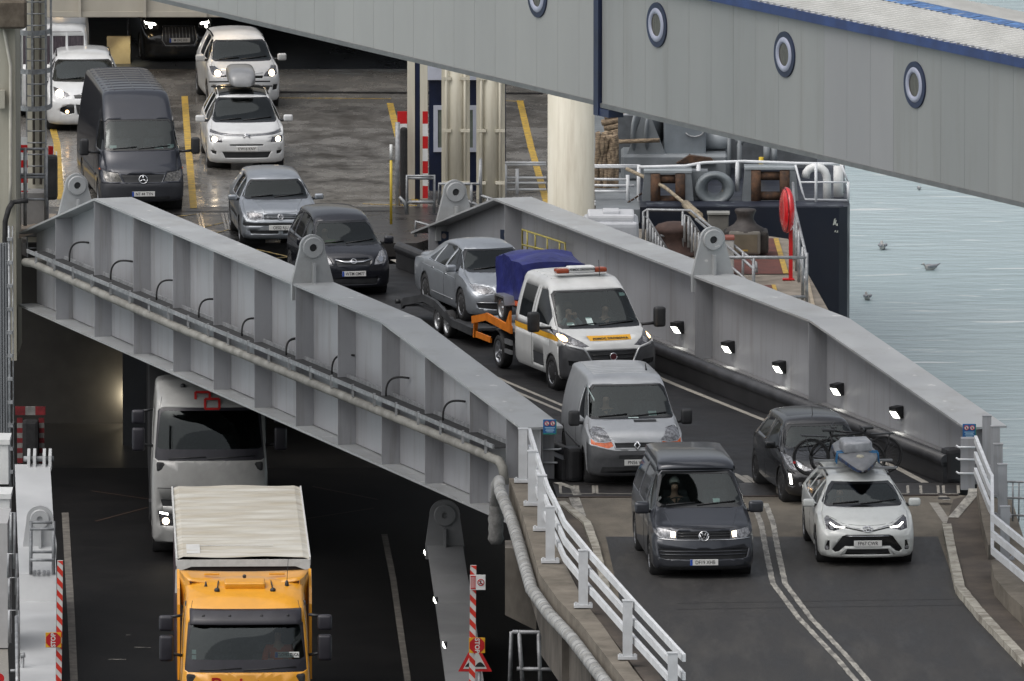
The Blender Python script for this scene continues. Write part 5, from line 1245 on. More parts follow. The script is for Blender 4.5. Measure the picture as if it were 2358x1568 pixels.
b = NB(); tube(b, [V(30, 465, YT-.15)-o, V(20, 480, YT-.25)-o, V(12, 510, YT-.25)-o, V(11, 580, YT-.25)-o, V(13, 700, YT-.25)-o], .06, 10); tube(b, [V(65, 462, YT-.12)-o, V(30, 465, YT-.15)-o], .05, 8); obj("black_hose", b, RUBBER, t_)
b = NB(); p = V(4, 228, YT-.1)-o; box(b, p, (.14, .15, .4)); obj("switch_box", b, mat("tower_cream", (1,)*3), t_)
# cream column with a caged ladder
YC = 288.0; a, c = V(64, 450, YC), V(107, 450, YC)
t_ = thing("ladder_column", "tall cream steel column behind the caged ladder", "column", ((a.x+c.x)/2, YC, -.3)); w_ = c.x-a.x
b = NB(); box(b, (0, .1, 4.2), (w_, .3, 8.4)); obj("column_plate", b, CREAM, t_)
for x in (-.06, .08):
    b = NB(); tube(b, [(x*1.1, -.1, 1.6), (x*1.1, -.1, 8)], .03, 8); obj("riser_pipe", b, mat("dull_riser", (.13, .115, .095), .7, var=.3), t_)
b = NB(); box(b, (-.62, .4, 4.2), (.07, .2, 8.4)); box(b, (-.45, .5, 6.0), (.26, .1, 5)); obj("white_edge", b, WHT, t_)
t_ = thing("cage_ladder", "grey steel ladder with three safety hoops in front of the cream column", "ladder", ((a.x+c.x)/2, YC-.3, -.3)); o = Vector(t_.location)
for k in range(32):
    b = NB(); tube(b, [(-w_*.52, 0, .2+.262*k), (w_*.5, 0, .2+.262*k)], .016, 6); obj("rung", b, GREYP, t_)
for s_ in (-1, 1):
    b = NB(); box(b, (s_*w_*.51, 0, 4.2), (.03, .06, 8.4)); obj("stringer", b, GREYP, t_)
for y in (73, 162, 247):
    z = V(80, y, YC-.6).z-o.z; b = NB(); rr = (V(118, y, YC).x-V(38, y, YC).x)/2
    for k in range(14):
        a0, a1 = math.pi+math.pi*k/14, math.pi+math.pi*(k+1)/14; bar(b, (rr*math.cos(a0)-.06, .5*math.sin(a0)*1.3, z), (rr*math.cos(a1)-.06, .5*math.sin(a1)*1.3, z), .02, .11)
    obj("hoop", b, GREYP, t_)
zb_ = V(80, 250, YC-.6).z-o.z
for x, y in ((-.40, -.1), (-.33, -.36), (-.06, -.64), (.24, -.45), (.34, -.1)):
    b = NB(); box(b, (x, y, (zb_+8.4)/2), (.05, .02, 8.4-zb_)); obj("cage_bar", b, GREYP, t_)
p = V(57, 640, 287.2); p.z = V(57, 456, 287.2).z; stripes(REDP, WHT, "hazard_board", "red and white banded board under the caged ladder", "hazard board", p, .15, 1.36, 8)
p = V(117, 395, 288.6); p.z = V(117, 408, 288.6).z; stripes(REDP, mat("orange_lamp", (.8, .15, .02), .4), "hazard_board", "short red board with an orange top right of the caged ladder", "hazard board", p, .11, .7, 3)
t_ = tag(obj("fender_block", (lambda b: (rbox(b, (0, 0, 0), (.30, .3, 1.0), .08, 2), b)[1])(NB()), mat("worn_fender", (.05, .05, .05), .7, var=.3), loc=V(117, 408, 287)), "worn black fender block right of the caged ladder", "fender")
b = NB(); p = V(130, 400, 287.6); tube(b, [p+Vector((0, 0, -.5)), p+Vector((0, 0, .5))], .02, 6); tag(obj("white_strip", b, WHT), "thin white strip on the edge of the black fender block", "strip")
t_ = thing("platform_railing", "grey tube railing round the small platform below the caged ladder", "railing", V(75, 500, 285.5)); o = Vector(t_.location)
for x in (44, 58, 106):
    b = NB(); tube(b, [V(x, 520, 285.5)-o, V(x, 340, 285.5)-o], .04, 8); obj("post", b, GREYP, t_)
for y in (343, 402, 408, 459):
    b = NB(); tube(b, [V(40, y, 285.5)-o, V(110, y, 285.5)-o], .03, 8); obj("rail", b, GREYP, t_)
b = NB(); slab(b, [V(34, 540, 284.6), V(118, 512, 284.6), V(130, 492, 290), V(34, 492, 290)], .12)
tag(obj("dusty_platform", b, mat("dusty_plate", (.30, .25, .20), .9, c2=(.2, .165, .13), scale=3)), "small dusty steel platform at the far tip of the near left girder", "platform")
b = NB(); p = V(70, 500, 287.5); rbox(b, (0, 0, .1), (.8, .7, 1.0), .02, 1); tag(obj("steel_chest", b, mat("grey_chest_paint", (.26, .255, .25), .6, var=.1), loc=p), "grey steel chest standing behind the platform railing", "chest")
# corrugated panel, white boxes and rails down the left edge
YB = 262.0
t_ = thing("corrugated_screen", "grey ribbed screen panel at the left edge under the tower", "screen", V(24, 1010, YB)); o = Vector(t_.location); H = V(10, 560, YB).z-o.z
b = NB()
for k in range(7): box(b, (-.02-.055*k, 0, H/2), (.03, .05, H))
box(b, (-.3, .05, H/2), (.62, .04, H)); obj("ribbed_panel", b, mat("screen_grey", (.23, .24, .25), .5, c2=(.17, .18, .19), scale=1, stretch=(4, 1, .5)), t_)
t_ = thing("guide_rail", "thin grey vertical guide rail with knuckles beside the ribbed screen", "guide rail", V(26, 1120, 261)); o = Vector(t_.location); H = V(26, 520, 261).z-o.z
b = NB(); tube(b, [(-.02, 0, 0), (-.02, 0, H)], .025, 8); tube(b, [(.05, 0, 0), (.05, 0, H)], .015, 6); obj("rail", b, GREYP, t_)
for k in range(11):
    b = NB(); box(b, (-.01, -.02, .3+k*H/11.2), (.10, .08, .07)); obj("knuckle", b, GREYP, t_)
for nm, lab, x1_, y0_, y1_, Y, m_ in (("white_cabinet", "small white cabinet at the left edge, upper of the two", 19, 1012, 1115, 258, WHT), ("white_cabinet", "larger white cabinet at the left edge, lower of the two", 22, 1137, 1215, 255, WHT)):
    p0 = V(-40, y1_, Y); p1 = V(x1_, y0_, Y); b = NB(); t_ = thing(nm, lab, "cabinet", p1)
    H = p1.z-p0.z; wbox(b, p0.x-p1.x, 0, -.0, .9, -H, -.1); obj("cabinet_body", b, m_, t_); b = NB(); wbox(b, p0.x-p1.x, .03, -.04, .95, -.1, 0); obj("cabinet_lid", b, WHT, t_)
p0, p1 = V(-40, 1492, 252), V(17, 1205, 252); b = NB(); t_ = thing("white_hut", "pale grey hut wall at the left edge below the white cabinets", "hut", p1); wbox(b, p0.x-p1.x, 0, 0, 2, p0.z-p1.z, 0); obj("wall", b, mat("hut_grey", (.40, .40, .40), .5, var=.05), t_)
b = NB(); q = V(15, 1495, 251); slab(b, [V(-40, 1495, 252)+Vector((0, 0, 0)), V(18, 1495, 252), V(22, 1600, 246), V(-40, 1600, 246)], .1); tag(obj("tread_plate", b, mat("tread_steel", (.30, .28, .25), .5, c2=(.2, .19, .17), scale=18, stretch=(1, 3, 1))), "checkered steel tread plate at the bottom left corner", "walkway plate")
b = NB(); p = V(-2, 1562, 247); prism(b, circ(0, 0, .1, 20), .02, Matrix.Translation(p) @ Matrix.Rotation(R(90), 4, 'X')); tag(obj("red_disc", b, REDP), "edge of a red disc on the tread plate at the bottom left corner", "disc")
tp = []
for ya, yb, xs_ in ((1180, 1270, (26, 33)), (1275, 1330, (20, 38)), (1330, 1400, (22, 40)), (1405, 1480, (22, 42))):
    tp.append([V(xs_[0], yb, 250), V(xs_[0], ya, 250), V(xs_[1], ya, 250), V(xs_[1], yb+40, 250)])
tp.append([V(38, 1420, 249), V(40, 1600, 246)]); tp.append([V(24, 1545, 249), V(40, 1545, 249)])
tubes_thing("edge_handrail", "stepped grey tube handrail between the pale hut and the lower girder", "handrail", tp, .035, GREYP)
b = NB(); tube(b, [V(52, 1515, 250), V(50, 1600, 250)], .035, 8); tube(b, [V(47, 1510, 250), V(58, 1508, 250)], .05, 8); tag(obj("short_bollard", b, GREYP), "thin grey upright tube standing on the white lower girder", "post")

# booms and signs at the lower road
BOOMR = mat("boom_red", (.58, .035, .02), .4, var=.1); BOOMW = mat("boom_white", (.58, .58, .56), .4, var=.06)
def boom(name, label, x0_, x1_, ytop, Y, lean=0.0, flip=1):
    p = V((x0_+x1_)/2, ytop, Y); t_ = thing(name, label, "barrier boom", p + Vector((0, 0, -4))); w_ = V(x1_, ytop, Y).x - V(x0_, ytop, Y).x
    H = 4.0; pitch_ = .232
    b = NB(); box(b, (0, .02, H/2), (w_, .06, H), M=Matrix.Rotation(0, 4, 'Y')); 
    for v_ in b.verts: v_.co.x += (v_.co.z-H)*lean
    bo = obj("boom_bar", b, BOOMW, t_)
    b = NB(); z = -.2
    while z < H - .02:
        q = [(-w_/2, z+flip*.06), (w_/2, z-flip*.06), (w_/2, z+.115-flip*.06), (-w_/2, z+.115+flip*.06)]
        q = [(x + (min(max(zz, 0), H)-H)*lean, min(max(zz, 0), H)) for x, zz in q]
        if q[2][1] - q[1][1] > .01 or q[3][1]-q[0][1] > .01: prism(b, q, .006, Matrix.Translation((0, -.011, 0)) @ Matrix.Rotation(R(90), 4, 'X'))
        z += pitch_
    obj("red_stripe", b, BOOMR, bo)
    return t_
b1 = boom("barrier_boom", "raised red and white striped boom beside the white lower girder", 132, 145, 1291, 244, .016, 1)
b2_ = boom("barrier_boom", "raised red and white striped boom in front of the triangular sign", 1083, 1097, 1302, 244, .012, 1)
def stop_sign(label, x0_, x1_, y0_, y1_, Y, rot):
    p = V((x0_+x1_)/2, (y0_+y1_)/2, Y); w_ = V(x1_, y0_, Y).x - V(x0_, y0_, Y).x; t_ = thing("stop_sign", label, "stop sign", p)
    b = NB(); rbox(b, (0, 0, 0), (w_, .012, w_*.97), .003, 1); pnl = obj("yellow_panel", b, mat("sign_yellow", (.62, .33, .015), .45, var=.06), t_)
    M = Matrix.Translation((0, -.007, 0)) @ Matrix.Rotation(R(90), 4, 'X'); r = w_*.46
    oc = [(r*1.06*math.cos(R(22.5+45*k)), r*1.06*math.sin(R(22.5+45*k))) for k in range(8)]
    b = NB(); prism(b, [(x*1.04, y*1.04) for x, y in oc], .003, M); prism(b, oc, .0045, M); oo = obj("octagon", b, mat("sign_red", (.42, .012, .015), .4, var=.06), pnl)
    text("STOP", w_*.40, BOOMW, oo, Matrix.Translation((0, -.014, 0)) @ Matrix.Rotation(R(90), 4, 'X') @ Matrix.Rotation(R(rot), 4, 'Z'), "stop_lettering", .001, .95, .004)
    return t_
stop_sign("square yellow sign with a red octagon lying sideways on the left boom", 105, 141, 1456, 1491, 243.9, 90)
stop_sign("square yellow sign with a red octagon above the triangular sign on the right boom", 1080, 1117, 1468, 1504, 243.9, -90)
p = V(1100, 1341, 243.9); t_ = thing("no_entry_notice", "small white notice forbidding pedestrians on the right boom", "sign", p); w_ = V(1118, 1341, 243.9).x-V(1082, 1341, 243.9).x
b = NB(); rbox(b, (0, 0, 0), (w_, .012, w_*.98), .003, 1); pnl = obj("panel", b, WHT, t_)
b = NB(); box(b, (-w_*.29, -.009, 0), (w_*.34, .006, w_*.86)); obj("red_block", b, mat("sign_red", (1,)*3), pnl)
b = NB()
for k in range(4): box(b, (-w_*.41+w_*.08*k, -.0135, 0), (w_*.025, .003, w_*.7))
obj("small_print", b, WHT, pnl)
M = Matrix.Translation((w_*.2, -.01, 0)) @ Matrix.Rotation(R(90), 4, 'X'); rr = w_*.2
b = NB(); tube(b, [M @ Vector((rr*math.cos(2*math.pi*k/20), rr*math.sin(2*math.pi*k/20), 0)) for k in range(21)], .009, 5); tube(b, [M @ Vector((-rr*.7, rr*.7, 0)), M @ Vector((rr*.7, -rr*.7, 0))], .009, 5); obj("ring_symbol", b, mat("sign_red", (1,)*3), pnl)
b = NB(); tube(b, [M @ Vector((0, rr*.6, 0)), M @ Vector((-rr*.1, 0, 0)), M @ Vector((rr*.35, -rr*.6, 0))], .009, 5); tube(b, [M @ Vector((-rr*.1, 0, 0)), M @ Vector((-rr*.4, -rr*.55, 0))], .009, 5); obj("walking_figure", b, PLATET, pnl)
p = V(1094, 1546, 245); t_ = thing("warning_sign", "red bordered triangular road sign with two black bumps on a grey post", "road sign", p); w_ = (V(1133, 1546, 245).x-V(1055, 1546, 245).x); h = V(1094, 1496-14, 245).z-p.z
def rtri(s): return [(-w_/2*s, -h*.0+(1-s)*h*.32), (w_/2*s, (1-s)*h*.32), (w_*.06*s, h*s+(1-s)*h*.32), (-w_*.06*s, h*s+(1-s)*h*.32)]
M = Matrix.Rotation(R(90), 4, 'X'); b = NB(); prism(b, rtri(1), .012, M); tr_ = obj("red_border", b, mat("sign_red_bright", (.50, .018, .02), .4), t_)
b = NB(); prism(b, rtri(.70), .016, M); tw_ = obj("white_panel", b, mat("sign_white", (.55, .55, .53), .45), tr_)
b = NB(); pts = [(-w_*.29, h*.17)] + [(-w_*.29+w_*.58*k/16, h*(.17 + .02 + .15*abs(math.sin(math.pi*k/8)))) for k in range(17)] + [(w_*.29, h*.17)]; prism(b, pts, .019, M); obj("bump_symbol", b, PLATET, tw_)
b = NB(); tube(b, [(.08, .05, -1.5), (.08, .05, h*.6)], .035, 8); obj("post", b, GREYP, t_)
t_ = thing("mesh_gate", "dark grey tubular gate in the shade below the quay wall", "gate", V(1190, 1600, 246)); o = Vector(t_.location)
for p in ([(1173, 1600), (1178, 1455), (1195, 1455)], [(1180, 1455), (1300, 1457)], [(1190, 1540), (1300, 1542)], [(1195, 1455), (1205, 1600)], [(1240, 1456), (1245, 1600)]):
    b = NB(); tube(b, [V(x, y, 247)-o for x, y in p], .04, 8); obj("gate_bar", b, GREYP, t_)
# gulls
GW = mat("gull_white", (.36, .36, .35), .7, var=.08, scale=12); GG = mat("gull_grey", (.24, .25, .27), .7, var=.15, scale=12); GK = mat("gull_dark", (.03, .03, .03), .6)
for k, (x, y, rz, s_, lab) in enumerate(((2032, 574, 95, 1.0, "grey and white gull on the water, nearest the hull corner among the upper two"), (2140, 622, 200, .95, "gull with raised tail on the water, furthest right"), (1997, 690, 100, .9, "lowest gull on the water, close to the girder"), (2116, 437, 90, .5, "tiny distant gull just under the walkway"))):
    p = G(x, y, SEAZ); t_ = thing("gull", lab, "gull", p + Vector((0, 0, .0)), R(rz), "gulls on the sea"); s_ *= .95
    st2 = [(-.26, .10, .025), (-.2, .09, .05), (-.1, .075, .085), (.02, .07, .10), (.11, .08, .085), (.15, .13, .05), (.165, .175, .042), (.185, .20, .044), (.215, .20, .036), (.235, .195, .012)]
    b = NB(); rings = []
    for (xx, zz, r) in st2: rings.append([b.verts.new((xx*s_, r*.95*math.cos(2*math.pi*q/12)*s_, (zz+r*math.sin(2*math.pi*q/12)*1.0)*s_)) for q in range(12)])
    for a, c in zip(rings, rings[1:]):
        for q in range(12): f = b.faces.new((a[q], a[(q+1) % 12], c[(q+1) % 12], c[q])); f.smooth = True
    b.faces.new(rings[0]); b.faces.new(rings[-1][::-1]); bmesh.ops.recalc_face_normals(b, faces=b.faces[:]); obj("gull_body", b, GW, t_)
    for sg in (-1, 1):
        b = NB(); tube(b, [Vector((.09, sg*.085, .13))*s_, Vector((-.05, sg*.095, .14))*s_, Vector((-.2, sg*.05, .13))*s_, Vector((-.36, sg*.02, .2))*s_], .04*s_, 8, radii=[.03*s_, .055*s_, .035*s_, .008*s_]); obj("gull_wing", b, GG, t_)
    b = NB(); tube(b, [Vector((.235, 0, .195))*s_, Vector((.29, 0, .185))*s_], .01*s_, 6, radii=[.012*s_, .003*s_]); obj("gull_bill", b, GK, t_)
# ================================================================ VEHICLES
WHITEC = paint("white_car_paint", (.62, .63, .63), .0, .3)
PEARL = paint("pearl_white_paint", (.64, .66, .64), .0, .28)
GREYC = paint("slate_grey_paint", (.040, .044, .054), .35, .3)
DARKC = paint("dark_metallic_paint", (.027, .027, .029), .3, .26)
NAVYC = paint("blue_black_paint", (.011, .012, .018), .3, .26)
SPRC = paint("midnight_van_paint", (.020, .023, .033), .35, .32)
SILC = paint("silver_paint", (.33, .355, .385), .55, .34)
SILD = paint("dull_silver_paint", (.46, .475, .49), .3, .40)
def axle(px, py, z=0.0): return G(px, py, z)
# --- grey camper van
S = dict(paint=GREYC, wheel=(.335, .225, 3.0), pr=.20, pe=2.8, crown=.03, rr=.12, rim=5, fz=1.0,
  st=[(.90, .86, .78, .20, .88, .80), (.86, .93, .86, .17, .935, .86), (.6, 1.02, .95, .16, .95, .87), (.25, 1.13, 1.0, .16, .952, .87), (.02, 1.21, 1.03, .16, .952, .85), (-.06, 1.27, 1.05, .16, .952, .835), (-.74, 1.80, 1.12, .16, .952, .72), (-.86, 1.88, 1.14, .16, .952, .70), (-1.2, 1.91, 1.15, .16, .952, .70), (-3.6, 1.86, 1.15, .16, .95, .70), (-3.95, 1.76, 1.12, .2, .93, .68)],
  nose=[(.15, -.05), (.24, -.0), (.5, .0), (.62, -.02), (.74, -.05), (.95, -.10), (1.3, -.16)],
  ws=dict(p=(.82, 1.22, .69, 1.80), x=(-1.0, .2), b=.045),
  front=[("headlight", LENS, [(.50, .885), (.66, .915), (.84, .945), (.865, .83), (.80, .76), (.51, .74)], True, .006, [("bulb", LAMPW, [(.525, .875), (.605, .885), (.61, .785), (.53, .775)])]),
         ("grille", BLACKP, [(-.49, .745), (.49, .745), (.49, .885), (-.49, .885)], False, .02),
         ("lower_intake", BLACKP, [(-.80, .40), (-.72, .375), (.72, .375), (.80, .40), (.84, .56), (-.84, .56)], False, .02),
         ("lower_lip", BLACKP, [(-.80, .17), (.80, .17), (.84, .235), (-.84, .235)], False, .004)],
  sides=[("side_window", SIDEG, [(-.15, 1.16), (-.95, 1.16), (-.95, 1.72), (-.72, 1.70), (-.2, 1.28)]), ("side_window", SIDEG, [(-1.15, 1.16), (-2.3, 1.16), (-2.3, 1.72), (-1.15, 1.72)]), ("side_window", SIDEG, [(-2.45, 1.16), (-3.7, 1.16), (-3.7, 1.70), (-2.45, 1.72)])],
  bars=[("grille_slat", GLOSSB, 'x', [(-.48, .84), (.48, .84)], .012, False, -.012), ("grille_slat", GLOSSB, 'x', [(-.48, .79), (.48, .79)], .012, False, -.012), ("chrome_strip", CHROME, 'x', [(-.86, .748), (-.5, .728), (.5, .728), (.86, .748)], .011, False),
        ("intake_slat", GREYC, 'x', [(-.82, .52), (.82, .52)], .012, False, -.005), ("intake_slat", GREYC, 'x', [(-.8, .46), (.8, .46)], .012, False, -.008),
        ("bonnet_seam", PLATET, 'x', [(.85, .95), (.5, .935), (0, .93), (-.5, .935), (-.85, .95)], .006, False, -.002), ("bonnet_crease", GREYC, 'z', [(.8, .52), (.1, .68)], .012, True, -.006),
        ("door_seam", PLATET, 'y', [(-.05, .35), (-.05, 1.1)], .006, True, -.002), ("door_seam", PLATET, 'y', [(-1.05, .3), (-1.05, 1.75)], .006, True, -.002), ("roof_rib", GREYC, 'z', [(-1.4, .4), (-3.8, .4)], .02, True), ("roof_rib", GREYC, 'z', [(-1.4, .13), (-3.8, .13)], .02, True)],
  plate=(.322, "DF19 XHB", True), mirror=[(-.16, 1.06, 1.20, .16, .27, .22, GREYC)], papers=[(.32, 1.31, .13, .10)])
v = vehicle("camper_van", "slate grey camper van with lit headlights and a raised roof cap, leading the left lane", "van", axle(1611, 1318), 4.5, S)
badge(v, 0, .80, 'vw', .095, .018)
b = NB(); st_ = [(-.66, 1.86, .66), (-.62, 1.95, .64), (-.75, 2.03, .67), (-1.0, 2.06, .69)]
rg = []
for x, z, w_ in [(-.78, 1.83, .74), (-.69, 1.835, .735), (-.675, 1.86, .73), (-.74, 1.93, .715), (-.90, 1.985, .70), (-1.25, 2.005, .69), (-3.3, 1.98, .69), (-3.5, 1.93, .68), (-3.6, 1.85, .68)]:
    rg.append([b.verts.new((x - .10*abs(t)**2.5, t*w_, z - .05*abs(t)**4)) for t in [i/8-1 for i in range(17)]])
for a, c in zip(rg, rg[1:]):
    for i in range(16): f = b.faces.new((a[i], a[i+1], c[i+1], c[i])); f.smooth = True
for i in (0, 16):
    for a, c in zip(rg[1:], rg[2:]):
        lo1, lo2 = b.verts.new((a[i].co.x, a[i].co.y*1.0, 1.84)), b.verts.new((c[i].co.x, c[i].co.y, 1.84)); b.faces.new((a[i], c[i], lo2, lo1))
bmesh.ops.recalc_face_normals(b, faces=b.faces[:]); obj("pop_top_roof", b, GREYC, v.root, False)
TCAMP = v
# --- white estate with roof load
S = dict(paint=PEARL, wheel=(.325, .215, 2.70), pr=.26, pe=2.5, crown=.045, rr=.10, rim=10,
  st=[(.95, .66, .58, .20, .80, .70), (.90, .76, .68, .17, .87, .78), (.7, .85, .79, .16, .895, .80), (.3, .95, .87, .16, .905, .80), (-.02, 1.01, .90, .16, .905, .785), (-.10, 1.055, .91, .16, .905, .765), (-.90, 1.40, .95, .16, .905, .63), (-1.1, 1.44, .96, .16, .905, .615), (-1.6, 1.465, .97, .16, .905, .60), (-2.6, 1.44, .97, .16, .90, .59), (-3.5, 1.38, .96, .2, .87, .56), (-3.75, 1.1, .9, .28, .84, .6)],
  nose=[(.15, -.08), (.3, -.02), (.48, .0), (.58, .0), (.7, -.06), (.85, -.16), (1.1, -.25)],
  ws=dict(p=(.755, 1.02, .60, 1.385), x=(-1.3, .2), b=.035),
  front=[("headlight", LENSD, [(.40, .735), (.52, .80), (.72, .905), (.765, .86), (.76, .70), (.62, .675)], True, .006, [("running_light", LAMPC, [(.43, .728), (.6, .735), (.69, .80), (.67, .81), (.58, .755), (.43, .745)]), ("bulb", LENS, circ(.655, .735, .04, 8))]),
         ("grille", GLOSSB, [(-.47, .585), (-.40, .615), (.40, .615), (.47, .585), (.66, .33), (.60, .28), (.53, .30), (.42, .40), (-.42, .40), (-.53, .30), (-.60, .28), (-.66, .33)], False, .02),
         ("lower_intake", BLACKP, [(-.43, .235), (.43, .235), (.38, .345), (-.38, .345)], False, .02),
         ("fog_recess", GLOSSB, [(.70, .50), (.735, .50), (.79, .36), (.78, .31), (.70, .32)], True, .015, [("fog_lamp", LENS, circ(.745, .365, .036, 8))])],
  sides=[("side_window", SIDEG, [(-.45, 1.0), (-1.2, 1.0), (-1.2, 1.36), (-1.0, 1.34)]), ("side_window", SIDEG, [(-1.28, 1.0), (-2.2, 1.0), (-2.2, 1.34), (-1.28, 1.37)]), ("side_window", SIDEG, [(-2.28, 1.0), (-3.1, 1.02), (-2.9, 1.25), (-2.28, 1.33)])],
  bars=[("grille_strip", GLOSSB, 'x', [(-.40, .735), (-.12, .685), (.12, .685), (.40, .735)], .017, False), ("chrome_strip", CHROME, 'x', [(-.40, .765), (-.14, .715)], .009, False), ("chrome_strip", CHROME, 'x', [(.40, .765), (.14, .715)], .009, False),
        ("bonnet_seam", PLATET, 'x', [(.70, .90), (.45, .80), (.2, .775), (0, .765), (-.2, .775), (-.45, .80), (-.70, .90)], .004, False, -.001), ("bumper_chrome", CHROME, 'x', [(-.40, .59), (.40, .59)], .008, False),
        ("roof_rail", GLOSSB, 'z', [(-1.2, .575), (-2.2, .57), (-3.2, .56)], .022, True, .015), ("door_seam", PLATET, 'y', [(-.35, .35), (-.35, .95)], .005, True, -.002), ("door_seam", PLATET, 'y', [(-1.24, .3), (-1.24, 1.0)], .005, True, -.002), ("intake_lip", PEARL, 'x', [(-.5, .24), (-.40, .365), (.40, .365), (.5, .24)], .022, False, -.01)],
  plate=(.455, "FP67 CWR"), mirror=[(-.42, .99, 1.03, .13, .22, .15, PEARL)])
v = vehicle("estate_car", "white estate car carrying a kayak and bicycles on its roof, leading the right lane", "car", axle(1988, 1290), 3.5, S)
badge(v, 0, .715, 'ovals', .075, .014)
TESTATE = v
# --- silver panel van with dark bumper
BUMPG = mat("dark_bumper", (.050, .052, .056), .5, var=.15, scale=5)
S = dict(paint=SILD, wheel=(.325, .215, 3.098), pr=.20, pe=2.8, crown=.03, rr=.10, rim='steel', fz=1.0,
  st=[(.93, .95, .85, .24, .86, .77), (.88, 1.02, .92, .21, .925, .84), (.6, 1.11, 1.0, .2, .95, .87), (.25, 1.18, 1.05, .2, .952, .87), (.05, 1.22, 1.07, .2, .952, .86), (-.05, 1.28, 1.08, .2, .952, .85), (-.80, 1.82, 1.15, .2, .952, .75), (-.95, 1.89, 1.16, .2, .952, .735), (-1.3, 1.925, 1.17, .2, .952, .74), (-3.3, 1.90, 1.17, .2, .95, .75), (-3.6, 1.80, 1.1, .3, .93, .72)],
  nose=[(.15, -.06), (.3, -.0), (.62, .0), (.75, -.05), (.9, -.09), (1.1, -.17), (1.3, -.25)],
  ws=dict(p=(.85, 1.225, .735, 1.80), x=(-1.1, .25), b=.03, bl=.05),
  front=[("front_bumper", BUMPG, [(-.96, .2), (.96, .2), (.965, .86), (.88, .80), (.56, .735), (.44, .715), (-.44, .715), (-.56, .735), (-.88, .80), (-.965, .86)], False, .0, [("bumper_slot", BLACKP, [(-.36, .56), (.36, .56), (.36, .63), (-.36, .63)], .015), ("bumper_slot", BLACKP, [(-.72, .29), (.72, .29), (.68, .40), (-.68, .40)], .015)]),
         ("headlight", LENS, [(.50, .90), (.62, .87), (.80, .88), (.87, .95), (.87, 1.06), (.80, 1.13), (.66, 1.12), (.57, 1.05)], True, .004),
         ("indicator", AMBER, [(.46, .80), (.56, .755), (.88, .83), (.88, .93), (.80, .87), (.62, .86), (.50, .885)], True, .004),
         ("grille", BLACKP, [(-.42, .765), (.42, .765), (.44, .86), (-.44, .86)], False, .02),
         ("bonnet_slot", BLACKP, [(.02, 1.185), (.46, 1.185), (.46, 1.222), (.02, 1.222)], False, .01)],
  sides=[("side_window", SIDEG, [(-.2, 1.2), (-1.0, 1.2), (-1.05, 1.72), (-.82, 1.72), (-.25, 1.34)])],
  bars=[("grille_frame", SILD, 'x', [(-.46, .88), (-.42, .755), (.42, .755), (.46, .88)], .016, False), ("door_seam", PLATET, 'y', [(-1.1, .3), (-1.1, 1.75)], .006, True, -.002), ("side_rub_strip", BUMPG, 'y', [(-.5, .62), (-2.6, .62)], .03, True, -.005),
        ("bonnet_seam", PLATET, 'x', [(-.86, 1.14), (-.60, 1.10), (-.50, .90)], .006, True, -.001)] + [("roof_rib", SILD, 'z', [(-1.25-.24*k, -.6), (-1.25-.24*k, .6)], .018, False, -.004) for k in range(10)],
  plate=(.49, "PN56 WYB"), mirror=[(-.18, 1.10, 1.22, .16, .22, .30, BLACKP)], papers=[(.42, 1.30, .16, .09), (-.80, 1.72, .09, .06), (.03, 1.25, .20, .03)])
v = vehicle("panel_van", "silver panel van with a dark bumper and orange indicators behind the slate grey camper", "van", axle(1454, 1107), 7, S)
badge(v, 0, .815, 'diamond', .075, .02); VTRAF = v
b = NB(); tube(b, [(-1.6, .5, 1.95), (-1.75, .5, 2.06)], .015, 6, radii=[.02, .006]); obj("aerial", b, BLACKP, v.root)
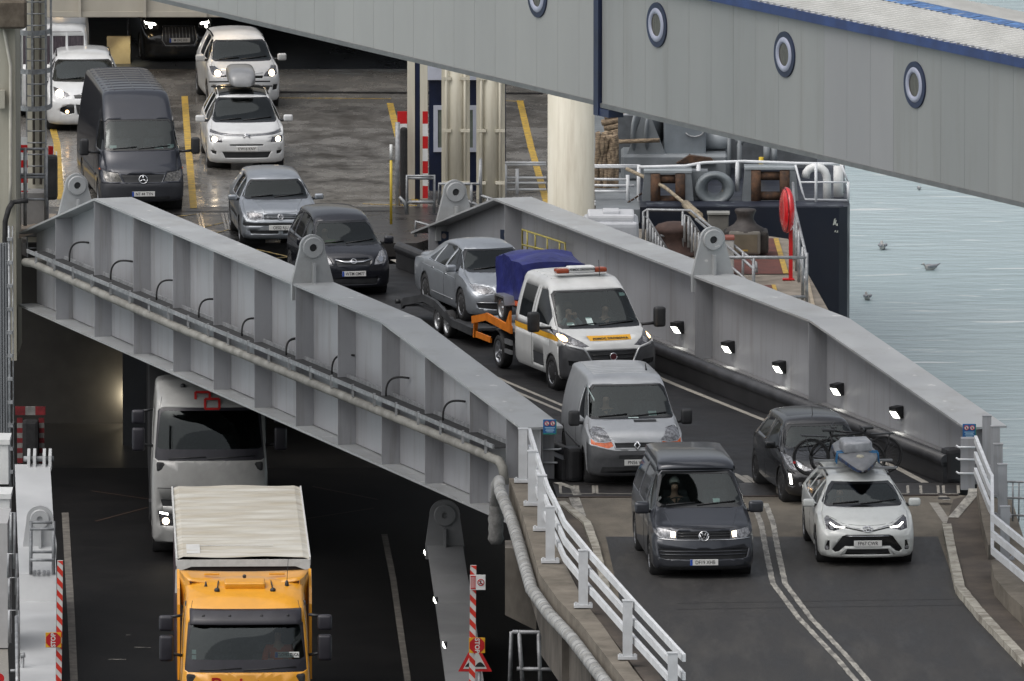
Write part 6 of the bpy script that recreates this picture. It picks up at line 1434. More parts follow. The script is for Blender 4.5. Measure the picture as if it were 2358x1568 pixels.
# --- black hatchback
S = dict(paint=DARKC, wheel=(.315, .205, 2.46), pr=.26, pe=2.4, crown=.045, rr=.10, rim=5, rimmat=mat("dark_alloy", (.12, .12, .125), .35, .8),
  st=[(.82, .64, .56, .2, .74, .64), (.77, .75, .67, .17, .82, .72), (.5, .86, .80, .16, .85, .76), (.1, .94, .88, .16, .857, .77), (-.08, .99, .90, .16, .857, .76), (-.66, 1.385, .95, .16, .857, .645), (-.82, 1.45, .96, .16, .857, .63), (-1.5, 1.49, .97, .16, .857, .61), (-2.4, 1.45, .98, .18, .85, .58), (-2.8, 1.25, .97, .25, .83, .52), (-3.05, .95, .88, .3, .78, .55)],
  nose=[(.15, -.08), (.3, -.01), (.5, .0), (.6, -.02), (.75, -.09), (.9, -.2), (1.1, -.28)],
  ws=dict(p=(.745, .97, .625, 1.39), x=(-1.05, .25), b=.035),
  front=[("headlight", LENS, [(.36, .69), (.52, .655), (.74, .68), (.80, .78), (.81, .93), (.70, .89), (.52, .76)], True, .004, [("lamp_disc", CHROME, circ(.62, .765, .075, 10))]),
         ("running_light_recess", GLOSSB, [(.72, .36), (.79, .37), (.81, .63), (.745, .63)], True, .01, [("running_light", LAMPC, [(.74, .40), (.775, .40), (.795, .60), (.76, .60)])]),
         ("intake", BLACKP, [(-.46, .28), (.46, .28), (.44, .56), (-.44, .56)], False, .02), ("fog_lamp", LENS, circ(.60, .42, .035, 8), True, .004), ("grille", BLACKP, [(-.3, .62), (.3, .62), (.33, .68), (-.33, .68)], False, .01)],
  sides=[("side_window", SIDEG, [(-.4, .98), (-1.35, .98), (-1.35, 1.36), (-.95, 1.35)]), ("side_window", SIDEG, [(-1.55, 1.02), (-2.3, 1.05), (-2.2, 1.28), (-1.55, 1.36)])],
  tops=[("roof_panel", GLOSSB, [(-1.02, -.5), (-1.02, .5), (-2.2, .47), (-2.2, -.47)], .003)],
  bars=[("chrome_strip", CHROME, 'x', [(-.45, .60), (.45, .60)], .01, False), ("bonnet_seam", PLATET, 'x', [(-.78, .91), (-.4, .745), (0, .725)], .004, True, -.001), ("door_seam", PLATET, 'y', [(-.35, .3), (-.35, .95)], .005, True, -.002), ("door_seam", PLATET, 'y', [(-1.45, .3), (-1.45, .98)], .005, True, -.002), ("window_trim", CHROME, 'y', [(-.4, .965), (-1.35, .965)], .008, True)],
  plate=(.46, "FX12 KLM"), mirror=[(-.42, .96, 1.03, .12, .2, .14, GLOSSB)])
v = vehicle("hatchback", "black hatchback with a vertical strip of running lights beside the sea side girder", "car", axle(1896, 1150), 10.5, S)
b = NB(); tube(b, [(-1.0, 0, 1.43), (-1.12, 0, 1.68)], .008, 5); obj("aerial", b, BLACKP, v.root); VDS = v
# --- white recovery truck
DUCW = paint("recovery_white", (.60, .61, .60), .0, .34); ORANGE = mat("orange_paint", (.72, .21, .012), .45, c2=(.55, .15, .01), scale=4); YSTRIPE = mat("amber_stripe", (.70, .36, .02), .45, var=.05)
S = dict(paint=DUCW, wheel=(.345, .225, 3.45), pr=.20, pe=2.6, crown=.03, rr=.13, rim=5, cab=True, fz=1.05,
  st=[(.93, .98, .9, .30, .92, .82), (.88, 1.06, .98, .27, .99, .90), (.55, 1.18, 1.08, .25, 1.02, .93), (.22, 1.26, 1.12, .25, 1.025, .92), (.10, 1.31, 1.14, .25, 1.025, .91), (-.72, 1.95, 1.28, .25, 1.025, .82), (-.9, 2.06, 1.30, .25, 1.025, .80), (-1.2, 2.14, 1.32, .25, 1.025, .80), (-2.35, 2.16, 1.32, .25, 1.02, .80), (-2.5, 2.08, 1.3, .3, 1.0, .78)],
  nose=[(.2, -.06), (.35, .0), (.6, .0), (.85, -.02), (1.0, -.08), (1.2, -.16), (1.4, -.26)],
  ws=dict(p=(.90, 1.25, .80, 1.93), x=(-1.0, .3), b=.035, bl=.06),
  front=[("front_bumper", BUMPG, [(-.99, .28), (.99, .28), (1.03, .60), (1.03, .92), (.93, 1.0), (.70, .93), (.62, .88), (-.62, .88), (-.70, .93), (-.93, 1.0), (-1.03, .92), (-1.03, .60)], False, .0, [("grille", BLACKP, [(-.40, .62), (.40, .62), (.50, .86), (-.50, .86)], .02), ("fog_recess", GLOSSB, [(.62, .55), (.90, .58), (.92, .68), (.66, .66)], .01), ("fog_recess", GLOSSB, [(-.66, .66), (-.92, .68), (-.90, .58), (-.62, .55)], .01)]),
         ("headlight", LENSD, [(.48, .955), (.62, .935), (.96, 1.02), (1.01, 1.12), (1.0, 1.235), (.86, 1.19), (.62, 1.05)], True, .004, [("bulb", LAMPO, circ(.92, 1.10, .058, 10)), ("lamp_disc", LENS, circ(.76, 1.04, .06, 8))]),
         ("slogan_strip", YSTRIPE, [(-.44, 1.06), (.44, 1.06), (.47, 1.145), (-.47, 1.145)], False, -.003)],
  sides=[("side_window", SIDEG, [(-.28, 1.28), (-1.12, 1.28), (-1.15, 1.93), (-.85, 1.93), (-.3, 1.45)]), ("side_window", SIDEG, [(-1.38, 1.28), (-2.15, 1.28), (-2.15, 1.93), (-1.38, 1.93)]), ("amber_stripe", YSTRIPE, [(.35, 1.02), (-2.4, 1.02), (-2.4, 1.13), (.35, 1.13)], -.002), ("side_cladding", BUMPG, [(-.5, .42), (-1.15, .42), (-1.15, .66), (-.5, .66)], -.004)],
  bars=[("silver_trim", SILVB, 'x', [(-.98, .985), (-.6, .90), (-.55, .84), (-.43, .60), (.43, .60), (.55, .84), (.6, .90), (.98, .985)], .026, False, -.004), ("grille_slat", GLOSSB, 'x', [(-.46, .78), (.46, .78)], .012, False, -.012), ("grille_slat", GLOSSB, 'x', [(-.43, .70), (.43, .70)], .012, False, -.012), ("door_seam", PLATET, 'y', [(-1.25, .35), (-1.25, 1.95)], .007, True, -.002)] + [("roof_rib", DUCW, 'z', [(-1.1-.22*k, -.66), (-1.1-.22*k, .66)], .018, False, -.004) for k in range(6)],
  mirror=[(-.12, 1.36, 1.38, .18, .24, .42, BLACKP)], papers=[(-.62, 1.33, .15, .05), (-.20, 1.37, .13, .13), (.70, 1.82, .13, .06)], driver=1)
v = vehicle("recovery_truck", "white crew cab recovery truck with an orange flat bed and roof light bar", "recovery truck", axle(1378, 891), 18.5, S)
VDUC = v; badge(v, 0, .745, 'disc', .075, .03)
nx = v.surf(0, 1.1); sl = math.atan2(v.surf(0, 1.05)-v.surf(0, 1.15), .1)
text("POMOC DROGOWA", .085, PLATET, v.root, Matrix.Translation((nx+.012, 0, 1.10)) @ Matrix.Rotation(-sl, 4, 'Y') @ Matrix.Rotation(R(90), 4, 'Z') @ Matrix.Rotation(R(90), 4, 'X'), "slogan_lettering", .002, .95, .003)
zr = v.top(-1.15, 0)
b = NB(); rbox(b, (-1.15, 0, zr+.04), (.24, 1.08, .05), .02, 1); lb = obj("light_bar", b, WHT, v.root)
b = NB(); rbox(b, (-1.15, 0, zr+.13), (.24, .56, .13), .02, 1); obj("sign_box", b, WHT, lb)
for s_ in (-1, 1):
    b = NB(); rbox(b, (-1.15, s_*.41, zr+.11), (.24, .27, .10), .04, 2); obj("beacon", b, mat("beacon_orange", (.32, .06, .02), .25, var=.1, coat=.5), lb)
text("POMOC DROGOWA", .062, PLATET, lb, Matrix.Translation((-1.027, 0, zr+.13)) @ Matrix.Rotation(R(90), 4, 'Z') @ Matrix.Rotation(R(90), 4, 'X'), "sign_lettering", .001, .95, .002)
b = NB(); tube(b, [(-.95, .35, zr), (-1.02, .35, zr+.32)], .008, 5); obj("aerial", b, BLACKP, v.root)
b = NB(); 
for s_ in (-1, 1): pass
slab(b, [(-2.55, -.98, .92), (-2.55, .98, .92), (-4.7, .98, .92), (-4.7, -.98, .92)], .06); obj("bed_floor", b, GREYP, v.root)
for s_ in (-1, 1):
    b = NB(); bar(b, (-2.55, s_*1.02, .90), (-4.15, s_*1.02, .98), .05, .16); bar(b, (-4.15, s_*1.02, .98), (-5.1, s_*1.02, .80), .05, .15); obj("bed_rail", b, ORANGE, v.root)
    b = NB(); prism(b, [(-2.55, .85), (-2.55, 1.30), (-2.85, .95), (-2.85, .85)], .05, Matrix.Translation((0, s_*1.04+.025, 0)) @ Matrix.Rotation(R(90), 4, 'X')); obj("bed_gusset", b, ORANGE, v.root)
    b = NB(); bar(b, (-3.95, s_*1.0, .52), (-4.9, s_*1.0, .52), .04, .12); obj("side_guard", b, ORANGE, v.root)
    b = NB(); bar(b, (-2.6, s_*1.0, .62), (-3.0, s_*1.0, .62), .05, .10); bar(b, (-2.6, s_*1.0, .42), (-3.0, s_*1.0, .42), .05, .08); obj("step_rail", b, SILVB, v.root)
    b = NB(); bar(b, (-5.08, s_*.95, .80), (-5.15, s_*.95, .42), .08, .06); obj("ramp_leg", b, ORANGE, v.root)
    b = NB(); lathe(b, [(.44, -.14), (.46, 0), (.44, .14)], 24, Matrix.Translation((-3.45, s_*.9, .345)) @ Matrix.Rotation(R(90), 4, 'X')); 
    bmesh.ops.delete(b, geom=[q for q in b.verts if q.co.z < .5], context='VERTS'); obj("mudguard", b, BLACKP, v.root)
b = NB(); box(b, (-3.8, 0, .62), (2.6, .8, .2)); obj("chassis", b, BLACKP, v.root)
# small trailer with blue cover on the bed
M = v.root.matrix_basis; TARP = mat("blue_tarpaulin", (.022, .028, .175), .42, c2=(.013, .017, .11), scale=2.5, bump=.9, bscale=7)
bpy.context.view_layer.update(); M = v.root.matrix_world
t_ = thing("box_trailer", "small trailer under a blue tarpaulin riding on the recovery truck's bed", "trailer", M @ Vector((-3.72, 0.0, .925)), R(18.5)-R(90))
b = NB(); n_ = 14; W2, L2 = .68, .86
def tz(x, y): return 1.36 + .05*math.cos(x*2.2) - .10*abs(y/W2)**2 + .03*math.sin(5*x+3*y) + (.05 if abs(x+.2) < .25 else 0)
gr = [[b.verts.new((x, y, tz(x, y))) for y in [W2*(2*i/n_-1) for i in range(n_+1)]] for x in [L2*(2*k/n_-1) for k in range(n_+1)]]
for k in range(n_):
    for i in range(n_): b.faces.new((gr[k][i], gr[k+1][i], gr[k+1][i+1], gr[k][i+1]))
ringv = [gr[0][i] for i in range(n_+1)] + [gr[k][n_] for k in range(1, n_+1)] + [gr[n_][i] for i in range(n_-1, -1, -1)] + [gr[k][0] for k in range(n_-1, 0, -1)]
pv = ringv
for lev in range(1, 6):
    z = 1.30 - lev*.16; cur = [b.verts.new((q.co.x*(1.0+.012*math.sin(i*1.7+lev)), q.co.y*(1.0+.014*math.sin(i*2.3+lev*1.3)), min(q.co.z, z+.02*math.sin(i*.9)))) for i, q in enumerate(ringv)]
    for i in range(len(ringv)): b.faces.new((pv[i], pv[(i+1) % len(pv)], cur[(i+1) % len(pv)], cur[i]))
    pv = cur
bmesh.ops.recalc_face_normals(b, faces=b.faces[:]); obj("tarpaulin", b, TARP, t_, True, flat_angle=35)
b = NB(); box(b, (0, 0, .42), (1.74, 1.34, .10)); obj("trailer_bed", b, mat("orange_red_rail", (.6, .09, .02), .5), t_); b = NB(); box(b, (0, 0, .34), (1.7, 1.2, .08)); obj("trailer_frame", b, GREYP, t_)
for s_ in (-1, 1):
    wheel(t_, (0, s_*.78, .28), .28, .16, s_, 'steel', SILVB)
    b = NB(); prism(b, [(-.36, .38), (-.30, .56), (.30, .56), (.36, .38), (.33, .36), (.27, .52), (-.27, .52), (-.33, .36)], .24, Matrix.Translation((0, s_*.78+.12, 0)) @ Matrix.Rotation(R(90), 4, 'X')); obj("mudguard", b, SILVB, t_)
# --- car transport trailer and the silver saloon on it
ta = G(1131, 768); TY = 16.5; fw = Vector((math.sin(R(TY)), -math.cos(R(TY)), 0))
t_ = thing("car_trailer", "dark twin axle car trailer hitched behind the recovery truck", "trailer", ta, R(TY)-R(90))
TRG = mat("trailer_grey", (.075, .078, .082), .5, .3, c2=(.04, .042, .045), scale=3)
for s_ in (-1, 1):
    b = NB(); slab(b, [(-2.0, s_*.78-.24, .42), (-2.0, s_*.78+.24, .42), (2.2, s_*.78+.24, .42), (2.2, s_*.78-.24, .42)], .05); slab(b, [(-3.1, s_*.78-.24, .28), (-3.1, s_*.78+.24, .28), (-2.0, s_*.78+.24, .42), (-2.0, s_*.78-.24, .42)], .05); obj("track_plate", b, TRG, t_)
    b = NB(); pts = [(-3.1, .26), (-2.9, .36), (-1.4, .62), (-.5, .60), (.75, .36), (2.25, .36)]
    for (x, z), (x2, z2_) in zip(pts, pts[1:]): bar(b, (x, s_*1.06, z), (x2, s_*1.06, z2_), .07, .16)
    obj("side_rail", b, TRG, t_)
    for x in (-.36, .36): wheel(t_, (x, s_*1.0, .29), .29, .18, s_, 'steel', SILVB)
b = NB(); bar(b, (2.2, -.5, .36), (3.9, 0, .40), .09, .1); bar(b, (2.2, .5, .36), (3.9, 0, .40), .09, .1); obj("drawbar", b, TRG, t_)
b = NB(); box(b, (-.2, 0, .33), (4.0, 1.2, .08)); obj("cross_frame", b, TRG, t_)
b = NB(); box(b, (-3.12, 0, .3), (.08, 2.1, .14)); obj("rear_beam", b, BLACKP, t_); b = NB(); tube(b, [(-3.14, -1.1, .34), (-3.14, -1.2, .34)], .05, 8); obj("marker_lamp", b, BLACKP, t_)
S = dict(paint=SILC, wheel=(.325, .225, 2.71), pr=.24, pe=2.4, crown=.045, rr=.10, rim=10,
  st=[(.95, .64, .56, .2, .80, .70), (.90, .74, .66, .17, .87, .78), (.6, .84, .78, .16, .905, .80), (.1, .95, .88, .16, .91, .79), (-.12, 1.0, .91, .16, .91, .77), (-.95, 1.37, .95, .16, .91, .61), (-1.12, 1.42, .96, .16, .91, .59), (-1.7, 1.46, .97, .16, .91, .58), (-2.3, 1.40, .97, .16, .91, .58), (-2.95, 1.12, .96, .17, .905, .68), (-3.1, 1.04, .95, .18, .90, .72), (-3.7, .99, .9, .22, .87, .72), (-3.82, .8, .74, .3, .82, .66)],
  nose=[(.15, -.08), (.3, -.01), (.5, .0), (.62, -.01), (.75, -.08), (.9, -.18), (1.1, -.26)], ws=dict(p=(.75, .99, .60, 1.375), x=(-1.3, .2), b=.03), glass=GLASSD,
  front=[("headlight", LENS, [(.38, .64), (.62, .62), (.79, .68), (.82, .80), (.74, .81), (.45, .755)], True, .004, [("lamp_disc", LENSD, circ(.58, .70, .06, 10))]), ("grille", BLACKP, [(-.27, .46), (.27, .46), (.36, .74), (-.36, .74)], False, .02), ("intake", BLACKP, [(.33, .30), (.74, .34), (.78, .44), (.33, .43)], True, .015)],
  sides=[("side_window", SIDEG, [(-.45, .98), (-1.22, .99), (-1.22, 1.37), (-.98, 1.34)]), ("side_window", SIDEG, [(-1.30, .99), (-2.05, 1.0), (-2.05, 1.35), (-1.30, 1.385)]), ("side_window", SIDEG, [(-2.12, 1.0), (-2.5, 1.02), (-2.12, 1.32)])],
  tops=[],
  bars=[("chrome_grille", CHROME, 'x', [(-.36, .75), (-.27, .45), (.27, .45), (.36, .75)], .016, False, -.004), ("chrome_grille", CHROME, 'x', [(-.35, .75), (.35, .75)], .012, False), ("chrome_strip", CHROME, 'x', [(.33, .45), (.78, .455)], .008, True), ("window_trim", CHROME, 'y', [(-.42, .965), (-1.3, .975), (-2.5, 1.0)], .008, True), ("door_seam", PLATET, 'y', [(-1.26, .3), (-1.26, .98)], .006, True, -.002), ("door_seam", PLATET, 'y', [(-.38, .3), (-.38, .96)], .006, True, -.002), ("door_handle", CHROME, 'y', [(-1.05, .84), (-1.2, .84)], .015, True), ("door_handle", CHROME, 'y', [(-2.0, .86), (-2.15, .86)], .015, True), ("side_crease", SILC, 'y', [(-.4, .82), (-3.0, .86)], .012, True, -.006), ("sill_strip", SILVB, 'y', [(-.6, .36), (-2.2, .36)], .014, True, -.002)],
  plate=(.46, "VA55 RGO"), mirror=[(-.42, .99, 1.04, .13, .22, .15, SILC)], driver=1)
v = vehicle("saloon_car", "silver saloon car strapped down on the dark car trailer", "car", ta + fw*.78 + Vector((0, 0, .425)), TY, S); badge(v, 0, .66, 'vw', .065, .03)
# --- dark blue mini people carrier
S = dict(paint=NAVYC, wheel=(.305, .195, 2.63), pr=.22, pe=2.5, crown=.045, rr=.10, rim=5,
  st=[(.85, .70, .62, .2, .74, .64), (.80, .83, .75, .17, .81, .71), (.55, .94, .87, .16, .84, .74), (.25, 1.01, .92, .16, .845, .74), (.12, 1.05, .93, .16, .845, .73), (-.75, 1.48, .98, .16, .845, .63), (-.93, 1.55, .99, .16, .845, .615), (-1.5, 1.61, 1.0, .16, .845, .60), (-2.6, 1.58, 1.0, .17, .84, .59), (-3.05, 1.42, .99, .2, .83, .56), (-3.2, 1.0, .9, .3, .8, .6)],
  nose=[(.15, -.06), (.3, -.0), (.5, .0), (.68, -.02), (.85, -.09), (1.05, -.2)], ws=dict(p=(.71, 1.04, .60, 1.47), x=(-1.1, .35), b=.03), glass=GLASSD,
  front=[("headlight", LENS, [(.45, .68), (.70, .70), (.76, .80), (.755, .95), (.63, .93), (.50, .80)], True, .004, [("lamp_disc", CHROME, circ(.62, .79, .06, 10))]), ("grille", BLACKP, [(-.36, .68), (.36, .68), (.39, .80), (-.39, .80)], False, .01), ("intake", BLACKP, [(-.5, .26), (.5, .26), (.55, .40), (-.55, .40)], False, .015)],
  sides=[("side_window", SIDEG, [(-.25, 1.04), (-1.1, 1.05), (-1.1, 1.5), (-.8, 1.46)]), ("side_window", SIDEG, [(-1.2, 1.05), (-2.05, 1.06), (-2.05, 1.5), (-1.2, 1.52)]), ("side_window", SIDEG, [(-2.15, 1.06), (-2.8, 1.08), (-2.65, 1.4), (-2.15, 1.49)])],
  bars=[("chrome_bar", CHROME, 'x', [(-.39, .79), (-.2, .745), (.2, .745), (.39, .79)], .026, False), ("door_seam", PLATET, 'y', [(-1.15, .3), (-1.15, 1.05)], .005, True, -.002)],
  plate=(.50, "WTM GM77", True), psx=.80, mirror=[(-.28, .96, 1.08, .13, .2, .17, NAVYC)], driver=1)
v = vehicle("people_carrier", "blue black people carrier passing behind the lug in the middle of the near girder", "car", axle(800, 672), 10.5, S); badge(v, 0, .765, 'bolt', .065, .02); VMER = v
# --- silver hatchback
S = dict(paint=SILC, wheel=(.305, .195, 2.51), pr=.17, pe=2.6, crown=.045, rr=.09, rim=7,
  st=[(.83, .66, .58, .2, .79, .70), (.78, .75, .68, .17, .84, .76), (.4, .86, .80, .16, .865, .78), (-.12, .94, .88, .16, .867, .77), (-.26, .99, .90, .16, .867, .75), (-.82, 1.34, .93, .16, .867, .63), (-.98, 1.395, .94, .16, .867, .61), (-1.6, 1.44, .95, .16, .867, .60), (-2.6, 1.40, .95, .18, .86, .59), (-3.0, 1.25, .95, .22, .85, .58), (-3.3, .95, .88, .3, .82, .64)],
  nose=[(.15, -.06), (.3, -.0), (.55, .0), (.62, -.03), (.75, -.06), (.95, -.12)], ws=dict(p=(.75, .965, .60, 1.34), x=(-1.15, .1), b=.028), glass=GLASSD,
  front=[("headlight", LENS, [(.38, .62), (.62, .60), (.72, .64), (.74, .75), (.66, .77), (.40, .745)], True, .004, [("lamp_disc", LENSD, circ(.52, .69, .055, 10))]), ("grille", BLACKP, [(-.36, .62), (.36, .62), (.37, .715), (-.37, .715)], False, .015), ("bumper_strip", BLACKP, [(-.82, .485), (.82, .485), (.83, .54), (-.83, .54)], False, -.004), ("intake", BLACKP, [(-.66, .30), (-.05, .30), (-.05, .37), (-.68, .37)], False, .015), ("intake", BLACKP, [(.05, .30), (.66, .30), (.68, .37), (.05, .37)], False, .015)],
  sides=[("side_window", SIDEG, [(-.5, .97), (-1.2, .97), (-1.2, 1.36), (-.95, 1.34)]), ("side_window", SIDEG, [(-1.28, .97), (-2.0, .97), (-2.0, 1.36), (-1.28, 1.38)]), ("bump_strip", BLACKP, [(-.5, .52), (-2.1, .52), (-2.1, .57), (-.5, .57)], -.004)],
  bars=[("grille_slat", SILC, 'x', [(-.37, .69), (.37, .69)], .009, False, -.004), ("grille_slat", SILC, 'x', [(-.37, .655), (.37, .655)], .009, False, -.004), ("bonnet_crease", SILC, 'z', [(.7, .35), (-.1, .55)], .014, True, -.006), ("bonnet_seam", PLATET, 'x', [(-.76, .79), (-.4, .765), (0, .755)], .004, True, -.001), ("door_seam", PLATET, 'y', [(-1.24, .3), (-1.24, .95)], .005, True, -.002)],
  plate=(.44, "OE02 RJU"), mirror=[(-.42, .97, .98, .12, .2, .13, SILC)])
v = vehicle("hatchback", "silver hatchback rolling off the ship onto the linkspan behind the dark people carrier", "car", axle(639, 559), 6, S); badge(v, 0, .675, 'vw', .065, .014)
# --- white people carrier with a roof box
S = dict(paint=WHITEC, wheel=(.325, .205, 2.84), pr=.24, pe=2.5, crown=.045, rr=.10, rim=5,
  st=[(.90, .72, .64, .2, .79, .69), (.85, .83, .76, .17, .87, .77), (.6, .92, .86, .16, .905, .80), (.2, 1.01, .93, .16, .912, .80), (.02, 1.06, .95, .16, .912, .79), (-.90, 1.50, 1.0, .16, .912, .66), (-1.08, 1.57, 1.0, .16, .912, .64), (-1.7, 1.63, 1.0, .16, .912, .62), (-3.0, 1.58, 1.0, .17, .905, .60), (-3.5, 1.4, .98, .2, .88, .56), (-3.7, 1.0, .9, .3, .84, .6)],
  nose=[(.15, -.07), (.3, -.0), (.55, .0), (.68, -.02), (.82, -.08), (1.0, -.18)], ws=dict(p=(.77, 1.05, .64, 1.53), x=(-1.3, .25), b=.03), glass=GLASSD,
  front=[("headlight", LENSD, [(.56, .66), (.84, .66), (.86, .80), (.60, .78)], True, .004, [("bulb", LAMPW, circ(.74, .725, .062, 10))]), ("light_strip", LENSD, [(.12, .80), (.60, .82), (.84, .86), (.82, .92), (.58, .87), (.12, .835)], True, .004), ("centre_strip", GLOSSB, [(-.12, .80), (.12, .80), (.12, .835), (-.12, .835)], False, .004), ("upper_slot", GLOSSB, [(-.38, .585), (.38, .585), (.40, .62), (-.40, .62)], False, .012), ("intake", BLACKP, [(-.50, .30), (.50, .30), (.57, .44), (-.57, .44)], False, .02), ("fog_recess", GLOSSB, [(.70, .38), (.80, .40), (.84, .48), (.70, .46)], True, .012)],
  sides=[("side_window", SIDEG, [(-.3, 1.05), (-1.2, 1.06), (-1.2, 1.52), (-.95, 1.5)]), ("side_window", SIDEG, [(-1.3, 1.06), (-2.2, 1.07), (-2.2, 1.52), (-1.3, 1.54)]), ("side_window", SIDEG, [(-2.3, 1.07), (-3.1, 1.1), (-2.95, 1.42), (-2.3, 1.51)])],
  tops=[("roof_glass", GLOSSB, [(-1.0, -.56), (-1.0, .56), (-2.9, .54), (-2.9, -.54)], .003)],
  bars=[("chrome_strip", CHROME, 'x', [(-.62, .835), (-.12, .815), (.12, .815), (.62, .835)], .008, False), ("roof_rail", GLOSSB, 'z', [(-1.2, .6), (-3.0, .58)], .022, True, .015), ("door_seam", PLATET, 'y', [(-1.25, .3), (-1.25, 1.05)], .005, True, -.002)],
  plate=(.515, "KW16 KNY"), mirror=[(-.30, 1.03, 1.10, .13, .22, .16, WHITEC)])
v = vehicle("people_carrier", "white people carrier with a grey roof box on the ship's deck", "car", axle(564, 383), 4, S); badge(v, 0, .83, 'chevron', .085, .016)
b = NB()
for x in (-1.45, -2.45): b = NB(); bar(b, (x, -.72, 1.72), (x, .72, 1.72), .06, .03); obj("roof_bar", b, BLACKP, v.root)
b = NB(); rg = []
for x, w_, z0_, z1_ in [(-.90, .20, 1.77, 1.86), (-.98, .27, 1.755, 2.0), (-1.15, .31, 1.75, 2.1), (-1.6, .325, 1.75, 2.15), (-2.4, .325, 1.75, 2.15), (-2.8, .30, 1.75, 2.08), (-2.95, .25, 1.76, 1.9)]:
    c0 = (z0_+z1_)/2; h_ = (z1_-z0_)/2; rg.append([b.verts.new((x, w_*math.copysign(abs(math.cos(a))**.5, math.cos(a)), c0 + h_*math.copysign(abs(math.sin(a))**.6, math.sin(a)))) for a in [2*math.pi*k/28 for k in range(28)]])
for a, c in zip(rg, rg[1:]):
    for k in range(28): f = b.faces.new((a[k], a[(k+1) % 28], c[(k+1) % 28], c[k]))
b.faces.new(rg[0]); b.faces.new(rg[-1][::-1]); bmesh.ops.recalc_face_normals(b, faces=b.faces[:])
bpy.context.view_layer.update(); rb_ = obj("roof_box", b, mat("roof_box_grey", (.26, .265, .27), .3, c2=(.19, .195, .20), scale=2, coat=.4), None, True, flat_angle=40); rb_.matrix_world = v.root.matrix_world
tag(rb_, "glossy grey roof box on bars over the white people carrier", "roof box")
# --- white crossover behind it
S2 = dict(S); S2.update(paint=WHITEC, wheel=(.315, .205, 2.54), rim=5, tops=[], plate=None,
  st=[(.85, .78, .70, .2, .76, .66), (.80, .88, .80, .17, .84, .74), (.55, .98, .9, .16, .875, .77), (.2, 1.06, .96, .16, .88, .77), (.05, 1.10, .98, .16, .88, .76), (-.75, 1.52, 1.02, .16, .88, .66), (-.92, 1.585, 1.03, .16, .88, .645), (-1.5, 1.65, 1.04, .16, .88, .63), (-2.6, 1.63, 1.04, .17, .87, .62), (-3.0, 1.5, 1.02, .2, .85, .58), (-3.2, 1.0, .9, .3, .82, .6)],
  ws=dict(p=(.745, 1.09, .645, 1.53), x=(-1.1, .3), b=.03),
  front=[("headlight", LENSD, [(.44, .78), (.66, .76), (.80, .82), (.815, .98), (.70, 1.0), (.50, .86)], True, .004, [("bulb", LAMPW, circ(.66, .85, .075, 10))]), ("grille", GLOSSB, [(-.42, .74), (.42, .74), (.44, .80), (-.44, .80)], False, .01), ("intake", BLACKP, [(-.5, .3), (.5, .3), (.6, .52), (-.6, .52)], False, .02), ("fog_recess", GLOSSB, [(.66, .44), (.78, .46), (.80, .58), (.68, .58)], True, .012)],
  sides=[("side_window", SIDEG, [(-.3, 1.1), (-1.1, 1.1), (-1.1, 1.54), (-.8, 1.52)]), ("side_window", SIDEG, [(-1.2, 1.1), (-2.0, 1.1), (-2.0, 1.55), (-1.2, 1.57)])],
  bars=[("chrome_strip", CHROME, 'x', [(-.44, .86), (0, .83), (.44, .86)], .01, False), ("roof_rail", GLOSSB, 'z', [(-1.0, .61), (-2.7, .6)], .022, True, .012)], mirror=[(-.28, 1.0, 1.14, .13, .22, .17, WHITEC)])
v = vehicle("crossover_car", "white crossover car with lit headlights behind the car with the roof box", "car", axle(558, 242), 7, S2); badge(v, 0, .86, 'chevron', .07, .014)
# --- white off roader at the left
S3 = dict(S2); S3.update(wheel=(.34, .225, 2.69), st=[(a, b_*1.035, c*1.03, d, e*1.045, f*1.05) for a, b_, c, d, e, f in S2['st']], ws=dict(p=(.78, 1.135, .68, 1.585), x=(-1.1, .3), b=.03),
  front=[("headlight", LENSD, [(.34, .86), (.52, .81), (.70, .86), (.74, 1.04), (.60, 1.0), (.42, .92)], True, .004, [("bulb", LAMPW, circ(.60, .90, .095, 10))]), ("grille", GLOSSB, [(-.24, .80), (.24, .80), (.26, .88), (-.26, .88)], False, .01), ("intake", BLACKP, [(-.17, .42), (.17, .42), (.22, .66), (-.22, .66)], False, .02), ("fog_recess", GLOSSB, [(.25, .46), (.42, .42), (.60, .50), (.58, .58), (.40, .665), (.25, .66)], True, .012, [("fog_bulb", LAMPO, circ(.42, .49, .045, 8))])], bars=[("roof_rail", GLOSSB, 'z', [(-1.0, .64), (-2.7, .63)], .022, True, .012)])
S3['glass'] = GLASSW
v = vehicle("off_roader", "white off roader with one headlight showing behind the midnight blue van", "car", axle(194, 295), 3, S3); badge(v, 0, .90, 'oval', .07, .014)
# --- dark SUV coming down the ship's ramp
S4 = dict(S3); S4.update(paint=GLOSSB, glass=GLASSD, front=[("headlight", LENSD, [(.52, .92), (.82, .90), (.84, 1.04), (.66, 1.05), (.50, .99)], True, .004, [("running_light", LAMPC, [(.56, .985), (.80, .985), (.815, 1.025), (.56, 1.03)]), ("bulb", LAMPC, circ(.70, .955, .042, 8))]), ("grille", BLACKP, [(-.36, .52), (.36, .52), (.44, .66), (.40, .98), (-.40, .98), (-.44, .66)], False, .02)], bars=[("chrome_grille", SILVB, 'x', [(-.40, .97), (-.44, .66), (-.36, .53), (.36, .53), (.44, .66), (.40, .97)], .012, False)] + [("grille_slat", SILVB, 'x', [(-.34+.085*k, .62), (-.34+.085*k, .95)], .007, False, -.01) for k in range(9)], plate=(.66, "M OH2 810", True), psx=.7)
p = V(405, 152, 324.6); v = vehicle("dark_suv", "black off roader with white headlights coming down the ramp inside the ship", "car", (p.x, p.y, .05), 8, S4, pitch=4.0)
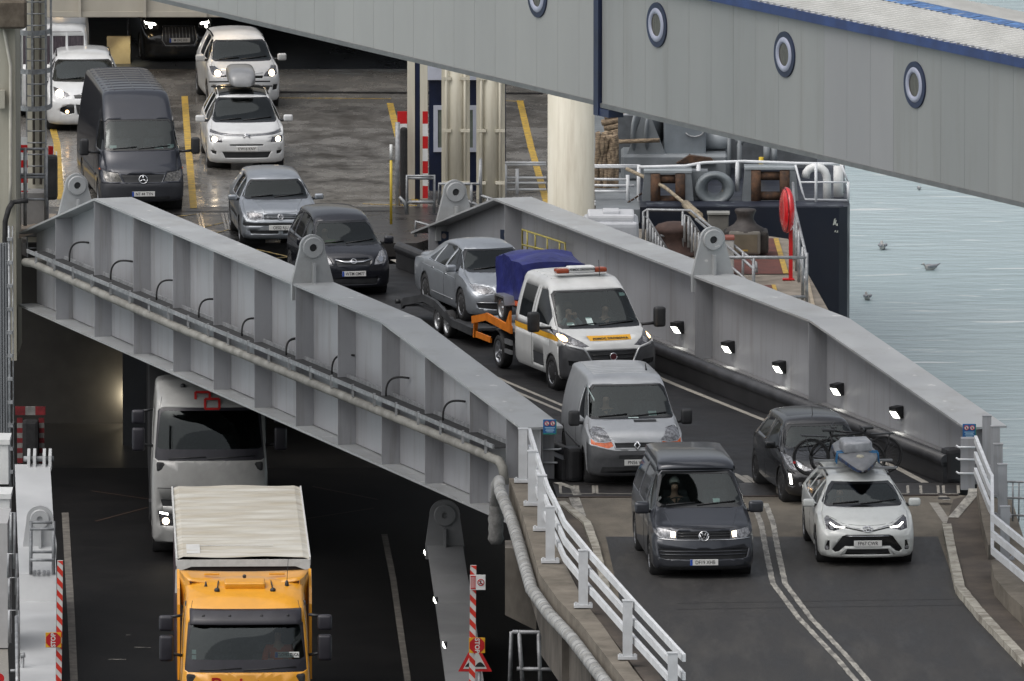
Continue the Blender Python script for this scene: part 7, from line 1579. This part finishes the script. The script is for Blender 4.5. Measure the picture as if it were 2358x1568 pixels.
# --- white minibus behind the ladder
S5 = dict(paint=WHITEC, wheel=(.33, .215, 2.6), pr=.08, pe=3, crown=.03, rr=.12, rim='steel', wiper=False,
  st=[(.9, 1.0, .9, .3, .82, .78), (.86, 2.12, 1.1, .25, .90, .82), (.7, 2.25, 1.1, .22, .93, .86), (-3.3, 2.28, 1.1, .22, .93, .86), (-3.5, 2.1, 1.0, .3, .9, .8)], nose=[(.2, 0), (1.1, 0), (2.3, -.12)],
  front=[("window_pane", mat("curtained_pane", (.075, .060, .068), .12, c2=(.04, .033, .04), scale=5, stretch=(6, 6, .5)), [(x0_, 1.30), (x1_, 1.30), (x1_, 1.98), (x0_, 1.98)], False, .01) for x0_, x1_ in ((-.80, -.48), (-.42, .0), (.06, .36), (.42, .80))],
  sides=[("side_window", SIDEG, [(.5, 1.3), (-.4, 1.3), (-.4, 1.98), (.5, 1.98)])], bars=[("roof_trim", mat("trim_grey", (.3, .3, .3), .5), 'x', [(-.85, 2.08), (.85, 2.08)], .012, False)])
v = vehicle("minibus", "white minibus with curtained windows behind the caged ladder", "minibus", axle(118, 262), 1.5, S5)
# --- midnight blue high roof van
SPB = mat("sprinter_bumper", (.026, .028, .034), .45, var=.15)
S = dict(paint=SPRC, wheel=(.34, .225, 4.025), pr=.20, pe=2.6, crown=.03, rr=.13, rim='steel', fz=1.05,
  st=[(.90, .82, .74, .26, .86, .75), (.85, .92, .83, .23, .93, .81), (.6, 1.08, .96, .22, .96, .83), (.40, 1.24, 1.05, .22, .965, .84), (.30, 1.34, 1.08, .22, .966, .84), (-.30, 1.98, 1.25, .22, .966, .80), (-.42, 2.1, 1.27, .22, .966, .79), (-.85, 2.44, 1.33, .22, .966, .775), (-1.15, 2.55, 1.35, .22, .966, .76), (-5.35, 2.6, 1.35, .22, .966, .76), (-5.6, 2.5, 1.3, .3, .95, .74)],
  nose=[(.2, -.04), (.35, .0), (.6, .0), (.72, -.05), (.95, -.10), (1.2, -.14)], ws=dict(p=(.83, 1.345, .77, 2.0), x=(-.45, .5), b=.03), glass=GLASSW,
  front=[("front_bumper", SPB, [(-.95, .22), (.95, .22), (.96, .66), (-.96, .66)], False, .0, [("bumper_slot", BLACKP, [(-.6, .28), (.6, .28), (.6, .36), (-.6, .36)], .012)]), ("headlight", mat("dull_lens", (.15, .145, .135), .2, .3, var=.5, scale=20, coat=.6), [(.47, .70), (.82, .70), (.88, .80), (.885, .93), (.56, .89)], True, .004), ("grille", BLACKP, [(-.42, .69), (.42, .69), (.50, .86), (-.50, .86)], False, .012)],
  sides=[("side_window", SIDEG, [(.15, 1.35), (-.75, 1.35), (-.75, 1.95), (-.25, 1.95)])],
  bars=[("door_seam", PLATET, 'y', [(-.9, .35), (-.9, 2.2)], .006, True, -.002), ("side_rub_strip", BLACKP, 'y', [(-.5, .75), (-5.0, .75)], .03, True, -.005), ("bonnet_seam", PLATET, 'x', [(-.9, .97), (-.5, .90), (0, .885)], .005, True, -.001), ("side_marker", AMBER, 'y', [(.34, .95), (.26, .95)], .025, True, -.008)] + [("roof_rib", SPRC, 'z', [(-1.3-.45*k, -.68), (-1.3-.45*k, .68)], .02, False, -.004) for k in range(10)] + [("roof_seam", SPRC, 'z', [(-1.2, y), (-5.4, y)], .016, False, -.004) for y in (-.45, 0, .45)],
  plate=(.43, "NT 44 TYN", True), psx=.82, mirror=[(.05, 1.27, 1.42, .15, .20, .38, BLACKP)], papers=[(-.62, 1.43, .16, .06), (.42, 1.40, .20, .05), (.70, 1.42, .15, .09)], driver=1)
v = vehicle("high_roof_van", "midnight blue high roof van on the ship's deck beside the yellow line", "van", axle(322, 479), 7, S); badge(v, 0, .755, 'star', .10, .02)

# ---------------------------------------------------------------- lorries on the lower road
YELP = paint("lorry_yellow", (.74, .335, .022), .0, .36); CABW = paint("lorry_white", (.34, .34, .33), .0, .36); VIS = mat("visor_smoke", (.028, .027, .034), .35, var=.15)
def lorry(name, label, px, Y, yaw, pnt, vis, visor):
    S = dict(paint=pnt, wheel=(.50, .30, 3.7, 1.05), arch=.56, pr=.16, pe=3.4, crown=.03, rr=.14, rim='steel', cab=True, one_axle=True, fz=2.0, glass=GLASSD if not visor else GLASSW,
      st=[(1.38, 3.20, 2.2, .36, 1.15, 1.06), (1.32, 3.38, 2.2, .32, 1.215, 1.10), (.7, 3.54, 2.2, .32, 1.24, 1.12), (.0, 3.60, 2.2, .32, 1.24, 1.13), (-.9, 3.62, 2.2, .35, 1.24, 1.13)],
      nose=[(.3, -.05), (.6, 0), (1.4, 0), (2.0, -.04), (2.2, -.08), (3.0, -.27), (3.12, -.34), (3.4, -.66), (3.65, -.98)], ws=dict(p=(1.16, 2.08, 1.08, 3.06 if visor else 3.17), x=(0, 1.6), b=.05, bl=.24, bt=.06, frame=VIS),
      front=[("headlight", LENSD, [(.62, .70), (1.05, .70), (1.10, 1.02), (.66, .92)], True, .01, [("bulb", LAMPW if not visor else LENS, circ(.93, .80, .075, 10)), ("running_light", LAMPC if not visor else LENS, [(.88, .93), (1.06, .96), (1.06, 1.0), (.88, .97)])]), ("grille", BLACKP, [(-.6, .55), (.6, .55), (.62, .95), (-.62, .95)], False, .02), ("vent_strip", BLACKP, [(-1.0, 1.12), (1.0, 1.12), (1.04, 1.26), (-1.04, 1.26)], False, .015)],
      sides=[("side_window", SIDEG, [(.85, 2.2), (.0, 2.2), (.0, 3.05), (.55, 3.05), (.7, 2.7)])],
      bars=[("cab_seam", PLATET, 'x', [(-1.1, 1.5), (1.1, 1.5)], .008, False, -.002), ("cab_seam", PLATET, 'y', [(-.25, .6), (-.25, 3.6)], .01, True, -.003), ("cab_seam", PLATET, 'x', [(-1.05, 3.12), (-1.0, 3.36)], .006, True, -.002)], driver=1, seatx=.25, wiper=True,
      papers=[(-.98, 2.46, .08, .08), (-.98, 2.36, .08, .08)] if visor else [])
    f = V(px, 1400, Y); fwd = Vector((math.sin(R(yaw)), -math.cos(R(yaw)), 0))
    v = vehicle(name, label, "lorry", Vector((f.x, f.y, ZL)) - fwd*1.38, yaw, S); r = v.root
    for s_ in (-1, 1):
        b = NB(); rbox(b, (.95, s_*1.50, 2.98), (.16, .28, .30), .06, 3); mo = obj("door_mirror", b, VIS, r, True); b = NB(); rbox(b, (.95, s_*1.50, 2.50), (.16, .27, .50), .06, 3); obj("wide_mirror", b, VIS, mo, True)
        b = NB(); tube(b, [(.9, s_*1.2, 3.12), (.95, s_*1.42, 3.1)], .03, 8); obj("mirror_arm", b, BLACKP, mo, True); b = NB(); tube(b, [(.9, s_*1.2, 2.35), (.95, s_*1.45, 2.4)], .03, 8); obj("mirror_arm", b, BLACKP, mo, True)
        b = NB(); box(b, (.5, s_*1.25, 1.0), (.5, .06, .25)); obj("step", b, BLACKP, r)
        for ax_ in (-3.7,): wheel(r, (ax_, s_*1.0, .5), .5, .5, s_, 'steel', SILVB)
    b = NB(); box(b, (-3.2, 0, .85), (7, .9, .3)); obj("chassis", b, BLACKP, r)
    if visor:
        b = NB(); rows = []
        for z, off in ((2.98, .17), (3.0, .19), (3.10, .17), (3.22, .12), (3.25, .08)): rows.append([b.verts.new((v.surf(y, min(z, 3.25))+off, y, z)) for y in [1.06*(i/10-1) for i in range(21)]])
        for a, c in zip(rows, rows[1:]):
            for i in range(20): f_ = b.faces.new((a[i], a[i+1], c[i+1], c[i])); f_.smooth = True
        vo = obj("sun_visor", b, VIS, r); md_ = vo.modifiers.new("thickness", 'SOLIDIFY'); md_.thickness = .02
        for y in (-.8, -.3, .3, .8):
            b = NB(); lathe(b, [(0, .012), (.028, .01), (.03, 0)], 12, Matrix.Translation((v.surf(y, 3.13)+.145, y, 3.14)) @ Matrix.Rotation(R(80), 4, 'Y')); obj("visor_screw", b, BLACKP, vo)
    return v
v = lorry("yellow_lorry", "yellow fronted lorry with a white topped box at the bottom left", 566, 243.6, 2.0, YELP, VIS, True); r = v.root; VYEL = v
# roof deflector, roof trim, horns
b = NB(); rows = []
for x, z, w_ in ((-.10, 3.60, 1.05), (-.45, 3.65, 1.14), (-.85, 3.70, 1.22), (-.95, 3.71, 1.23)): rows.append([b.verts.new((x + (.25*(abs(t)**3) if x < -.3 else .02*abs(t)), t*w_, z - .03*(1-t*t) + .04*abs(t)**3)) for t in [i/8-1 for i in range(17)]])
for a, c in zip(rows, rows[1:]):
    for i in range(16): f_ = b.faces.new((a[i], a[i+1], c[i+1], c[i])); f_.smooth = True
for i in (0, 16):
    f_ = [q[i] for q in rows]; lo = [b.verts.new((q.co.x, q.co.y*.99, 3.1)) for q in f_]
    for a, c, a2, c2 in zip(f_, f_[1:], lo, lo[1:]): b.faces.new((a, c, c2, a2))
bmesh.ops.recalc_face_normals(b, faces=b.faces[:]); o_ = obj("roof_deflector", b, YELP, r); m_ = o_.modifiers.new("thickness", 'SOLIDIFY'); m_.thickness = .025
for s_ in (-1, 1):
    b = NB(); prism(b, [(-.25, 1.7), (-1.25, 1.7), (-1.25, 3.68), (-.95, 3.73), (-.35, 3.45), (-.25, 3.15)], .05, Matrix.Translation((0, s_*1.255+.025, 0)) @ Matrix.Rotation(R(90), 4, 'X')); obj("side_deflector", b, YELP, r)
    b = NB(); rbox(b, (-.45, s_*.62, 3.705), (.06, .30, .04), .015, 2); obj("deflector_slot", b, YELP, r)
    b = NB(); q = v.top(.28, s_*.52); tube(b, [(-.1, s_*.5, v.top(-.1, .5)+.02), (.28, s_*.52, q+.04)], .012, 6); lathe(b, [(0, 0), (.045, .01), (.055, .06), (.03, .12), (0, .13)], 14, Matrix.Translation((.40, s_*.53, v.top(.40, .53)+.015)) @ Matrix.Rotation(R(-80), 4, 'Y')); obj("air_horn", b, BLACKP, r)
    b = NB(); rbox(b, (.45, s_*1.12, 3.28), (.12, .05, .1), .02, 2); obj("marker_lamp", b, LENSD, r)
b = NB(); rbox(b, (.12, 0, v.top(.12, 0)+.05), (.30, .78, .13), .05, 3, ry=R(12)); obj("roof_beacon_box", b, YELP, r)
b = NB(); rbox(b, (-.3, 0, 3.68), (.1, .07, .07), .02, 1); obj("camera_pod", b, BLACKP, r)
b = NB(); q = v.top(.05, .78); lathe(b, [(.04, 0), (.035, .06), (.012, .1), (0, .1)], 12, Matrix.Translation((.05, .80, q))); tube(b, [(.05, .80, q+.08), (-.05, .83, q+.50)], .006, 5); obj("aerial", b, BLACKP, r)
b = NB(); lathe(b, [(.03, 0), (.012, .09), (0, .1)], 10, Matrix.Translation((.08, -.74, v.top(.08, -.74)))); obj("small_aerial", b, BLACKP, r)
b = NB(); rbox(b, (.98, -.45, 3.02), (.14, .30, .22), .05, 2); obj("cab_mirror", b, VIS, r)
text("Patinter", .42, mat("lorry_red", (.42, .012, .012), .4), r, Matrix.Translation((v.surf(0, 1.78)+.012, 0, 1.83)) @ Matrix.Rotation(R(90), 4, 'Z') @ Matrix.Rotation(R(90), 4, 'X'), "cab_lettering", .003, 1.0, .004)
xx = v.surf(.75, 2.42)+.0
b = NB(); rbox(b, (xx-.03, .78, 2.40), (.012, .46, .11), .003, 1, ry=R(0)); pl_ = obj("name_plate", b, PLATEW, r); b = NB(); box(b, (xx-.022, .58, 2.40), (.004, .05, .10)); obj("plate_band", b, EUBLUE, pl_)
text("CLOVES ZUCA", .085, PLATET, pl_, Matrix.Translation((xx-.022, .80, 2.40)) @ Matrix.Rotation(R(90), 4, 'Z') @ Matrix.Rotation(R(90), 4, 'X'), "plate_lettering", .001, .72, .002)
# box body
ROOFT = mat("stained_white_tarp", (.56, .55, .50), .6, c2=(.40, .36, .285), scale=1.6, stretch=(2.2, .35, 1), bump=.15, bscale=5, lo=.32, hi=.66); MAR = mat("maroon_curtain", (.040, .014, .020), .5, var=.2, scale=2)
x0_, x1_, hw, zt_ = -1.75, -11.4, 1.275, 3.82
b = NB(); nn = 46; rows = []
for k in range(nn*2+1):
    x = x0_ + (x1_-x0_)*k/(nn*2); dz = .018 if k % 4 < 2 else 0
    rows.append([b.verts.new((x, hw*t, zt_ + (dz if abs(t) < .93 else 0) + .012*math.sin(k*.7+t*5) - (.03 if abs(t) > .97 else 0))) for t in [i/10-1 for i in range(21)]])
for a, c in zip(rows, rows[1:]):
    for i in range(20): b.faces.new((a[i], c[i], c[i+1], a[i+1]))
bmesh.ops.recalc_face_normals(b, faces=b.faces[:]); obj("box_roof", b, ROOFT, r)
b = NB(); box(b, ((x0_+x1_)/2, 0, 2.35), (x0_-x1_-.1, hw*2-.04, 2.8)); obj("box_side", b, MAR, r)
b = NB()
q = [(-hw, 3.79), (hw, 3.79), (hw, 3.56), (hw-.28, 3.66), (-hw+.28, 3.66), (-hw, 3.56)]; prism(b, q, .04, Matrix.Translation((x0_-.0, 0, 0)) @ Matrix.Rotation(R(90), 4, 'Z') @ Matrix.Rotation(R(90), 4, 'X'))
for s_ in (-1, 1): bar(b, (x0_, s_*hw, 3.75), (x1_, s_*hw, 3.75), .03, .16); bar(b, (x0_+.01, s_*hw, 3.6), (x0_+.01, s_*(hw+.01), 3.15), .03, .05)
obj("box_rim", b, mat("white_tarp_rim", (.60, .60, .58), .55, var=.08, scale=5), r)
b = NB(); box(b, (x0_-.02, 0, 2.3), (.04, hw*2-.1, 2.66)); obj("box_front", b, mat("dark_box_front", (.02, .013, .012), .6), r)
b = NB()
for (xa, ya, xb__, yb) in ((-3.2, .75, -9.5, -.9), (-3.2, -.75, -9.5, .9)):
    pts = [Vector((xa+(xb__-xa)*i/20, ya+(yb-ya)*i/20, zt_+.012)) for i in range(21)]; tube(b, pts, .012, 5)
b.free()
b = NB(); box(b, (-2.9, -.95, zt_+.02), (1.3, .26, .012)); obj("roof_patch", b, mat("white_tarp_rim", (1,)*3), r); b = NB(); box(b, (-3.25, -.1, zt_+.025), (.03, 1.4, .01)); obj("roof_patch", b, mat("white_tarp_rim", (1,)*3), r)
# white lorry in the dark
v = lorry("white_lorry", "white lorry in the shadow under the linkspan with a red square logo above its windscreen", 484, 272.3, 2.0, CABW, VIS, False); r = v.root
for y, z in ((-.14, 3.36), (.06, 3.24)):
    b = NB(); M = Matrix.Translation((v.surf(y, z)+.02, y, z)) @ Matrix.Rotation(R(-35), 4, 'Y') @ Matrix.Rotation(R(90), 4, 'Z') @ Matrix.Rotation(R(90), 4, 'X')
    for q in ([(-.15, -.12), (.15, -.12)], [(-.15, .12), (.15, .12)], [(-.15, -.12), (-.15, .12)], [(.15, -.12), (.15, .12)]): bar(b, M @ Vector((*q[0], 0)), M @ Vector((*q[1], 0)), .02, .05, up=M.to_3x3() @ Vector((0, 0, 1)).cross(Vector((q[1][0]-q[0][0], q[1][1]-q[0][1], 0)).normalized()))
    obj("logo_square", b, mat("logo_red", (.45, .02, .02), .4), r)
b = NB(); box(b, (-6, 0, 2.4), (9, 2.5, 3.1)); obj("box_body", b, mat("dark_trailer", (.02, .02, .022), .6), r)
for s_ in (-1, 1):
    b = NB(); lathe(b, [(0, 0), (.05, .01), (.06, .06), (.03, .14), (0, .15)], 14, Matrix.Translation((.32, s_*.55, v.top(.32, .55)+.02)) @ Matrix.Rotation(R(-80), 4, 'Y')); obj("air_horn", b, BLACKP, r)

# ---------------------------------------------------------------- roof load on the white estate
v = TESTATE; bpy.context.view_layer.update(); MW = v.root.matrix_world.copy()
b = NB()
for x in (-1.25, -2.25): b = NB(); bar(b, (x, -.74, 1.56), (x, .74, 1.56), .07, .035); obj("roof_bar", b, SILVB, v.root)
t_ = thing("paddle_board", "grey pointed paddle board with blue edges strapped to the white estate's roof", "paddle board", (0, 0, 0)); t_.matrix_world = MW @ Matrix.Translation((-1.9, .03, 1.60))
b = NB(); rg = []
for x, w_, z0_, z1_ in [(1.38, .02, -.02, .02), (1.32, .09, -.05, .06), (1.15, .19, -.04, .13), (.85, .30, 0, .19), (.4, .37, .0, .22), (-.3, .40, .0, .23), (-1.2, .36, .0, .22), (-1.6, .25, .0, .2)]:
    c0 = (z0_+z1_)/2; h_ = (z1_-z0_)/2; rg.append([b.verts.new((x, w_*math.copysign(abs(math.cos(a))**.7, math.cos(a)), c0 + h_*math.copysign(abs(math.sin(a))**.8, math.sin(a)))) for a in [2*math.pi*k/24 for k in range(24)]])
for a, c in zip(rg, rg[1:]):
    for k in range(24): f = b.faces.new((a[k], a[(k+1) % 24], c[(k+1) % 24], c[k])); f.smooth = True; f.material_index = 1 if k in (0, 11, 12, 13, 14, 22, 23) else (2 if k > 14 else 0)
b.faces.new(rg[0]); b.faces.new(rg[-1][::-1]); bmesh.ops.recalc_face_normals(b, faces=b.faces[:])
obj("board_hull", b, [mat("board_grey", (.22, .225, .235), .4, c2=(.17, .175, .185), scale=5), mat("board_blue", (.02, .05, .13), .5, c2=(.03, .02, .022), scale=5, lo=.45, hi=.55), mat("board_black", (.015, .015, .018), .5)], t_)
b = NB(); lathe(b, [(0, .03), (.06, .025), (.075, 0)], 16, Matrix.Translation((.82, 0, .195)) @ Matrix.Rotation(R(8), 4, 'Y')); obj("board_badge", b, mat("badge_cream", (.42, .40, .32), .5), t_)
b = NB()
for x in (.35, .15): tube(b, [(x, -.40, .0), (x, -.38, .20), (x, 0, .245), (x, .38, .20), (x, .40, 0)], .013, 6)
obj("strap", b, mat("strap_blue", (.03, .18, .40), .6), t_)
b = NB(); rbox(b, (0, 0, 0), (.55, .56, .22), .06, 3)
for q in b.verts: q.co += Vector((.02*math.sin(q.co.y*20), .015*math.sin(q.co.x*17), .018*math.sin(q.co.y*15+q.co.x*9)))
bb = obj("silver_bag", b, mat("crinkled_silver", (.46, .47, .49), .38, .25, c2=(.30, .31, .33), scale=6, bump=.8, bscale=9), None, True); bb.matrix_world = MW @ Matrix.Translation((-1.75, .0, 1.92)) @ Matrix.Rotation(R(8), 4, 'Z'); tag(bb, "crumpled silver white bag lying on the paddle board", "bag")
def bicycle(label, M, fl, framec):
    t_ = thing("bicycle", label, "bicycle", (0, 0, 0)); t_.matrix_world = M; wr = .335
    for x in (-.53, .53):
        b = NB(); Mx = Matrix.Translation((x*fl, 0, 0))
        P = lambda a, r: Mx @ Vector((r*math.cos(a), 0, r*math.sin(a)))
        tube(b, [P(2*math.pi*k/36, wr) for k in range(37)], .024, 8, cap=False); w_ = obj("wheel", b, RUBBER, t_)
        b = NB(); tube(b, [P(2*math.pi*k/36, wr-.035) for k in range(37)], .010, 6, cap=False); obj("rim", b, mat("bike_rim", (.05, .05, .055), .35, .6), w_)
        b = NB()
        for k in range(20): a = 2*math.pi*k/20; tube(b, [P(a, .02), P(a+.1, wr-.035)], .003, 3)
        tube(b, [Mx @ Vector((0, -.05, 0)), Mx @ Vector((0, .05, 0))], .028, 8); obj("spokes", b, mat("bike_spoke", (.08, .08, .085), .35, .7), w_)
    b = NB(); P = lambda x, z: Vector((x*fl, 0, z))
    for p, q, r_ in (((.42, .50), (.53, 0), .018), ((.40, .42), (-.05, -.04), .022), ((.42, .50), (-.18, .42), .02), ((-.05, -.04), (-.20, .50), .02), ((-.05, -.04), (-.53, 0), .012), ((-.18, .42), (-.53, 0), .011)): tube(b, [P(*p), P(*q)], r_, 8)
    obj("frame", b, framec, t_)
    b = NB(); tube(b, [P(.42, .50), P(.44, .58)], .016, 8); tube(b, [(.38*fl, -.30, .60), (.44*fl, -.12, .58), (.44*fl, .12, .58), (.38*fl, .30, .60)], .014, 8); obj("handlebar", b, BLACKP, t_)
    b = NB(); rbox(b, (-.22*fl, 0, .53), (.26, .14, .05), .02, 2); obj("saddle", b, BLACKP, t_)
    b = NB(); lathe(b, [(0, .01), (.085, .01), (.09, 0), (.085, -.01), (0, -.01)], 20, Matrix.Translation((-.05*fl, -.05, -.04)) @ Matrix.Rotation(R(90), 4, 'X')); tube(b, [(-.05*fl, -.07, -.04), (.02*fl, -.09, -.2)], .012, 6); tube(b, [(-.05*fl, .07, -.04), (-.12*fl, .09, .12)], .012, 6); obj("crank", b, BLACKP, t_)
    b = NB(); tube(b, [(-.25*fl, 0, .40), (-.72*fl, 0, .40)], .012, 6); tube(b, [(-.53*fl, .06, 0), (-.66*fl, .06, .40)], .009, 6); tube(b, [(-.53*fl, -.06, 0), (-.66*fl, -.06, .40)], .009, 6); bar(b, (-.30*fl, 0, .41), (-.74*fl, 0, .41), .12, .015); obj("carrier", b, BLACKP, t_)
    for a, m_ in ((200, REDP), (330, mat("green_tape", (.02, .35, .08), .5))):
        b = NB(); c_ = P(-.53 if m_ is REDP else .53, 0) + Vector((wr*math.cos(R(a)), 0, wr*math.sin(R(a)))); rbox(b, c_, (.05, .055, .05), .01, 1); obj("reflector", b, m_, t_)
    return t_
BKF = mat("bike_frame_black", (.02, .02, .022), .35, .3)
bicycle("black bicycle behind the white estate, nearer one, wheel at the left", MW @ Matrix.Translation((-4.15, -.10, 1.33)) @ Matrix.Rotation(R(90), 4, 'Z') @ Matrix.Rotation(R(3), 4, 'Y'), 1, BKF)
bicycle("black bicycle behind the white estate, further one sticking out right", MW @ Matrix.Translation((-4.38, .24, 1.34)) @ Matrix.Rotation(R(90), 4, 'Z') @ Matrix.Rotation(R(-2), 4, 'Y'), -1, BKF)
b = NB(); box(b, (-4.05, 0, .93), (.7, .08, .08)); box(b, (-4.25, 0, .95), (.3, 1.0, .06)); tube(b, [(-4.05, 0, .95), (-4.05, 0, 1.6)], .03, 8); obj("cycle_carrier", b, BLACKP, v.root)

# ---------------------------------------------------------------- people seen through windscreens
def skin_mesh(verts, edges, radii, sub=1, root=0):
    me = bpy.data.meshes.new("tmp"); me.from_pydata(verts, edges, []); o = bpy.data.objects.new("tmp", me); col.objects.link(o)
    m = o.modifiers.new("s", 'SKIN'); m.use_smooth_shade = True
    for i, r in enumerate(radii): me.skin_vertices[0].data[i].radius = (r, r)
    me.skin_vertices[0].data[root].use_root = True
    s = o.modifiers.new("u", 'SUBSURF'); s.levels = sub; s.render_levels = sub
    bpy.context.view_layer.update()
    out = bpy.data.meshes.new_from_object(o.evaluated_get(bpy.context.evaluated_depsgraph_get())); bpy.data.objects.remove(o); bpy.data.meshes.remove(me)
    for p in out.polygons: p.use_smooth = True
    return out
def person(label, M, shirt, hair, pose='wheel', headturn=0):
    t_ = thing("person", label, "person", (0, 0, 0)); t_.matrix_world = M
    hz = {'wheel': (.40, .14, .27), 'face': (.20, .06, .66), 'rest': (.30, .16, .02)}[pose]; el = {'wheel': (.16, .26, .22), 'face': (.22, .24, .34), 'rest': (.05, .27, .16)}[pose]
    V_ = [(0, 0, .02), (0, 0, .2), (.0, 0, .40), (.01, 0, .52), (.02, 0, .60), (.035, 0, .68), (.035, 0, .76), (.135, 0, .685)]; E_ = [(0, 1), (1, 2), (2, 3), (3, 4), (4, 5), (5, 6), (5, 7)]; R_ = [.15, .145, .155, .075, .055, .085, .080, .012]
    for s in (-1, 1):
        n = len(V_); V_ += [(.0, s*.19, .44), (el[0], s*el[1], el[2]), (hz[0], s*hz[1], hz[2]), (hz[0]+.06, s*(hz[1]-.01), hz[2]+.02)]; E_ += [(2, n), (n, n+1), (n+1, n+2), (n+2, n+3)]; R_ += [.068, .05, .032, .034]
        for k in range(4):
            m = len(V_); V_ += [(hz[0]+.11+.004*k, s*(hz[1]+.015-.02*k), hz[2]+.03), (hz[0]+.135, s*(hz[1]+.012-.02*k), hz[2]-.005)]; E_ += [(n+3, m), (m, m+1)]; R_ += [.009, .008]
        m = len(V_); V_ += [(hz[0]+.08, s*(hz[1]-.05), hz[2]+.035)]; E_ += [(n+3, m)]; R_ += [.01]
    me = skin_mesh(V_, E_, R_); me.name = "person_body"; me.materials.clear(); me.materials.append(SKIN); o = bpy.data.objects.new("person_body", me); col.objects.link(o); o.parent = t_
    V2 = [(0, 0, .0), (0, 0, .2), (0, 0, .40), (.008, 0, .50)]; E2 = [(0, 1), (1, 2), (2, 3)]; R2 = [.165, .16, .17, .085]
    for s in (-1, 1):
        n = len(V2); w_ = tuple(el[i] + (hz[i]-el[i])*.8 for i in range(3)); V2 += [(0, s*.195, .44), (el[0], s*el[1], el[2]), (w_[0], s*(el[1] + (hz[1]-el[1])*.8), w_[2])]; E2 += [(2, n), (n, n+1), (n+1, n+2)]; R2 += [.085, .066, .048]
    me = skin_mesh(V2, E2, R2); me.name = "jacket"; me.materials.clear(); me.materials.append(shirt); o2 = bpy.data.objects.new("jacket", me); col.objects.link(o2); o2.parent = t_
    b = NB(); lathe(b, [(.0, .115), (.05, .108), (.085, .075), (.098, .03), (.096, -.01), (.088, -.035)], 18, Matrix.Translation((-.012, 0, .775)) @ Matrix.Rotation(R(-34), 4, 'Y')); obj("hair", b, hair, t_)
    b = NB()
    for s in (-1, 1): lathe(b, [(0, -.009), (.009, 0), (0, .009)], 8, Matrix.Translation((.112, s*.033, .715)))
    obj("eyes", b, PLATET, t_)
    return t_
HW_ = mat("white_hair", (.42, .40, .37), .8); HD = mat("dark_hair", (.03, .022, .018), .8); HB = mat("brown_hair", (.08, .05, .03), .8)
def seat(v, y, dx=0.10, dz=-.42): bpy.context.view_layer.update(); return v.root.matrix_world @ Matrix.Translation((v.seatx+dx, y, v.z0+dz))
person("person in a dark top with white hair driving the slate grey camper van", seat(TCAMP, -.40, .16), mat("dark_top", (.03, .03, .036), .8), HW_)
person("person in a dark jacket with bare hands on the wheel of the silver panel van", seat(VTRAF, -.40, .14), mat("dark_top", (1,)*3), HD)
person("person in a pale grey top, hands raised, in the recovery truck", seat(VDUC, -.40, .12, -.46), mat("pale_top", (.34, .35, .37), .8), HB, 'face')
person("person in a charcoal top at the wheel of the recovery truck", seat(VDUC, .40, .10, -.44), mat("charcoal_top", (.035, .034, .033), .8), HD)
person("person in a yellow green hi vis vest in the blue black people carrier", seat(VMER, -.38, .12, -.48), mat("hivis_vest", (.20, .42, .04), .6), HD, 'rest')
person("person in an orange top at the wheel of the yellow lorry", seat(VYEL, .62, .20, -.10), mat("orange_top", (.62, .09, .015), .7), HD)
person("person in a brown top riding in the white estate under the paddle board", seat(TESTATE, -.38, .12, -.55), mat("brown_top", (.14, .08, .06), .8), HB)
